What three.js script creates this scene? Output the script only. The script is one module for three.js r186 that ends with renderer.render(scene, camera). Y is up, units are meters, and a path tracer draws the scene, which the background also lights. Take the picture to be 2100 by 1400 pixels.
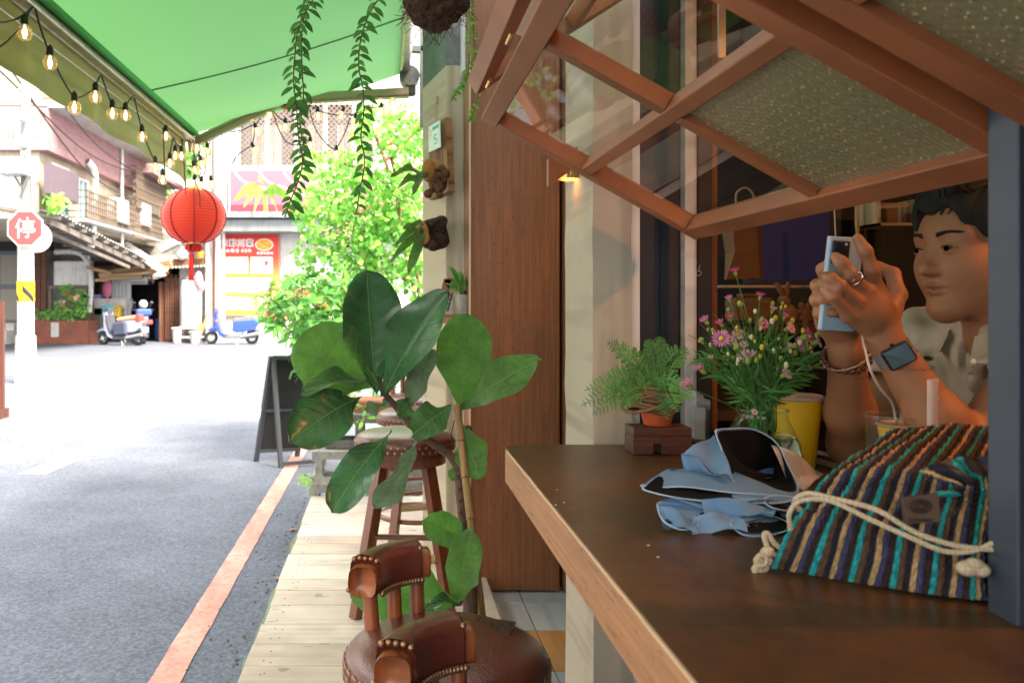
import * as THREE from 'three';
import { RoundedBoxGeometry } from 'three/addons/geometries/RoundedBoxGeometry.js';

/* ---------- camera, sky, sun, exposure ---------- */
const scene = new THREE.Scene();
const EYE = 1.25, FOC = 1700, VX = 795, VY = 622;
const camera = new THREE.PerspectiveCamera(2 * Math.atan(700 / FOC) * 180 / Math.PI, 1.5, 0.05, 400);
camera.position.set(0, EYE, 0);
camera.lookAt(0, EYE, -10);
camera.setViewOffset(2100, 1400, 1050 - VX, 700 - VY, 2100, 1400);   // the lens is shifted, so that uprights stay upright
camera.focus = 1.75; camera.userData.fStop = 7;
const renderer = new THREE.WebGLRenderer();
renderer.toneMapping = THREE.LinearToneMapping;
renderer.toneMappingExposure = 5.0;
renderer.shadowMap.enabled = true;
{ // thin bright summer haze: nearly white at the horizon, paler blue overhead
  const w = 256, h = 128, a = new Float32Array(w * h * 4);
  for (let j = 0; j < h; j++) for (let i = 0; i < w; i++) {
    const e = Math.max(0, Math.sin((j + .5) / h * Math.PI - Math.PI / 2)), k = (j * w + i) * 4, t = Math.pow(e, .6);
    a[k] = 1.2 - .2 * t; a[k + 1] = 1.16 - .16 * t; a[k + 2] = 1.1 - .07 * t; a[k + 3] = 1;
  }
  const t = new THREE.DataTexture(a, w, h, THREE.RGBAFormat, THREE.FloatType);
  t.mapping = THREE.EquirectangularReflectionMapping; t.magFilter = THREE.LinearFilter; t.needsUpdate = true;
  scene.background = t; scene.environment = t;
}
const sun = new THREE.DirectionalLight(0xfff2dc, 4.6);
sun.position.set(5.5, 9.0, 5.2).multiplyScalar(4); sun.castShadow = true; sun.shadow.radius = 45;
Object.assign(sun.shadow.camera, { left: -40, right: 40, top: 40, bottom: -40, near: 1, far: 120 });
sun.shadow.mapSize.set(4096, 4096);
scene.add(sun);

/* ---------- helpers ---------- */
let seed = 7;
function rnd(a = 1, b) { seed = (seed * 1664525 + 1013904223) >>> 0; const r = seed / 4294967296; return b === undefined ? r * a : a + r * (b - a); }
const V = (x, y, z) => new THREE.Vector3(x, y, z);
const P = (px, py, d) => V((px - VX) / FOC * d, EYE - (py - VY) / FOC * d, -d);   // a pixel of the photograph at d metres down the street
const C = (r, g, b) => new THREE.Color().setRGB(r, g, b);
const names = new Map();
function numbered(n) { const k = names.get(n) || 0; names.set(n, k + 1); return k ? n + '_' + String(k).padStart(3, '0') : n; }
function tag(o, label, category, group) { o.userData.label = label; if (category) o.userData.category = category; if (group) o.userData.group = group; return o; }
function thing(name, label, category, p = [0, 0, 0], group) {
  const o = new THREE.Group(); o.name = numbered(name); o.position.set(p.x ?? p[0], p.y ?? p[1], p.z ?? p[2]); scene.add(o);
  return tag(o, label, category, group);
}
function copyOf(o, label, p, ry = 0) {
  const c = o.clone(); c.name = numbered(o.name.replace(/_\d{3}$/, '')); c.userData = { ...o.userData, label };
  c.position.set(p.x ?? p[0], p.y ?? p[1], p.z ?? p[2]); c.rotation.y = ry; scene.add(c); return c;
}
function baseOf(o) { const v = V(0, 0, 0); for (let q = o; q && q !== scene; q = q.parent) v.add(q.position); return v; }
const _m = new THREE.Matrix4(), _e = new THREE.Euler(), _q = new THREE.Quaternion();
function uvMetres(g, grain = 'x', off = 0) {
  const p = g.attributes.position.array, n = p.length / 9, uv = new Float32Array(n * 6), gi = 'xyz'.indexOf(grain);
  for (let t = 0; t < n; t++) {
    const o = t * 9, ax = p[o + 3] - p[o], ay = p[o + 4] - p[o + 1], az = p[o + 5] - p[o + 2], bx = p[o + 6] - p[o], by = p[o + 7] - p[o + 1], bz = p[o + 8] - p[o + 2];
    const nn = [Math.abs(ay * bz - az * by), Math.abs(az * bx - ax * bz), Math.abs(ax * by - ay * bx)];
    const d = nn[0] >= nn[1] && nn[0] >= nn[2] ? 0 : nn[1] >= nn[2] ? 1 : 2;
    let u, v; if (d === gi) { u = (d + 1) % 3; v = (d + 2) % 3; } else { u = gi; v = 3 - d - gi; }
    for (let k = 0; k < 3; k++) { uv[t * 6 + k * 2] = p[o + k * 3 + u] + off; uv[t * 6 + k * 2 + 1] = p[o + k * 3 + v] + off * 1.7; }
  }
  g.setAttribute('uv', new THREE.BufferAttribute(uv, 2)); return g;
}
class G {                                   // gathers shapes in world metres and joins them into one named mesh
  constructor() { this.l = []; }
  add(g, m) { if (g.index) g = g.toNonIndexed(); else if (m) g = g.clone(); if (m) g.applyMatrix4(m); this.l.push(g); return this; }
  at(g, x, y, z, rx = 0, ry = 0, rz = 0, s) { return this.add(g, _m.compose(V(x, y, z), _q.setFromEuler(_e.set(rx, ry, rz)), s || V(1, 1, 1))); }
  box(x, y, z, w, h, d, rx, ry, rz) { return this.at(new THREE.BoxGeometry(w, h, d), x, y, z, rx, ry, rz); }
  rbox(x, y, z, w, h, d, r = .005, rx = 0, ry = 0, rz = 0, s = 1) { return this.at(new RoundedBoxGeometry(w, h, d, s, Math.min(r, w / 2.01, h / 2.01, d / 2.01)), x, y, z, rx, ry, rz); }
  ext(x0, x1, y0, y1, d0, d1) { return this.box((x0 + x1) / 2, (y0 + y1) / 2, -(d0 + d1) / 2, Math.abs(x1 - x0), Math.abs(y1 - y0), Math.abs(d1 - d0)); }
  cyl(a, b, r0, r1 = r0, n = 10, open = false) {
    const d = b.clone().sub(a), g = new THREE.CylinderGeometry(r1, r0, d.length(), n, 1, open);
    return this.add(g, _m.compose(a.clone().add(b).multiplyScalar(.5), _q.setFromUnitVectors(V(0, 1, 0), d.normalize()), V(1, 1, 1)));
  }
  bar(a, b, w, h, up = V(0, 1, 0)) {        // square bar from a to b
    const d = b.clone().sub(a), L = d.length(), z = d.normalize(), x = up.clone().cross(z); if (x.lengthSq() < 1e-6) x.set(1, 0, 0); x.normalize();
    const y = z.clone().cross(x), m = new THREE.Matrix4().makeBasis(x, y, z).setPosition(a.clone().add(b).multiplyScalar(.5));
    return this.add(new THREE.BoxGeometry(w, h, L), m);
  }
  sph(c, r, sx = 1, sy = 1, sz = 1, n = 12, ry = 0, rz = 0) { return this.at(new THREE.SphereGeometry(r, n, Math.max(6, n * .7 | 0)), c.x, c.y, c.z, 0, ry, rz, V(sx, sy, sz)); }
  tube(pts, r, seg = 0, n = 6, closed = false) { return this.add(new THREE.TubeGeometry(new THREE.CatmullRomCurve3(pts, closed, 'centripetal'), seg || pts.length * 5, r, n, closed)); }
  lathe(prof, x, y, z, n = 24, rx = 0, ry = 0, rz = 0, s) { return this.at(new THREE.LatheGeometry(prof.map(q => new THREE.Vector2(q[0], q[1])), n), x, y, z, rx, ry, rz, s); }
  prism(pts, depth, m, bevel = 0) {
    const s = new THREE.Shape(pts.map(q => new THREE.Vector2(q[0], q[1])));
    return this.add(new THREE.ExtrudeGeometry(s, { depth, bevelEnabled: bevel > 0, bevelSize: bevel, bevelThickness: bevel, bevelSegments: 1, curveSegments: 6 }), m);
  }
  quad(a, b, c, d) { return this.tris([a, b, c, a, c, d]); }
  tris(v, uvs) {
    const g = new THREE.BufferGeometry().setFromPoints(v); g.computeVertexNormals();
    g.setAttribute('uv', new THREE.BufferAttribute(uvs ? new Float32Array(uvs) : new Float32Array(v.length * 2), 2)); this.l.push(g); return this;
  }
  geo() {
    let n = 0; for (const g of this.l) n += g.attributes.position.count;
    const p = new Float32Array(n * 3), q = new Float32Array(n * 3), u = new Float32Array(n * 2); let k = 0;
    for (const g of this.l) { p.set(g.attributes.position.array, k * 3); q.set(g.attributes.normal.array, k * 3); if (g.attributes.uv) u.set(g.attributes.uv.array, k * 2); k += g.attributes.position.count; }
    const r = new THREE.BufferGeometry();
    r.setAttribute('position', new THREE.BufferAttribute(p, 3)); r.setAttribute('normal', new THREE.BufferAttribute(q, 3)); r.setAttribute('uv', new THREE.BufferAttribute(u, 2));
    return r;
  }
  mesh(name, mat, parent, o = {}) {
    const g = this.geo(); if (o.grain !== null && !o.keepUV) uvMetres(g, o.grain || 'x', o.off ?? rnd(9));
    const b = parent ? baseOf(parent) : V(0, 0, 0); g.translate(-b.x, -b.y, -b.z);
    const m = new THREE.Mesh(g, mat); m.name = parent ? name : numbered(name); m.castShadow = m.receiveShadow = true; (parent || scene).add(m);
    if (o.kind) m.userData.kind = o.kind; if (o.label) m.userData.label = o.label; return m;
  }
}
function struct(name, g, mat, label, o = {}) { const m = g.mesh(name, mat, null, o); m.userData.kind = 'structure'; if (label) m.userData.label = label; return m; }
function part(parent, name, mat, f, o) { const g = new G(); f(g); return g.mesh(name, mat, parent, o); }

/* ---------- noise and textures ---------- */
function lattice(n, s) { const a = new Float32Array(n * n); let q = s * 7919 + 13; for (let i = 0; i < n * n; i++) { q = (q * 1664525 + 1013904223) >>> 0; a[i] = q / 4294967296; } return a; }
const LAT = [1, 2, 3, 4, 5, 6].map(s => lattice(256, s));
function vn(x, y, px, py, s = 0) {           // value noise that repeats after px, py cells
  const L = LAT[s % 6], i = Math.floor(x), j = Math.floor(y), f = x - i, g = y - j, u = f * f * (3 - 2 * f), v = g * g * (3 - 2 * g);
  const w = (a, b) => L[((a % px + px) % px & 255) + ((b % py + py) % py & 255) * 256];
  return (w(i, j) * (1 - u) + w(i + 1, j) * u) * (1 - v) + (w(i, j + 1) * (1 - u) + w(i + 1, j + 1) * u) * v;
}
function fbm(u, v, fx, fy, oct = 4, s = 0) { let a = 0, k = .5, t = 0; for (let o = 0; o < oct; o++) { a += k * vn(u * fx, v * fy, fx, fy, s + o); t += k; k *= .55; fx *= 2; fy *= 2; } return a / t; }
function tex(n, f, rep = 1, color = true) {
  const a = new Uint8Array(n * n * 4);
  for (let j = 0; j < n; j++) for (let i = 0; i < n; i++) { const c = f((i + .5) / n, (j + .5) / n), k = (j * n + i) * 4; for (let q = 0; q < 3; q++) a[k + q] = Math.max(0, Math.min(255, 255 * (c.length ? c[q] : c))); a[k + 3] = 255; }
  const t = new THREE.DataTexture(a, n, n); t.wrapS = t.wrapT = THREE.RepeatWrapping; t.magFilter = THREE.LinearFilter; t.repeat.set(rep, rep);
  if (color) t.colorSpace = THREE.SRGBColorSpace; t.needsUpdate = true; return t;
}
const woodF = (u, v) => { const w = v + .03 * fbm(u, v, 3, 4, 2, 3), r = fbm(u, w, 2, 60, 3, 1), k = Math.abs(Math.sin((w * 9 + .8 * fbm(u, v, 2, 5, 3, 2)) * Math.PI)); return .62 + .26 * r + .16 * k - (r < .33 ? .14 : 0); };
const T = {
  wood: tex(512, woodF), woodB: tex(512, woodF, 1, false),
  fine: tex(512, (u, v) => { const r = fbm(u, v, 3, 90, 3, 1), p = vn(u * 20, v * 256, 20, 256, 2); return .7 + .3 * r - (p > .86 ? .18 : 0); }, 2),
  mott: tex(512, (u, v) => .72 + .4 * (fbm(u, v, 5, 5, 5, 2) - .5) + .2 * (fbm(u, v, 60, 60, 2, 4) - .5) + .12),
  grime: tex(512, (u, v) => { const a = fbm(u, v, 3, 3, 5, 1), s = fbm(u, v, 24, 2, 3, 4); return .95 - .5 * Math.max(0, a - .5) - .4 * Math.max(0, s - .55); }),
  asph: tex(1024, (u, v) => { const a = fbm(u, v, 200, 200, 2, 3), b = fbm(u, v, 6, 6, 4, 1), s = vn(u * 256, v * 256, 256, 256, 5); const k = .62 + .3 * (a - .5) + .16 * (b - .5) + (s > .985 ? .22 : 0) - (s < .03 ? .14 : 0); return [k * .97, k, k * 1.05]; }, .5),
  bump: tex(512, (u, v) => fbm(u, v, 90, 90, 3, 3), 1, false),
  bumpS: tex(512, (u, v) => fbm(u, v, 8, 8, 5, 2), 1, false),
  leath: tex(512, (u, v) => .8 + .35 * (fbm(u, v, 6, 6, 5, 3) - .5)), leathB: tex(512, (u, v) => { let m = 0; for (let k = 0; k < 2; k++) { const a = vn(u * 70 * (k + 1), v * 70 * (k + 1), 70 * (k + 1), 70 * (k + 1), k); m += Math.abs(a - .5); } return m; }, 2, false),
  weave: tex(256, (u, v) => .78 + .2 * Math.abs(Math.sin(u * Math.PI * 64) * Math.cos(v * Math.PI * 64)), 4),
};
T.pale = tex(512, (u, v) => .95 + .14 * (fbm(u, v, 2, 50, 3, 1) - .5) + .3 * (fbm(u, v, 5, 6, 5, 2) - .5) - (vn(u * 9, v * 60, 9, 60, 4) > .93 ? .16 : 0));
const MS = (c, rough = .7, o = {}) => new THREE.MeshStandardMaterial({ color: c, roughness: rough, ...o });
const MP = (c, rough = .7, o = {}) => new THREE.MeshPhysicalMaterial({ color: c, roughness: rough, ...o });
const M = {
  asphalt: MS(C(.285, .3, .345), .9, { map: T.asph, bumpMap: T.bump, bumpScale: .003 }),
  redPaint: MS(C(.85, .38, .3), .8, { map: T.mott, bumpMap: T.bump, bumpScale: .002 }),
  whitePaint: MS(C(.75, .75, .73), .8, { map: T.mott }),
  moss: MS(C(.19, .24, .15), .95, { map: T.mott, bumpMap: T.bump, bumpScale: .006 }),
  plank: [C(.58, .48, .39), C(.62, .52, .43), C(.53, .43, .34), C(.65, .56, .47)].map(c => MS(c, .75, { map: T.pale, bumpMap: T.woodB, bumpScale: .0015 })),
  concrete: MS(C(.42, .41, .38), .92, { map: T.mott, bumpMap: T.bump, bumpScale: .004 }),
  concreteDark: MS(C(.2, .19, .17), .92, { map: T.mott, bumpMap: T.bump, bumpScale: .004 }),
  tile: MS(C(.42, .44, .44), .35, { map: T.grime }), tileOrange: MS(C(.45, .24, .09), .4, { map: T.grime }),
  plaster: MS(C(.46, .4, .32), .9, { map: T.grime, bumpMap: T.bumpS, bumpScale: .004 }),
  cream: MS(C(.55, .47, .34), .9, { map: T.grime, bumpMap: T.bumpS, bumpScale: .002 }),
  panel: MS(C(.3, .112, .042), .45, { map: T.fine, bumpMap: T.woodB, bumpScale: .0006 }),
  panelEdge: MS(C(.55, .4, .26), .6),
  sash: MS(C(.43, .145, .052), .5, { map: T.leath, bumpMap: T.bumpS, bumpScale: .0008 }),
  counterTop: MS(C(.125, .05, .019), .36, { map: T.mott, bumpMap: T.woodB, bumpScale: .0005 }),
  counterEdge: MS(C(.5, .23, .1), .55, { map: T.fine }),
  stoolWood: MP(C(.2, .058, .022), .35, { map: T.fine, clearcoat: .4, clearcoatRoughness: .25 }),
  spindle: MP(C(.36, .1, .03), .35, { map: T.wood, clearcoat: .3, clearcoatRoughness: .3 }),
  leather: MP(C(.17, .036, .022), .34, { map: T.leath, bumpMap: T.leathB, bumpScale: .0006, clearcoat: .3, clearcoatRoughness: .3 }),
  leatherDk: MP(C(.06, .018, .012), .36, { map: T.leath, bumpMap: T.leathB, bumpScale: .0008 }),
  stud: MS(C(.3, .17, .1), .35, { metalness: .8 }), brass: MS(C(.7, .42, .16), .25, { metalness: 1 }),
  rope: MS(C(.5, .36, .2), .9, { map: T.weave }),
  navy: MS(C(.035, .042, .06), .5, { map: T.leath }), bluePost: MS(C(.042, .062, .105), .5, { map: T.leath, bumpMap: T.woodB, bumpScale: .0008 }),
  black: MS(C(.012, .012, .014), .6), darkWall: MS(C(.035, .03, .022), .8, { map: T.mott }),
  metal: MS(C(.5, .5, .5), .35, { metalness: .8 }), greyMetal: MS(C(.2, .22, .21), .55, { metalness: .3, map: T.mott }), alu: MS(C(.55, .5, .42), .3, { metalness: .85, map: T.grime }),
  whiteMetal: MS(C(.72, .72, .7), .5, { map: T.grime }), rust: MS(C(.22, .1, .05), .85, { map: T.mott }),
  awning: MP(C(.095, .265, .085), 1, { transmission: .55, thickness: 0, side: THREE.DoubleSide }),
  valance: MP(C(.2, .22, .06), 1, { transmission: .3, thickness: 0, map: T.grime, side: THREE.DoubleSide }),
  glass: MP(C(1, 1, 1), .02, { transmission: 1, thickness: 0, ior: 1.5 }),
  cable: MS(C(.02, .018, .016), .6),
};
/* ---------- ground ---------- */
{ const g = new G(); g.at(new THREE.PlaneGeometry(400, 400), 0, 0, -40, -Math.PI / 2); struct('road', g, M.asphalt, 'grey asphalt street'); }
{ // red no-parking line, with worn edges
  const g = new G(), l = [], r = []; for (let i = 0; i <= 160; i++) { const d = .6 + i * .075; l.push(V(-.79 + .006 * (vn(i * .9, 1, 256, 256) - .5), .004, -d)); r.push(V(-.685 + .006 * (vn(i * .8, 5, 256, 256, 1) - .5), .004, -d)); }
  for (let i = 0; i < 160; i++) g.quad(l[i], r[i], r[i + 1], l[i + 1]); struct('red_line', g, M.redPaint, 'painted red kerb line on the asphalt');
}
{ const g = new G(), y = .004, q = (x, d) => V(x, y, -d);
  g.quad(q(-2.7, 6.05), q(-2.5, 6.05), q(-2.35, 8.6), q(-2.52, 8.6)); g.quad(q(-2.15, 9), q(-1.3, 9), q(-1.3, 9.8), q(-2.15, 9.8)); g.tris([q(-3.6, 9.1), q(-2.15, 8.6), q(-2.15, 10.2)]);
  struct('road_marking', g, M.whitePaint, 'worn white arrow and line on the asphalt'); }
{ const g = new G(), q = i => { const d = .8 + i * .03, w = .045 + .022 * vn(i * .3, 3, 256, 256), h = .03 + .008 * vn(i * .35, 8, 256, 256); return [V(-.435, h + .012, -d), V(-.44 - w * .5, h, -d), V(-.44 - w, .0, -d)]; }; for (let i = 0; i < 135; i++) { const a = q(i), b = q(i + 1); for (let k = 0; k < 2; k++) g.quad(a[k + 1], a[k], b[k], b[k + 1]); } struct('kerb', g, M.moss, 'mossy green concrete strip along the deck'); }
{ const g = new G(); for (let i = 0; i < 200; i++) { const d = rnd(1.4, 5.5), x = -.52 - Math.pow(rnd(), 2.5) * .22; g.sph(V(x, .004, -d), rnd(.002, .006), 1, .5, 1, 5); } const m = struct('gutter_dirt', g, MS(C(.09, .07, .045), .95), 'dark crumbs and dirt lying along the kerb'); m.userData.kind = 'stuff'; }
const leafMat = MS(C(.5, .2, .04), .8);
[[1200, 768, 0], [1140, 968, 2]].forEach(([cx, cy], i) => {     // fallen leaves
  const p = P(cx / 2, 700 + cy / 2, 2), t = (EYE - .012) / (EYE - p.y), g = new G(), c = V(p.x * t, .012, p.z * t), a = i * 1.3;
  const w = V(Math.cos(a), .2, Math.sin(a)).multiplyScalar(.03), u = V(-Math.sin(a), .1, Math.cos(a)).multiplyScalar(.018);
  g.tris([c.clone().sub(w), c.clone().add(u), c.clone().add(w), c.clone().sub(w), c.clone().add(w), c.clone().sub(u)]);
  tag(g.mesh('fallen_leaf', leafMat), ['curled orange leaf lying between the red line and the deck', 'small orange leaf on the mossy kerb strip'][i], 'leaf', 'fallen leaves');
});
/* ---------- deck of planks ---------- */
{ const deck = thing('wooden_deck', 'pale pine plank deck along the shop front beneath the stools', 'deck', [-.03, 0, -2.8]);
  let d = .55, i = 0;
  while (d < 4.72) { const w = rnd(.12, .2), x0 = -.432 + rnd(-.006, .006), x1 = .365;
    part(deck, 'plank', M.plank[(i * 7 + (i >> 1)) % 4], g => { g.rbox((x0 + x1) / 2, .139, -d - w / 2, x1 - x0, .022, w - .004, .003, 0, rnd(-.002, .002), rnd(-.002, .002)); });
    d += w; i++; }
  part(deck, 'joist', M.plank[2], g => { for (const x of [-.37, 0, .32]) g.ext(x - .02, x + .02, .03, .128, .6, 4.68); });
  part(deck, 'nail', MS(C(.03, .025, .02), .7), g => { for (let k = 0; k < i; k++) for (const x of [-.38, -.36, -.02, .01, .33]) for (const o of [.03, .11]) if (rnd() < .8) g.sph(V(x + rnd(-.012, .012), .1505, -.55 - k * .158 - o + rnd(-.02, .02)), .0032, 1, .25, 1, 5); });
}
/* ---------- tiled floor at the doorway ---------- */
{ const f = thing('tile_floor', 'grey floor tiles with one ochre row at the doorway', 'floor', [.7, 0, -2.4]); f.userData.kind = 'structure'; delete f.userData.category;
  const xs = [.38, .5, .8, 1.1, 1.4], ds = [3.35, 3.05, 2.79, 2.48, 2.17, 1.86, 1.55];
  for (let a = 0; a < 4; a++) for (let b = 0; b < 6; b++) part(f, 'tile', b === 2 ? M.tileOrange : M.tile, g => g.rbox((xs[a] + xs[a + 1]) / 2, .142, -(ds[b] + ds[b + 1]) / 2, xs[a + 1] - xs[a] - .003, .016, ds[b] - ds[b + 1] - .003, .0015));
  part(f, 'floor_base', M.concrete, g => g.ext(.38, 1.4, .02, .138, 1.55, 3.35)); }
{ const g = new G(); g.rbox(.345, .15, -2.6, .07, .12, 1.9, .01); tag(g.mesh('door_kerb', M.plaster), 'low white kerb between the deck and the tiles', 'kerb'); }
/* ---------- the shop ---------- */
{ // rough white pillar beside the counter
  const t = thing('white_pillar', 'rough white plaster pillar at the end of the counter', 'pillar', [.48, .02, -1.9]);
  part(t, 'shaft', M.plaster, g => { const n = 40; for (let i = 0; i < n; i++) { const y0 = .02 + i * 2.75 / n, y1 = .02 + (i + 1) * 2.75 / n, j = k => .004 * (vn(k * .8, 4, 256, 256, 2) - .5), a = j(i), b = j(i + 1);
      const A = [V(.44 + a, y0, -1.775), V(.524 + a * 2, y0, -1.775), V(.53, y0, -2.05), V(.44 + a, y0, -2.05)], B = [V(.44 + b, y1, -1.775), V(.524 + b * 2, y1, -1.775), V(.53, y1, -2.05), V(.44 + b, y1, -2.05)];
      for (let k = 0; k < 4; k++) g.quad(A[k], A[(k + 1) % 4], B[(k + 1) % 4], B[k]); } });
  part(t, 'edge_strip', M.whiteMetal, g => g.ext(.526, .545, .02, 2.77, 1.79, 1.86));
}
{ const t = thing('wood_panel', 'brown wood grain panel standing beyond the white pillar', 'panel', [.49, .15, -3.3]);
  part(t, 'board', M.panel, g => g.rbox(.485, 1.72, -3.3, .338, 3.12, .3, .002), { grain: 'y' });
  part(t, 'edge_trim', M.panelEdge, g => g.ext(.311, .3155, .16, 3.28, 3.14, 3.165), { grain: 'y' });
  part(t, 'end_strip', M.panel, g => g.ext(.667, .69, .16, 3.28, 3.12, 3.3), { grain: 'y' });
  part(t, 'shadow_gap', M.black, g => g.ext(.6545, .667, .16, 3.28, 3.2, 3.3)); }
{ const t = thing('plaster_pier', 'cream and grey plaster pier behind the staghorn mounts', 'pier', [.25, 0, -3.62]);
  const f = [[.247, 3.5], [.322, 3.5], [.33, 3.78], [.16, 3.78]], ring = (y, k) => f.map(q => V(q[0], y + (k ? k * (q[1] - 3.5) : 0), -q[1]));
  const wall = (g, y0, y1, k0, k1) => { const a = ring(y0, k0), b = ring(y1, k1); for (let i = 0; i < 4; i++) g.quad(a[i], a[(i + 1) % 4], b[(i + 1) % 4], b[i]); };
  part(t, 'lower_wall', M.cream, g => wall(g, 0, 2.255, 0, -.1)); part(t, 'upper_wall', M.greyMetal, g => wall(g, 2.255, 4.2, -.1, 0));
  part(t, 'door_frame', M.black, g => g.ext(.322, .36, .15, 3.4, 3.46, 3.56));
  part(t, 'frame_edge', M.whiteMetal, g => g.ext(.316, .325, .15, 1.9, 3.455, 3.48)); }
{ const g = new G(); g.rbox(.345, 2.42, -3.42, .08, .46, .1, .004); tag(g.mesh('sign_box', MS(C(.62, .6, .66), .5)), 'pale lilac box fixed high beside the wood panel', 'box'); }
{ // building over and round the room
  const t = thing('shop_building', 'shop building whose dark room lies behind the counter', 'building', [3, 0, -1]);
  part(t, 'wall', M.plaster, g => { g.ext(.62, 9, 2.75, 6.2, -14, 3.0); g.ext(.45, 9, 0, 2.75, -14, -1.6); });
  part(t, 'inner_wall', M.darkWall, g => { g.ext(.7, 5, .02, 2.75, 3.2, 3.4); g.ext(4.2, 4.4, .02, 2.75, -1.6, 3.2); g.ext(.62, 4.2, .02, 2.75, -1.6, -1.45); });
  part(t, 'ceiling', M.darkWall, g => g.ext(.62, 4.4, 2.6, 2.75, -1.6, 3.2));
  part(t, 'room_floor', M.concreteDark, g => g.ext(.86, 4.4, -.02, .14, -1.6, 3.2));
  part(t, 'lintel', M.navy, g => { g.ext(.6, .72, 2.02, 2.75, -1.6, 1.78); });
  part(t, 'sill', M.navy, g => g.ext(.58, .66, 1.95, 2.02, -1.6, 1.78));
  part(t, 'low_wall', M.navy, g => { g.ext(.56, .64, .02, .885, -1.6, 1.775); });
}
{ // navy window frames at the far end of the opening
  const t = thing('window_frame', 'dark navy window frames between the white pillar and the room', 'window frame', [.66, .95, -1.95]);
  part(t, 'frame_board', M.navy, g => { g.rbox(.6, 1.85, -1.93, .05, 1.8, .06, .003); g.rbox(.654, 1.85, -1.95, .05, 1.8, .05, .003); g.rbox(.742, 1.85, -1.96, .035, 1.8, .05, .003); }, { grain: 'y' });
  part(t, 'frame_recess', M.black, g => { g.ext(.545, .575, .95, 2.75, 1.9, 1.96); g.ext(.575, .7, .95, 2.75, 1.99, 2.0); });
  part(t, 'white_post', M.whiteMetal, g => { g.rbox(.6735, 1.85, -1.86, .022, 1.8, .03, .002); g.rbox(.6905, 1.85, -1.87, .007, 1.8, .02, .001); }, { grain: 'y' });
  part(t, 'inner_post', M.panel, g => g.rbox(.774, 1.85, -2.0, .026, 1.8, .05, .002), { grain: 'y' });
  part(t, 'hook', M.metal, g => { const c = P(1433, 560, 1.925); g.at(new THREE.TorusGeometry(.006, .0013, 6, 12), c.x, c.y, c.z); g.cyl(c.clone().add(V(0, .005, 0)), c.clone().add(V(.002, .02, .003)), .0012); }); }
{ const g = new G(); g.rbox(.632, 1.49, -.7725, .118, 1.07, .039, .0025); tag(g.mesh('blue_post', M.bluePost, null, { grain: 'y' }), 'blue grey painted post standing on the counter', 'post'); }
/* ---------- counter ---------- */
{ const t = thing('bar_counter', 'long dark wood bar counter with a pale orange edge', 'counter', [.55, .89, -.9]);
  const slab = (x0, x1, d0, d1, r) => { const s = new THREE.Shape(); s.moveTo(x0, d0); s.lineTo(x1, d0); s.lineTo(x1, d1); s.lineTo(x0 + r, d1); s.quadraticCurveTo(x0, d1, x0, d1 - r); s.closePath(); return s; };
  const m = (y) => new THREE.Matrix4().makeRotationX(-Math.PI / 2).setPosition(0, y, 0);
  part(t, 'edge', M.counterEdge, g => g.add(new THREE.ExtrudeGeometry(slab(.24, .8, -.6, 1.735, .05), { depth: .064, bevelEnabled: false, curveSegments: 8 }), m(.8875)), { grain: 'z' });
  part(t, 'top', M.counterTop, g => g.add(new THREE.ExtrudeGeometry(slab(.2425, .8, -.6, 1.733, .05), { depth: .002, bevelEnabled: true, bevelSize: .001, bevelThickness: .001, bevelSegments: 2, curveSegments: 8 }), m(.952)), { grain: 'x' });
  part(t, 'worn_edge', MS(C(.62, .42, .27), .6), g => { const n = 90; for (let i = 0; i < n; i++) { const d = -.5 + i * 2.17 / n; g.box(.2412, .9522, -d - .012, .0022 + .0022 * vn(i * .6, 2, 256, 256), .0032, .025); } });
  part(t, 'crumb', MS(C(.55, .45, .3), .8), g => { for (const [x, y] of [[1142, 1004], [1140, 1035], [1330, 1118], [1350, 1142], [1157, 1030]]) { const p = P(x, y, 1), k = (EYE - .957) / (EYE - p.y); g.sph(V(p.x * k, .957, p.z * k), .0014, 1.6, .6, 1, 5); } });
}
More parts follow.
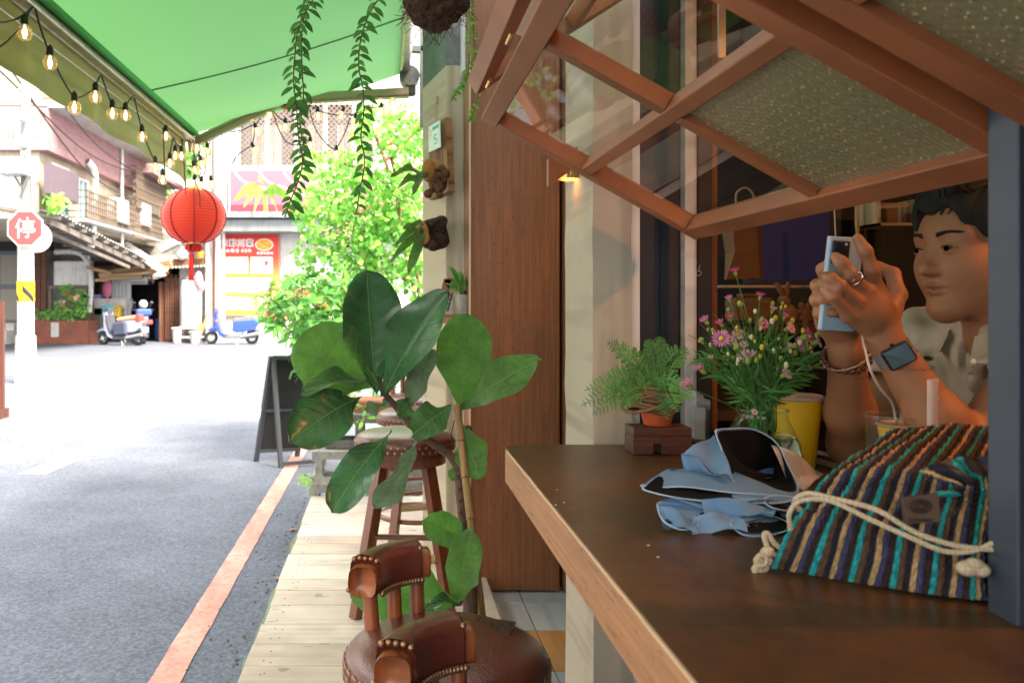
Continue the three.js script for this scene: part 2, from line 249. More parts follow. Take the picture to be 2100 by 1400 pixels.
/* ---------- lift-up window sashes ---------- */
const hammered = tex(256, (u, v) => { const a = u * 10 + .5 * (Math.floor(v * 12) % 2), b = v * 12, i = Math.floor(a), j = Math.floor(b), x = a - i - .5, y = b - j - .5; return Math.pow(Math.max(0, 1 - 2.2 * Math.hypot(x, y)), .7) * .8 + .2 * fbm(u, v, 60, 60, 2, 1); }, 9, false);
const texGlass = MP(C(.44, .42, .24), .2, { transmission: .6, thickness: 0, ior: 1.5, clearcoat: .6, clearcoatRoughness: .08, bumpMap: hammered, bumpScale: .001 });
const dotGlass = MP(C(.36, .28, .12), .06, { clearcoat: 1, clearcoatRoughness: .02, ior: 1.8 });
function sash(t, c, b, d0, d1, muntin, cols, textured) {
  const a = V(b[0] - c[0], b[1] - c[1], 0), L = a.length(); a.normalize(); const n = V(-a.y, a.x, 0), z = V(0, 0, 1);
  const put = (g, s0, s1, e0, e1, h0, h1) => { const p = V(c[0], c[1], 0).addScaledVector(a, (s0 + s1) / 2).addScaledVector(n, (h0 + h1) / 2); p.z = -(e0 + e1) / 2;
    g.add(new RoundedBoxGeometry(s1 - s0, h1 - h0, Math.abs(e1 - e0), 1, .0025), new THREE.Matrix4().makeBasis(a, n, z).setPosition(p)); };
  const w = .036, h = .036;
  part(t, 'outer_rail', M.sash, g => put(g, 0, w, d0, d1, 0, h), { grain: 'z' });
  part(t, 'inner_rail', M.sash, g => put(g, L - w, L, d0, d1, 0, h), { grain: 'z' });
  for (const [e0, e1] of [[d1 - w, d1], [d0, d0 + w]]) part(t, 'stile', M.sash, g => put(g, w, L - w, e0, e1, .001, h - .001));
  part(t, 'glazing_bar', M.sash, g => put(g, muntin - .012, muntin + .012, d0 + w, d1 - w, .003, h - .004), { grain: 'z' });
  const e = [d0 + w, ...cols, d1 - w];
  for (const q of cols) { part(t, 'glazing_bar', M.sash, g => { put(g, w, muntin - .012, q - .013, q + .013, .004, h - .005); put(g, muntin + .012, L - w, q - .013, q + .013, .004, h - .005); }); }
  for (let i = 0; i < e.length - 1; i++) { const a0 = e[i] + (i ? .013 : 0), a1 = e[i + 1] - (i < e.length - 2 ? .013 : 0);
    for (const k of [0, 1]) { const s0 = k ? muntin + .012 : w, s1 = k ? L - w : muntin - .012, hard = textured(i, k);
      if (hard) part(t, 'textured_pane', texGlass, g => put(g, s0 - .004, s1 + .004, a0 - .004, a1 + .004, .014, .019));
      if (hard) part(t, 'pressed_dot', dotGlass, g => { const A = s1 - s0, B = a1 - a0, nn = Math.round(A * B * 7500); for (let q = 0; q < nn; q++) { const p = V(c[0], c[1], 0).addScaledVector(a, s0 + A * (Math.floor(q / 40) * 40 / nn + rnd(.03))).addScaledVector(n, .0145); if (s0 + A > L) continue; p.z = -(a0 + B * ((q % 40) / 40 + rnd(.02))); g.at(new THREE.SphereGeometry(rnd(.0008, .0019), 7, 5), p.x, p.y, p.z, rnd(3), rnd(3), 0, V(1, .8, 1.2)); } }, { kind: 'stuff' });
      else part(t, 'clear_pane', M.glass, g => { const q = (s, d) => { const p = V(c[0], c[1], 0).addScaledVector(a, s).addScaledVector(n, .016); p.z = -d; return p; }; g.quad(q(s0 - .004, a0 - .004), q(s1 + .004, a0 - .004), q(s1 + .004, a1 + .004), q(s0 - .004, a1 + .004)); });
    } }
}
{ const t = thing('window_sash', 'raised orange brown lower sash with one textured pane, left of the blue post', 'window', [.4, 1.5, -1.24]);
  sash(t, [.19, 1.627], [.63, 1.38], .795, 1.7, .238, [1.172], (i, k) => i === 0 && k === 1);
  part(t, 'hinge', M.brass, g => { for (const d of [1.0, 1.33, 1.6]) g.cyl(V(.192, 1.668, -d), V(.192, 1.668, -d + .05), .004); }); }
{ const t = thing('window_sash', 'second raised sash of textured panes nearest the viewer, right of the gap', 'window', [.4, 1.5, -.28]);
  sash(t, [.19, 1.627], [.63, 1.38], -.2, .755, .238, [.28], () => true); }
{ const t = thing('window_sash', 'folded upper sash hinged above the far lower one', 'window', [.4, 1.8, -1.24]);
  sash(t, [.182, 1.675], [.6, 1.945], .795, 1.695, .238, [1.172], () => false); }
{ const t = thing('window_sash', 'folded upper sash hinged above the near lower one', 'window', [.4, 1.8, -.28]);
  sash(t, [.182, 1.675], [.6, 1.945], -.2, .755, .238, [.28], () => true); }
{ const g = new G(); const p = (x, y) => P(x, y, 1.8), k = [p(1125, 325), p(1125, 381), p(1185, 340), p(1185, 300)]; for (const o of [0]) { g.quad(...k); const b = k.map(q => q.clone().add(V(0, 0, -.02))); g.quad(...b); for (let i = 0; i < 4; i++) g.quad(k[i], k[(i + 1) % 4], b[(i + 1) % 4], b[i]); }
  tag(g.mesh('bracket', M.sash), 'small orange brown wedge below the far sash corner', 'bracket'); }
{ // small brass lamp beside the pillar head
  const c = P(1168, 352, 1.93), t = thing('wall_lamp', 'small brass lamp glowing at the head of the white pillar', 'lamp', c.clone().add(V(0, .05, 0)));
  part(t, 'shade', M.brass, g => g.lathe([[.012, .05], [.02, .045], [.03, .01], [.028, -.018], [.026, -.018], [.028, .01], [.018, .043]], c.x, c.y, c.z, 20));
  part(t, 'bulb', MS(C(1, .6, .25), .5, { emissive: C(1, .5, .16), emissiveIntensity: 2 }), g => g.sph(c, .014));
  const l = new THREE.PointLight(0xffb066, .005, 0, 2); l.position.set(0, -.055, 0); l.castShadow = true; t.add(l); l.name = 'wall_lamp_light'; }
/* ---------- inside the room ---------- */
{ const t = thing('pendant_lamp', 'warm pendant lamp hanging inside above the counter', 'lamp', [1.7, 2.6, -.75]);
  const c = V(1.7, 2.2, -.75);
  part(t, 'cord', M.cable, g => g.cyl(V(1.7, 2.6, -.75), V(1.7, 2.32, -.75), .003));
  part(t, 'shade', M.brass, g => g.lathe([[.015, .12], [.03, .11], [.1, .02], [.13, -.02], [.128, -.02], [.097, .02], [.03, .105]], c.x, c.y, c.z, 28));
  part(t, 'bulb', MS(C(1, .6, .3), .5, { emissive: C(1, .55, .2), emissiveIntensity: 4 }), g => g.sph(c.clone().add(V(0, .0, 0)), .035));
  const l = new THREE.PointLight(0xffa35c, .8, 0, 2); l.position.set(0, -.4, 0); l.castShadow = true; l.shadow.radius = 2; t.add(l); l.name = 'pendant_light'; }
{ const t = thing('monitor', 'dark blue monitor screen on the shelf behind the flowers', 'monitor', P(1630, 585, 2.7));
  part(t, 'screen', MS(C(.0005, .002, .008), .6, { emissive: C(.004, .012, .06), emissiveIntensity: .06 }), g => { const a = P(1548, 575, 2.7), b = P(1702, 430, 2.7); g.ext(a.x, b.x, a.y, b.y, 2.7, 2.705); });
  part(t, 'bezel', M.black, g => { const a = P(1535, 582, 2.72), b = P(1712, 422, 2.72); g.ext(a.x, b.x, a.y, b.y, 2.706, 2.76); g.ext(a.x, b.x, P(0, 582, 2.7).y, P(0, 575.5, 2.7).y, 2.695, 2.706); });
  part(t, 'stand', M.metal, g => { const a = P(1470, 590, 2.66), b = P(1720, 585, 2.66); g.ext(a.x, b.x, a.y, b.y, 2.62, 2.72); }); }
{ const t = thing('back_shelf', 'dark shelf with carved drawers behind the flowers', 'shelf', [1.3, .16, -2.6]);
  part(t, 'board', MS(C(.07, .03, .012), .6, { map: T.fine }), g => { const y = P(0, 664, 2.5).y; g.rbox(1.4, y - .015, -2.6, 1.2, .03, .3, .004); g.rbox(1.4, y - .27, -2.58, 1.2, .03, .28, .004); });
  for (const x of [.81, 1.4, 1.99]) part(t, 'side', MS(C(.06, .026, .011), .6, { map: T.fine }), g => { g.rbox(x, .63, -2.6, .025, .93, .28, .003); }, { grain: 'y' });
  part(t, 'back', M.darkWall, g => g.ext(.8, 2, .16, 1.15, 2.74, 2.76)); }
{ const g = new G(); const a = P(1503, 662, 2.42), b = P(1590, 610, 2.42); g.rbox((a.x + b.x) / 2, (a.y + b.y) / 2, -2.45, b.x - a.x, b.y - a.y, .07, .014, 0, 0, 0, 3); g.rbox((a.x + b.x) / 2, b.y + .006, -2.45, (b.x - a.x) * .5, .012, .04, .004); tag(g.mesh('wooden_box', MS(C(.13, .06, .015), .6, { map: T.wood })), 'rounded brown wooden box behind the flowers', 'box'); }
const cookie = MS(C(.22, .115, .05), .8, { map: T.leath });
[[1612, 632, 1], [1652, 640, .8], [1686, 634, .9]].forEach(([x, y, s], i) => {
  const c = P(x, y, 2.44), t = thing('figurine', ['tan long eared rabbit figurine behind the flowers', 'tan leafy star figurine between two others', 'tan chubby figurine nearest the hands'][i], 'figurine', P(x, 663, 2.44), 'tan figurines on the back shelf'), k = .04 * s;
  part(t, 'body', cookie, g => { if (i === 0) { g.sph(c.clone().add(V(.005, -.018, 0)), k * .75, 1, 1.1, .6); g.sph(c.clone().add(V(-.006, .02, 0)), k * .5, 1, 1, .6); }
    else if (i === 1) { for (let q = 0; q < 6; q++) { const a = q * 1.05; g.sph(c.clone().add(V(Math.cos(a) * k * .6, Math.sin(a) * k * .6, 0)), k * .4, 1.1, .8, .5, 8, 0, a); } g.sph(c, k * .45, 1, 1, .6); g.cyl(c, c.clone().add(V(0, -.045, 0)), k * .3); }
    else { g.sph(c.clone().add(V(0, -.012, 0)), k, 1, .85, .7); g.sph(c.clone().add(V(-.018, .026, 0)), k * .5); g.sph(c.clone().add(V(.02, .026, 0)), k * .5); } });
  if (i === 0) for (const q of [-1, 1]) part(t, 'ear', cookie, g => g.sph(c.clone().add(V(-.006 + q * .011, .055, 0)), .011, .8, 2.3, .6, 10, 0, -q * .3 + .2));
});
{ const t = thing('paper_bag', 'brown kraft paper bag hanging beside the monitor', 'bag', P(1515, 440, 2.3)), d = 2.3, q = (x, y, o = 0) => P(x, y, d + o);
  part(t, 'body', MS(C(.2, .1, .035), .85, { map: T.leath }), g => { const a = [q(1474, 425, .05), q(1500, 420), q(1552, 425), q(1560, 430, .05)], b = [q(1488, 520, .05), q(1508, 515, -.012), q(1555, 510, -.01), q(1564, 515, .05)], c = [q(1486, 574, .05), q(1490, 573), q(1560, 570), q(1566, 573, .05)];
    for (let i = 0; i < 3; i++) { g.quad(a[i], a[i + 1], b[i + 1], b[i]); g.quad(b[i], b[i + 1], c[i + 1], c[i]); } });
  part(t, 'handle', M.rope, g => g.tube([q(1510, 421), q(1512, 395), q(1530, 385), q(1545, 398), q(1545, 424)], .003)); }
{ const t = thing('wall_box', 'lit pale wooden box frame on the dark wall behind the man', 'wall box', P(1845, 440, 2.8)), d = 2.75, pale = MS(C(.6, .42, .22), .6, { map: T.wood }), a = P(1801, 462, d), b = P(1900, 405, d);
  part(t, 'frame', pale, g => { g.ext(a.x, a.x + .01, a.y, b.y, d, d + .14); g.ext(a.x, b.x, a.y, a.y + .008, d, d + .14); g.ext(b.x - .01, b.x, a.y, b.y, d, d + .14); });
  part(t, 'back_board', MS(C(.3, .16, .06), .7, { map: T.wood }), g => g.ext(a.x, b.x, a.y, b.y, d + .135, d + .14));
  part(t, 'lid', pale, g => g.box((a.x + b.x) / 2 - .02, P(0, 418, d).y, -d - .06, .1, .012, .1, .1, 0, .08)); }
{ const t = thing('dark_door', 'dark olive door with thin mouldings behind the man', 'door', [1.75, .15, -3.1]), ol = MS(C(.038, .032, .02), .5, { map: T.fine });
  part(t, 'leaf', ol, g => g.ext(1.66, 2.6, .15, 2.4, 3.05, 3.12), { grain: 'y' });
  part(t, 'moulding', MS(C(.09, .07, .04), .4), g => { for (const x of [1762, 1776]) { const p = P(x, 0, 3.04).x; g.ext(p - .004, p + .004, .15, 2.4, 3.035, 3.05); } g.ext(1.64, 1.66, .15, 2.4, 3.03, 3.1); }, { grain: 'y' });
  part(t, 'handle', M.brass, g => g.cyl(V(2.5, 1.1, -3.03), V(2.5, 1.2, -3.03), .008)); }
{ const d = 2.4, t = thing('wall_display', 'small warm box showing a violet 30 seen through the raised glass', 'display', P(1480, 190, d)), a = P(1464, 188, d), b = P(1512, 118, d); part(t, 'case', MS(C(.3, .2, .1), .6), g => g.ext(a.x, b.x, a.y, b.y, d, d + .06)); part(t, 'lit_digits', MS(C(.1, .08, .2), .5, { emissive: C(.3, .22, 1), emissiveIntensity: .5 }), g => { const dg = (x0, segs) => { for (const [ax, ay, bx, by] of segs) g.bar(P(x0 + ax * 5, 150 + ay * 5, d - .003), P(x0 + bx * 5, 150 + by * 5, d - .003), .0016, .0022, V(0, 0, 1)); }; dg(1470, [[0, 0, 1, 0], [1, 0, 1, 2], [0, 1, 1, 1], [0, 2, 1, 2]]); dg(1478, [[0, 0, 1, 0], [1, 0, 1, 2], [0, 0, 0, 2], [0, 2, 1, 2]]); }); part(t, 'bracket', M.metal, g => g.ext((a.x + b.x) / 2 - .01, (a.x + b.x) / 2 + .01, b.y, 2.6, d + .02, d + .04)); }
[[1713, 2.3, 'thin white cord hanging nearer the monitor', .0016], [1757, 2.4, 'tan double cord hanging nearer the dark door', .003]].forEach(([x, d, l, r], i) => { const g = new G(); g.tube([P(x - 3, 380, d), P(x, 450, d), P(x + 4, 560, d)], r); if (i) g.tube([P(x + 6, 380, d), P(x + 5, 450, d), P(x + 5, 560, d)], r * .7); tag(g.mesh('pull_string', i ? M.rope : MS(C(.6, .58, .55), .6)), l, 'cord'); });
/* ---------- awning ---------- */
{ const t = thing('awning', 'green fabric awning stretched over the pavement on a folding arm', 'awning', [-.5, 2.2, -2]);
  const bx = -1.19, by = 2.25, wx = .1, wy = 2.64, far = 5.0, near = -1.2;
  const cloth = (x0, y0, x1, y1, nx, nz, sag) => { const g = new G(), p = (i, j) => { const u = i / nx, v = j / nz; return V(x0 + (x1 - x0) * u, y0 + (y1 - y0) * u - sag * Math.sin(u * Math.PI) * (.7 + .3 * vn(v * 9, 2, 256, 256)) + .0012 * (vn(u * 6, v * 14, 256, 256, 3) - .5), -(near + (far - near) * v)); };
    for (let i = 0; i < nx; i++) for (let j = 0; j < nz; j++) g.quad(p(i, j), p(i + 1, j), p(i + 1, j + 1), p(i, j + 1)); return g; };
  cloth(bx, by + .02, wx, wy, 12, 40, .02).mesh('canopy', M.awning, t);
  part(t, 'seam', MS(C(.1, .2, .1), .9), g => { for (const d of [1.2, 2.6, 4.0]) { const l = []; for (let i = 0; i <= 12; i++) { const u = i / 12; l.push(V(bx + (wx - bx) * u, by + .02 + (wy - by - .02) * u - .026 * Math.sin(u * Math.PI) - .003, -d)); } g.tube(l, .004, 24, 5); } });
  part(t, 'front_bar', M.alu, g => { g.rbox(bx, by, -1.9, .06, .05, 6.2, .014, 0, 0, 0, 2); g.rbox(bx + .022, by - .022, -1.9, .03, .02, 6.18, .006); g.rbox(bx - .018, by - .026, -1.9, .02, .014, 6.16, .005); }, { grain: 'z' });
  part(t, 'green_edge', MS(C(.02, .3, .03), .7), g => g.rbox(bx + .045, by + .014, -1.9, .026, .03, 6.18, .01), { grain: 'z' });
  { const g = new G(), n = 90, low = v => 2.005 - .012 * Math.abs(Math.sin(v * 26)) - (v > .985 ? .05 * (v - .985) / .015 : 0);
    for (let j = 0; j < n; j++) for (let k = 0; k < 4; k++) { const q = (a, b) => { const v = a / n, y1 = by - .01, y0 = low(v), f = b / 4; return V(bx - .03 + .016 * Math.sin(v * 70) * (1 - f) * .6, y0 + (y1 - y0) * f, -(near + (far - near) * v)); }; g.quad(q(j, k), q(j + 1, k), q(j + 1, k + 1), q(j, k + 1)); }
    g.mesh('valance', M.valance, t); }
  part(t, 'valance_wire', M.metal, g => g.tube([V(bx - .014, 2.17, 1), V(bx - .014, 2.165, -2), V(bx - .014, 2.17, -4.9)], .003));
  part(t, 'roller_tube', M.alu, g => g.cyl(V(wx, wy + .01, 1.2), V(wx, wy + .01, -5), .035, .035, 16), { grain: 'z' });
  const A = P(838, 190, 4.9), B = P(588, 204, 4.9), D = P(402, 290, 4.9);
  part(t, 'arm', MS(C(.36, .3, .2), .35, { metalness: .6 }), g => { g.bar(A, B, .05, .055); g.bar(B, D, .042, .05); g.bar(A.clone().add(V(0, -.012, .03)), B.clone().add(V(0, -.012, .03)), .02, .012); g.bar(B.clone().add(V(0, .012, .026)), D.clone().add(V(0, .012, .026)), .02, .008); });
  part(t, 'elbow', M.black, g => { g.cyl(B.clone().add(V(0, -.045, 0)), B.clone().add(V(0, .04, 0)), .04, .034, 14); g.rbox(B.x + .03, B.y, B.z, .09, .06, .07, .015); });
  part(t, 'elbow_cap', MS(C(.6, .08, .05), .5), g => g.cyl(B.clone().add(V(.0, -.06, .01)), B.clone().add(V(0, -.044, .01)), .022, .026, 12));
  part(t, 'end_bracket', M.greyMetal, g => { g.rbox(.135, 2.56, -4.95, .07, .15, .06, .02, 0, 0, 0, 2); g.cyl(V(.13, 2.6, -4.9), V(.13, 2.6, -5), .06, .06, 16); g.rbox(.215, 2.6, -4.9, .05, .62, .05, .006); g.rbox(.21, 2.75, -4.9, .14, .04, .05, .006); });
  part(t, 'hook_drop', M.alu, g => g.cyl(V(bx, by - .02, -5), V(bx, by - .09, -5), .02, .012)); }
/* ---------- string lights ---------- */
const bulbGlass = MP(C(1, .84, .52), .04, { transmission: .94, thickness: 0, ior: 1.45, emissive: C(1, .66, .3), emissiveIntensity: .2 }), filament = MS(C(1, .8, .5), .6, { emissive: C(1, .8, .5), emissiveIntensity: 3 });
const globeG = new THREE.LatheGeometry([[0, -.048], [.012, -.0455], [.021, -.037], [.0245, -.024], [.022, -.011], [.015, -.002], [.011, .004]].map(q => new THREE.Vector2(...q)), 18);
const fil = (() => { const g = new G(); g.sph(V(0, -.022, 0), .0085, 1, 1.7, 1, 8); g.cyl(V(0, 0, 0), V(0, -.04, 0), .003, .0045, 6); return g.geo(); })(), sockG = (() => { const g = new G(); g.cyl(V(0, .002, 0), V(0, .03, 0), .0125, .011, 12); g.cyl(V(0, .03, 0), V(0, .038, 0), .007, .005, 8); return g.geo(); })();
function lightString(label, list, wires, base) {
  const t = thing('string_lights', label, 'string lights', base);
  list.forEach(([x, y, d, lean = 0]) => { const c = P(x, y, d).add(V(0, .024, 0)), b = new THREE.Mesh(globeG, bulbGlass); b.name = 'bulb'; b.position.copy(c).sub(t.position); b.rotation.z = lean; t.add(b);
    const f = new THREE.Mesh(fil, filament); f.name = 'filament'; b.add(f); const s = new THREE.Mesh(sockG, M.cable); s.name = 'socket'; b.add(s); });
  part(t, 'cable', M.cable, g => wires.forEach(w => g.tube(w.map(q => P(...q)), .0036, w.length * 6, 5)));
}
const BD = x => Math.min(5, -1.16 * FOC / (x - VX));          // depth of the awning bar over a pixel column
const sag = (x0, y0, x1, y1, s, k = .0) => { const l = []; for (let i = 0; i <= 6; i++) { const u = i / 6, x = x0 + (x1 - x0) * u; l.push([x, y0 + (y1 - y0) * u + s * 4 * u * (1 - u), BD(x) - k]); } return l; };
{ const B = [[50, 68], [102, 130], [195, 200], [152, 222], [230, 234], [257, 238], [291, 282], [340, 280], [318, 345], [348, 336], [359, 320], [372, 321], [333, 370]];
  lightString('globe bulbs strung along the hanging valance', B.map(([x, y]) => [x, y, BD(x) - .04]), [sag(-60, 20, 70, 12, 30), sag(70, 12, 50, 46, -6), sag(50, 46, -40, 110, 14), sag(70, 12, 102, 108, 8), sag(102, 108, 152, 202, 6), sag(152, 202, 195, 180, 4), sag(195, 178, 208, 154, -4), sag(208, 154, 230, 215, 4), sag(230, 215, 257, 218, 6), sag(257, 218, 275, 196, -3), sag(275, 200, 291, 266, 3), sag(291, 266, 318, 332, 4), sag(318, 332, 348, 322, 5), sag(348, 318, 355, 282, -2), sag(334, 265, 340, 262, 0), sag(334, 262, 338, 360, 4), sag(355, 282, 372, 305, 3), sag(333, 362, 360, 395, -3)], P(200, 100, 3.6)); }
{ const r = []; const c = [[404, 304], [412, 338], [398, 350], [425, 312], [426, 327], [397, 378], [412, 382], [433, 380], [380, 408], [410, 434]];
  lightString('cluster of globe bulbs wound on the lantern hook', c.map(([x, y], i) => [x, y, 4.95 + .02 * Math.sin(i * 2.1), .25 * Math.sin(i)]), [[[398, 280, 5], [396, 310, 5.03], [402, 330, 4.97], [398, 360, 5.0], [401, 380, 5]], [[404, 285, 5], [410, 310, 4.95], [400, 330, 5.03], [412, 350, 4.97], [404, 372, 5]], [[372, 280, 4.9], [376, 320, 4.88], [380, 398, 4.8]], [[400, 372, 4.8], [409, 400, 4.78], [410, 424, 4.76]], [[426, 300, 4.95], [420, 350, 4.9], [412, 372, 4.9]], [[437, 268, 4.95], [430, 290, 4.95], [426, 302, 4.95]], [[400, 290, 5.0], [408, 320, 4.9], [397, 345, 5.1], [404, 365, 4.95]]], P(398, 285, 5));
  lightString('globe bulbs drooping below the folding arm', [[525, 271, 5, .3], [520, 311, 5, .4], [553, 236, 4.95], [585, 262, 4.95], [652, 239, 4.95], [702, 238, 5, -.3], [729, 252, 4.95], [636, 300, 4.95], [690, 318, 5], [782, 230, 5], [806, 214, 5]], [[[437, 270, 5], [490, 268, 5], [520, 256, 5]], [[525, 255, 5], [517, 300, 5]], [[513, 300, 5], [490, 315, 5], [470, 345, 5]], [[525, 256, 5], [545, 222, 5], [553, 222, 4.95]], [[556, 222, 4.95], [575, 272, 4.95], [590, 293, 5], [620, 296, 5], [636, 288, 5]], [[558, 224, 4.95], [570, 240, 4.95], [585, 250, 4.95]], [[585, 250, 4.95], [600, 248, 4.95], [632, 215, 5], [652, 226, 5]], [[632, 216, 5], [650, 270, 5], [678, 302, 5], [690, 306, 5]], [[690, 306, 5], [708, 270, 5], [718, 240, 5]], [[655, 228, 5], [690, 236, 5], [712, 234, 5], [729, 240, 5]], [[720, 236, 5], [760, 222, 5], [782, 218, 5], [806, 203, 5], [838, 180, 5]]], P(620, 195, 5)); }
/* ---------- far side of the crossing ---------- */
const FX = (x, d = 27) => (x - VX) / FOC * d, FY = (y, d = 27) => EYE - (y - VY) / FOC * d;
const W = { white: MS(C(.62, .6, .57), .9, { map: T.grime }), pale: MS(C(.5, .49, .47), .9, { map: T.grime }), grey: MS(C(.27, .29, .3), .85, { map: T.grime }), pink: MS(C(.36, .2, .21), .85, { map: T.grime }), beige: MS(C(.45, .38, .29), .9, { map: T.grime }), teal: MS(C(.2, .42, .45), .2), winDark: MS(C(.06, .08, .09), .15), dark: MS(C(.022, .02, .022), .8), purple: MS(C(.16, .13, .17), .7, { map: T.grime }), redTile: MS(C(.22, .07, .07), .6, { map: T.mott }), brick: MS(C(.38, .11, .06), .85, { map: T.mott }), wood: MS(C(.2, .08, .045), .8, { map: T.wood }), corr: MS(C(.4, .39, .37), .6, { metalness: .3, map: T.grime }), cage: MS(C(.17, .13, .1), .6, { metalness: .3 }), tan: MS(C(.5, .33, .17), .8, { map: T.wood }), red: MS(C(.55, .05, .04), .6), blue: MS(C(.03, .08, .42), .4), pinkCloth: MS(C(.6, .17, .3), .9), glassTeal: MS(C(.12, .3, .33), .1) };
/* CJK and other strokes as short lines in a 100 x 100 cell, y down */
const GLYPH = {
  ting: [[30, 8, 12, 48], [22, 36, 22, 96], [62, 2, 66, 14], [36, 20, 96, 20], [46, 30, 86, 30], [46, 30, 46, 44], [86, 30, 86, 44], [46, 44, 86, 44], [36, 54, 96, 54], [36, 54, 34, 66], [96, 54, 94, 66], [44, 68, 88, 68], [66, 68, 66, 94], [66, 94, 54, 88]],
  lao: [[30, 18, 72, 18], [50, 4, 50, 40], [10, 40, 92, 40], [82, 10, 14, 74], [40, 58, 40, 88], [40, 88, 84, 88], [84, 88, 86, 76], [74, 54, 42, 70]],
  deng: [[10, 12, 30, 24], [48, 8, 36, 26], [16, 32, 50, 32], [18, 42, 48, 42], [18, 42, 18, 58], [48, 42, 48, 58], [18, 58, 48, 58], [8, 84, 56, 78], [24, 62, 28, 78], [42, 62, 38, 78], [66, 10, 66, 96], [66, 14, 90, 14], [90, 14, 78, 42], [78, 42, 92, 60], [92, 60, 76, 74]],
  chuan: [[20, 10, 20, 60], [20, 60, 8, 94], [50, 16, 50, 84], [82, 8, 82, 96]],
  cai: [[8, 18, 92, 18], [34, 6, 34, 28], [66, 6, 66, 28], [76, 32, 24, 38], [28, 46, 34, 56], [50, 44, 54, 54], [76, 42, 66, 56], [10, 64, 90, 64], [50, 56, 50, 98], [48, 66, 14, 90], [52, 66, 88, 90]],
  wei: [[10, 30, 10, 70], [10, 30, 32, 30], [32, 30, 32, 70], [10, 70, 32, 70], [46, 28, 90, 28], [42, 50, 94, 50], [68, 8, 68, 96], [66, 52, 42, 82], [70, 52, 96, 82]],
  piao: [[8, 12, 56, 12], [14, 22, 50, 22], [14, 22, 14, 42], [50, 22, 50, 42], [14, 42, 50, 42], [24, 12, 24, 42], [40, 12, 40, 42], [12, 54, 52, 54], [6, 66, 58, 66], [32, 66, 32, 94], [66, 12, 66, 70], [66, 70, 58, 92], [66, 12, 88, 12], [88, 12, 88, 80], [88, 80, 97, 90], [70, 34, 84, 66]],
  xiang: [[70, 8, 30, 14], [10, 26, 90, 26], [50, 10, 50, 50], [48, 28, 12, 52], [52, 28, 88, 52], [28, 56, 72, 56], [28, 56, 28, 94], [72, 56, 72, 94], [28, 94, 72, 94], [28, 74, 72, 74]],
  four: [[62, 8, 18, 64], [18, 64, 84, 64], [62, 8, 62, 94]], zero: [[50, 8, 24, 26], [24, 26, 24, 74], [24, 74, 50, 92], [50, 92, 76, 74], [76, 74, 76, 26], [76, 26, 50, 8]],
  nian: [[34, 6, 16, 34], [28, 20, 88, 20], [34, 42, 84, 42], [34, 42, 34, 66], [8, 66, 94, 66], [60, 20, 60, 98]],
};
function glyph(x, ch, px, py, s, w) { x.lineWidth = w; x.lineCap = 'round'; for (const [a, b, c, d] of GLYPH[ch]) { x.beginPath(); x.moveTo(px + a * s / 100, py + b * s / 100); x.lineTo(px + c * s / 100, py + d * s / 100); x.stroke(); } }
function canvasTex(w, h, draw) { const c = document.createElement('canvas'); c.width = w; c.height = h; draw(c.getContext('2d'), w, h); const t = new THREE.CanvasTexture(c); t.colorSpace = THREE.SRGBColorSpace; return t; }
function flat(parent, name, mat, x0, x1, y0, y1, d, z = 0) {       // a printed sheet facing the street, uv 0..1
  const g = new G(), p = [V(x0, y0, -d), V(x1, y0, -d), V(x1, y1, -d), V(x0, y1, -d)];
  g.tris([p[0], p[1], p[2], p[0], p[2], p[3]], [0, 0, 1, 0, 1, 1, 0, 0, 1, 1, 0, 1]); return g.mesh(name, mat, parent, { keepUV: true });
}
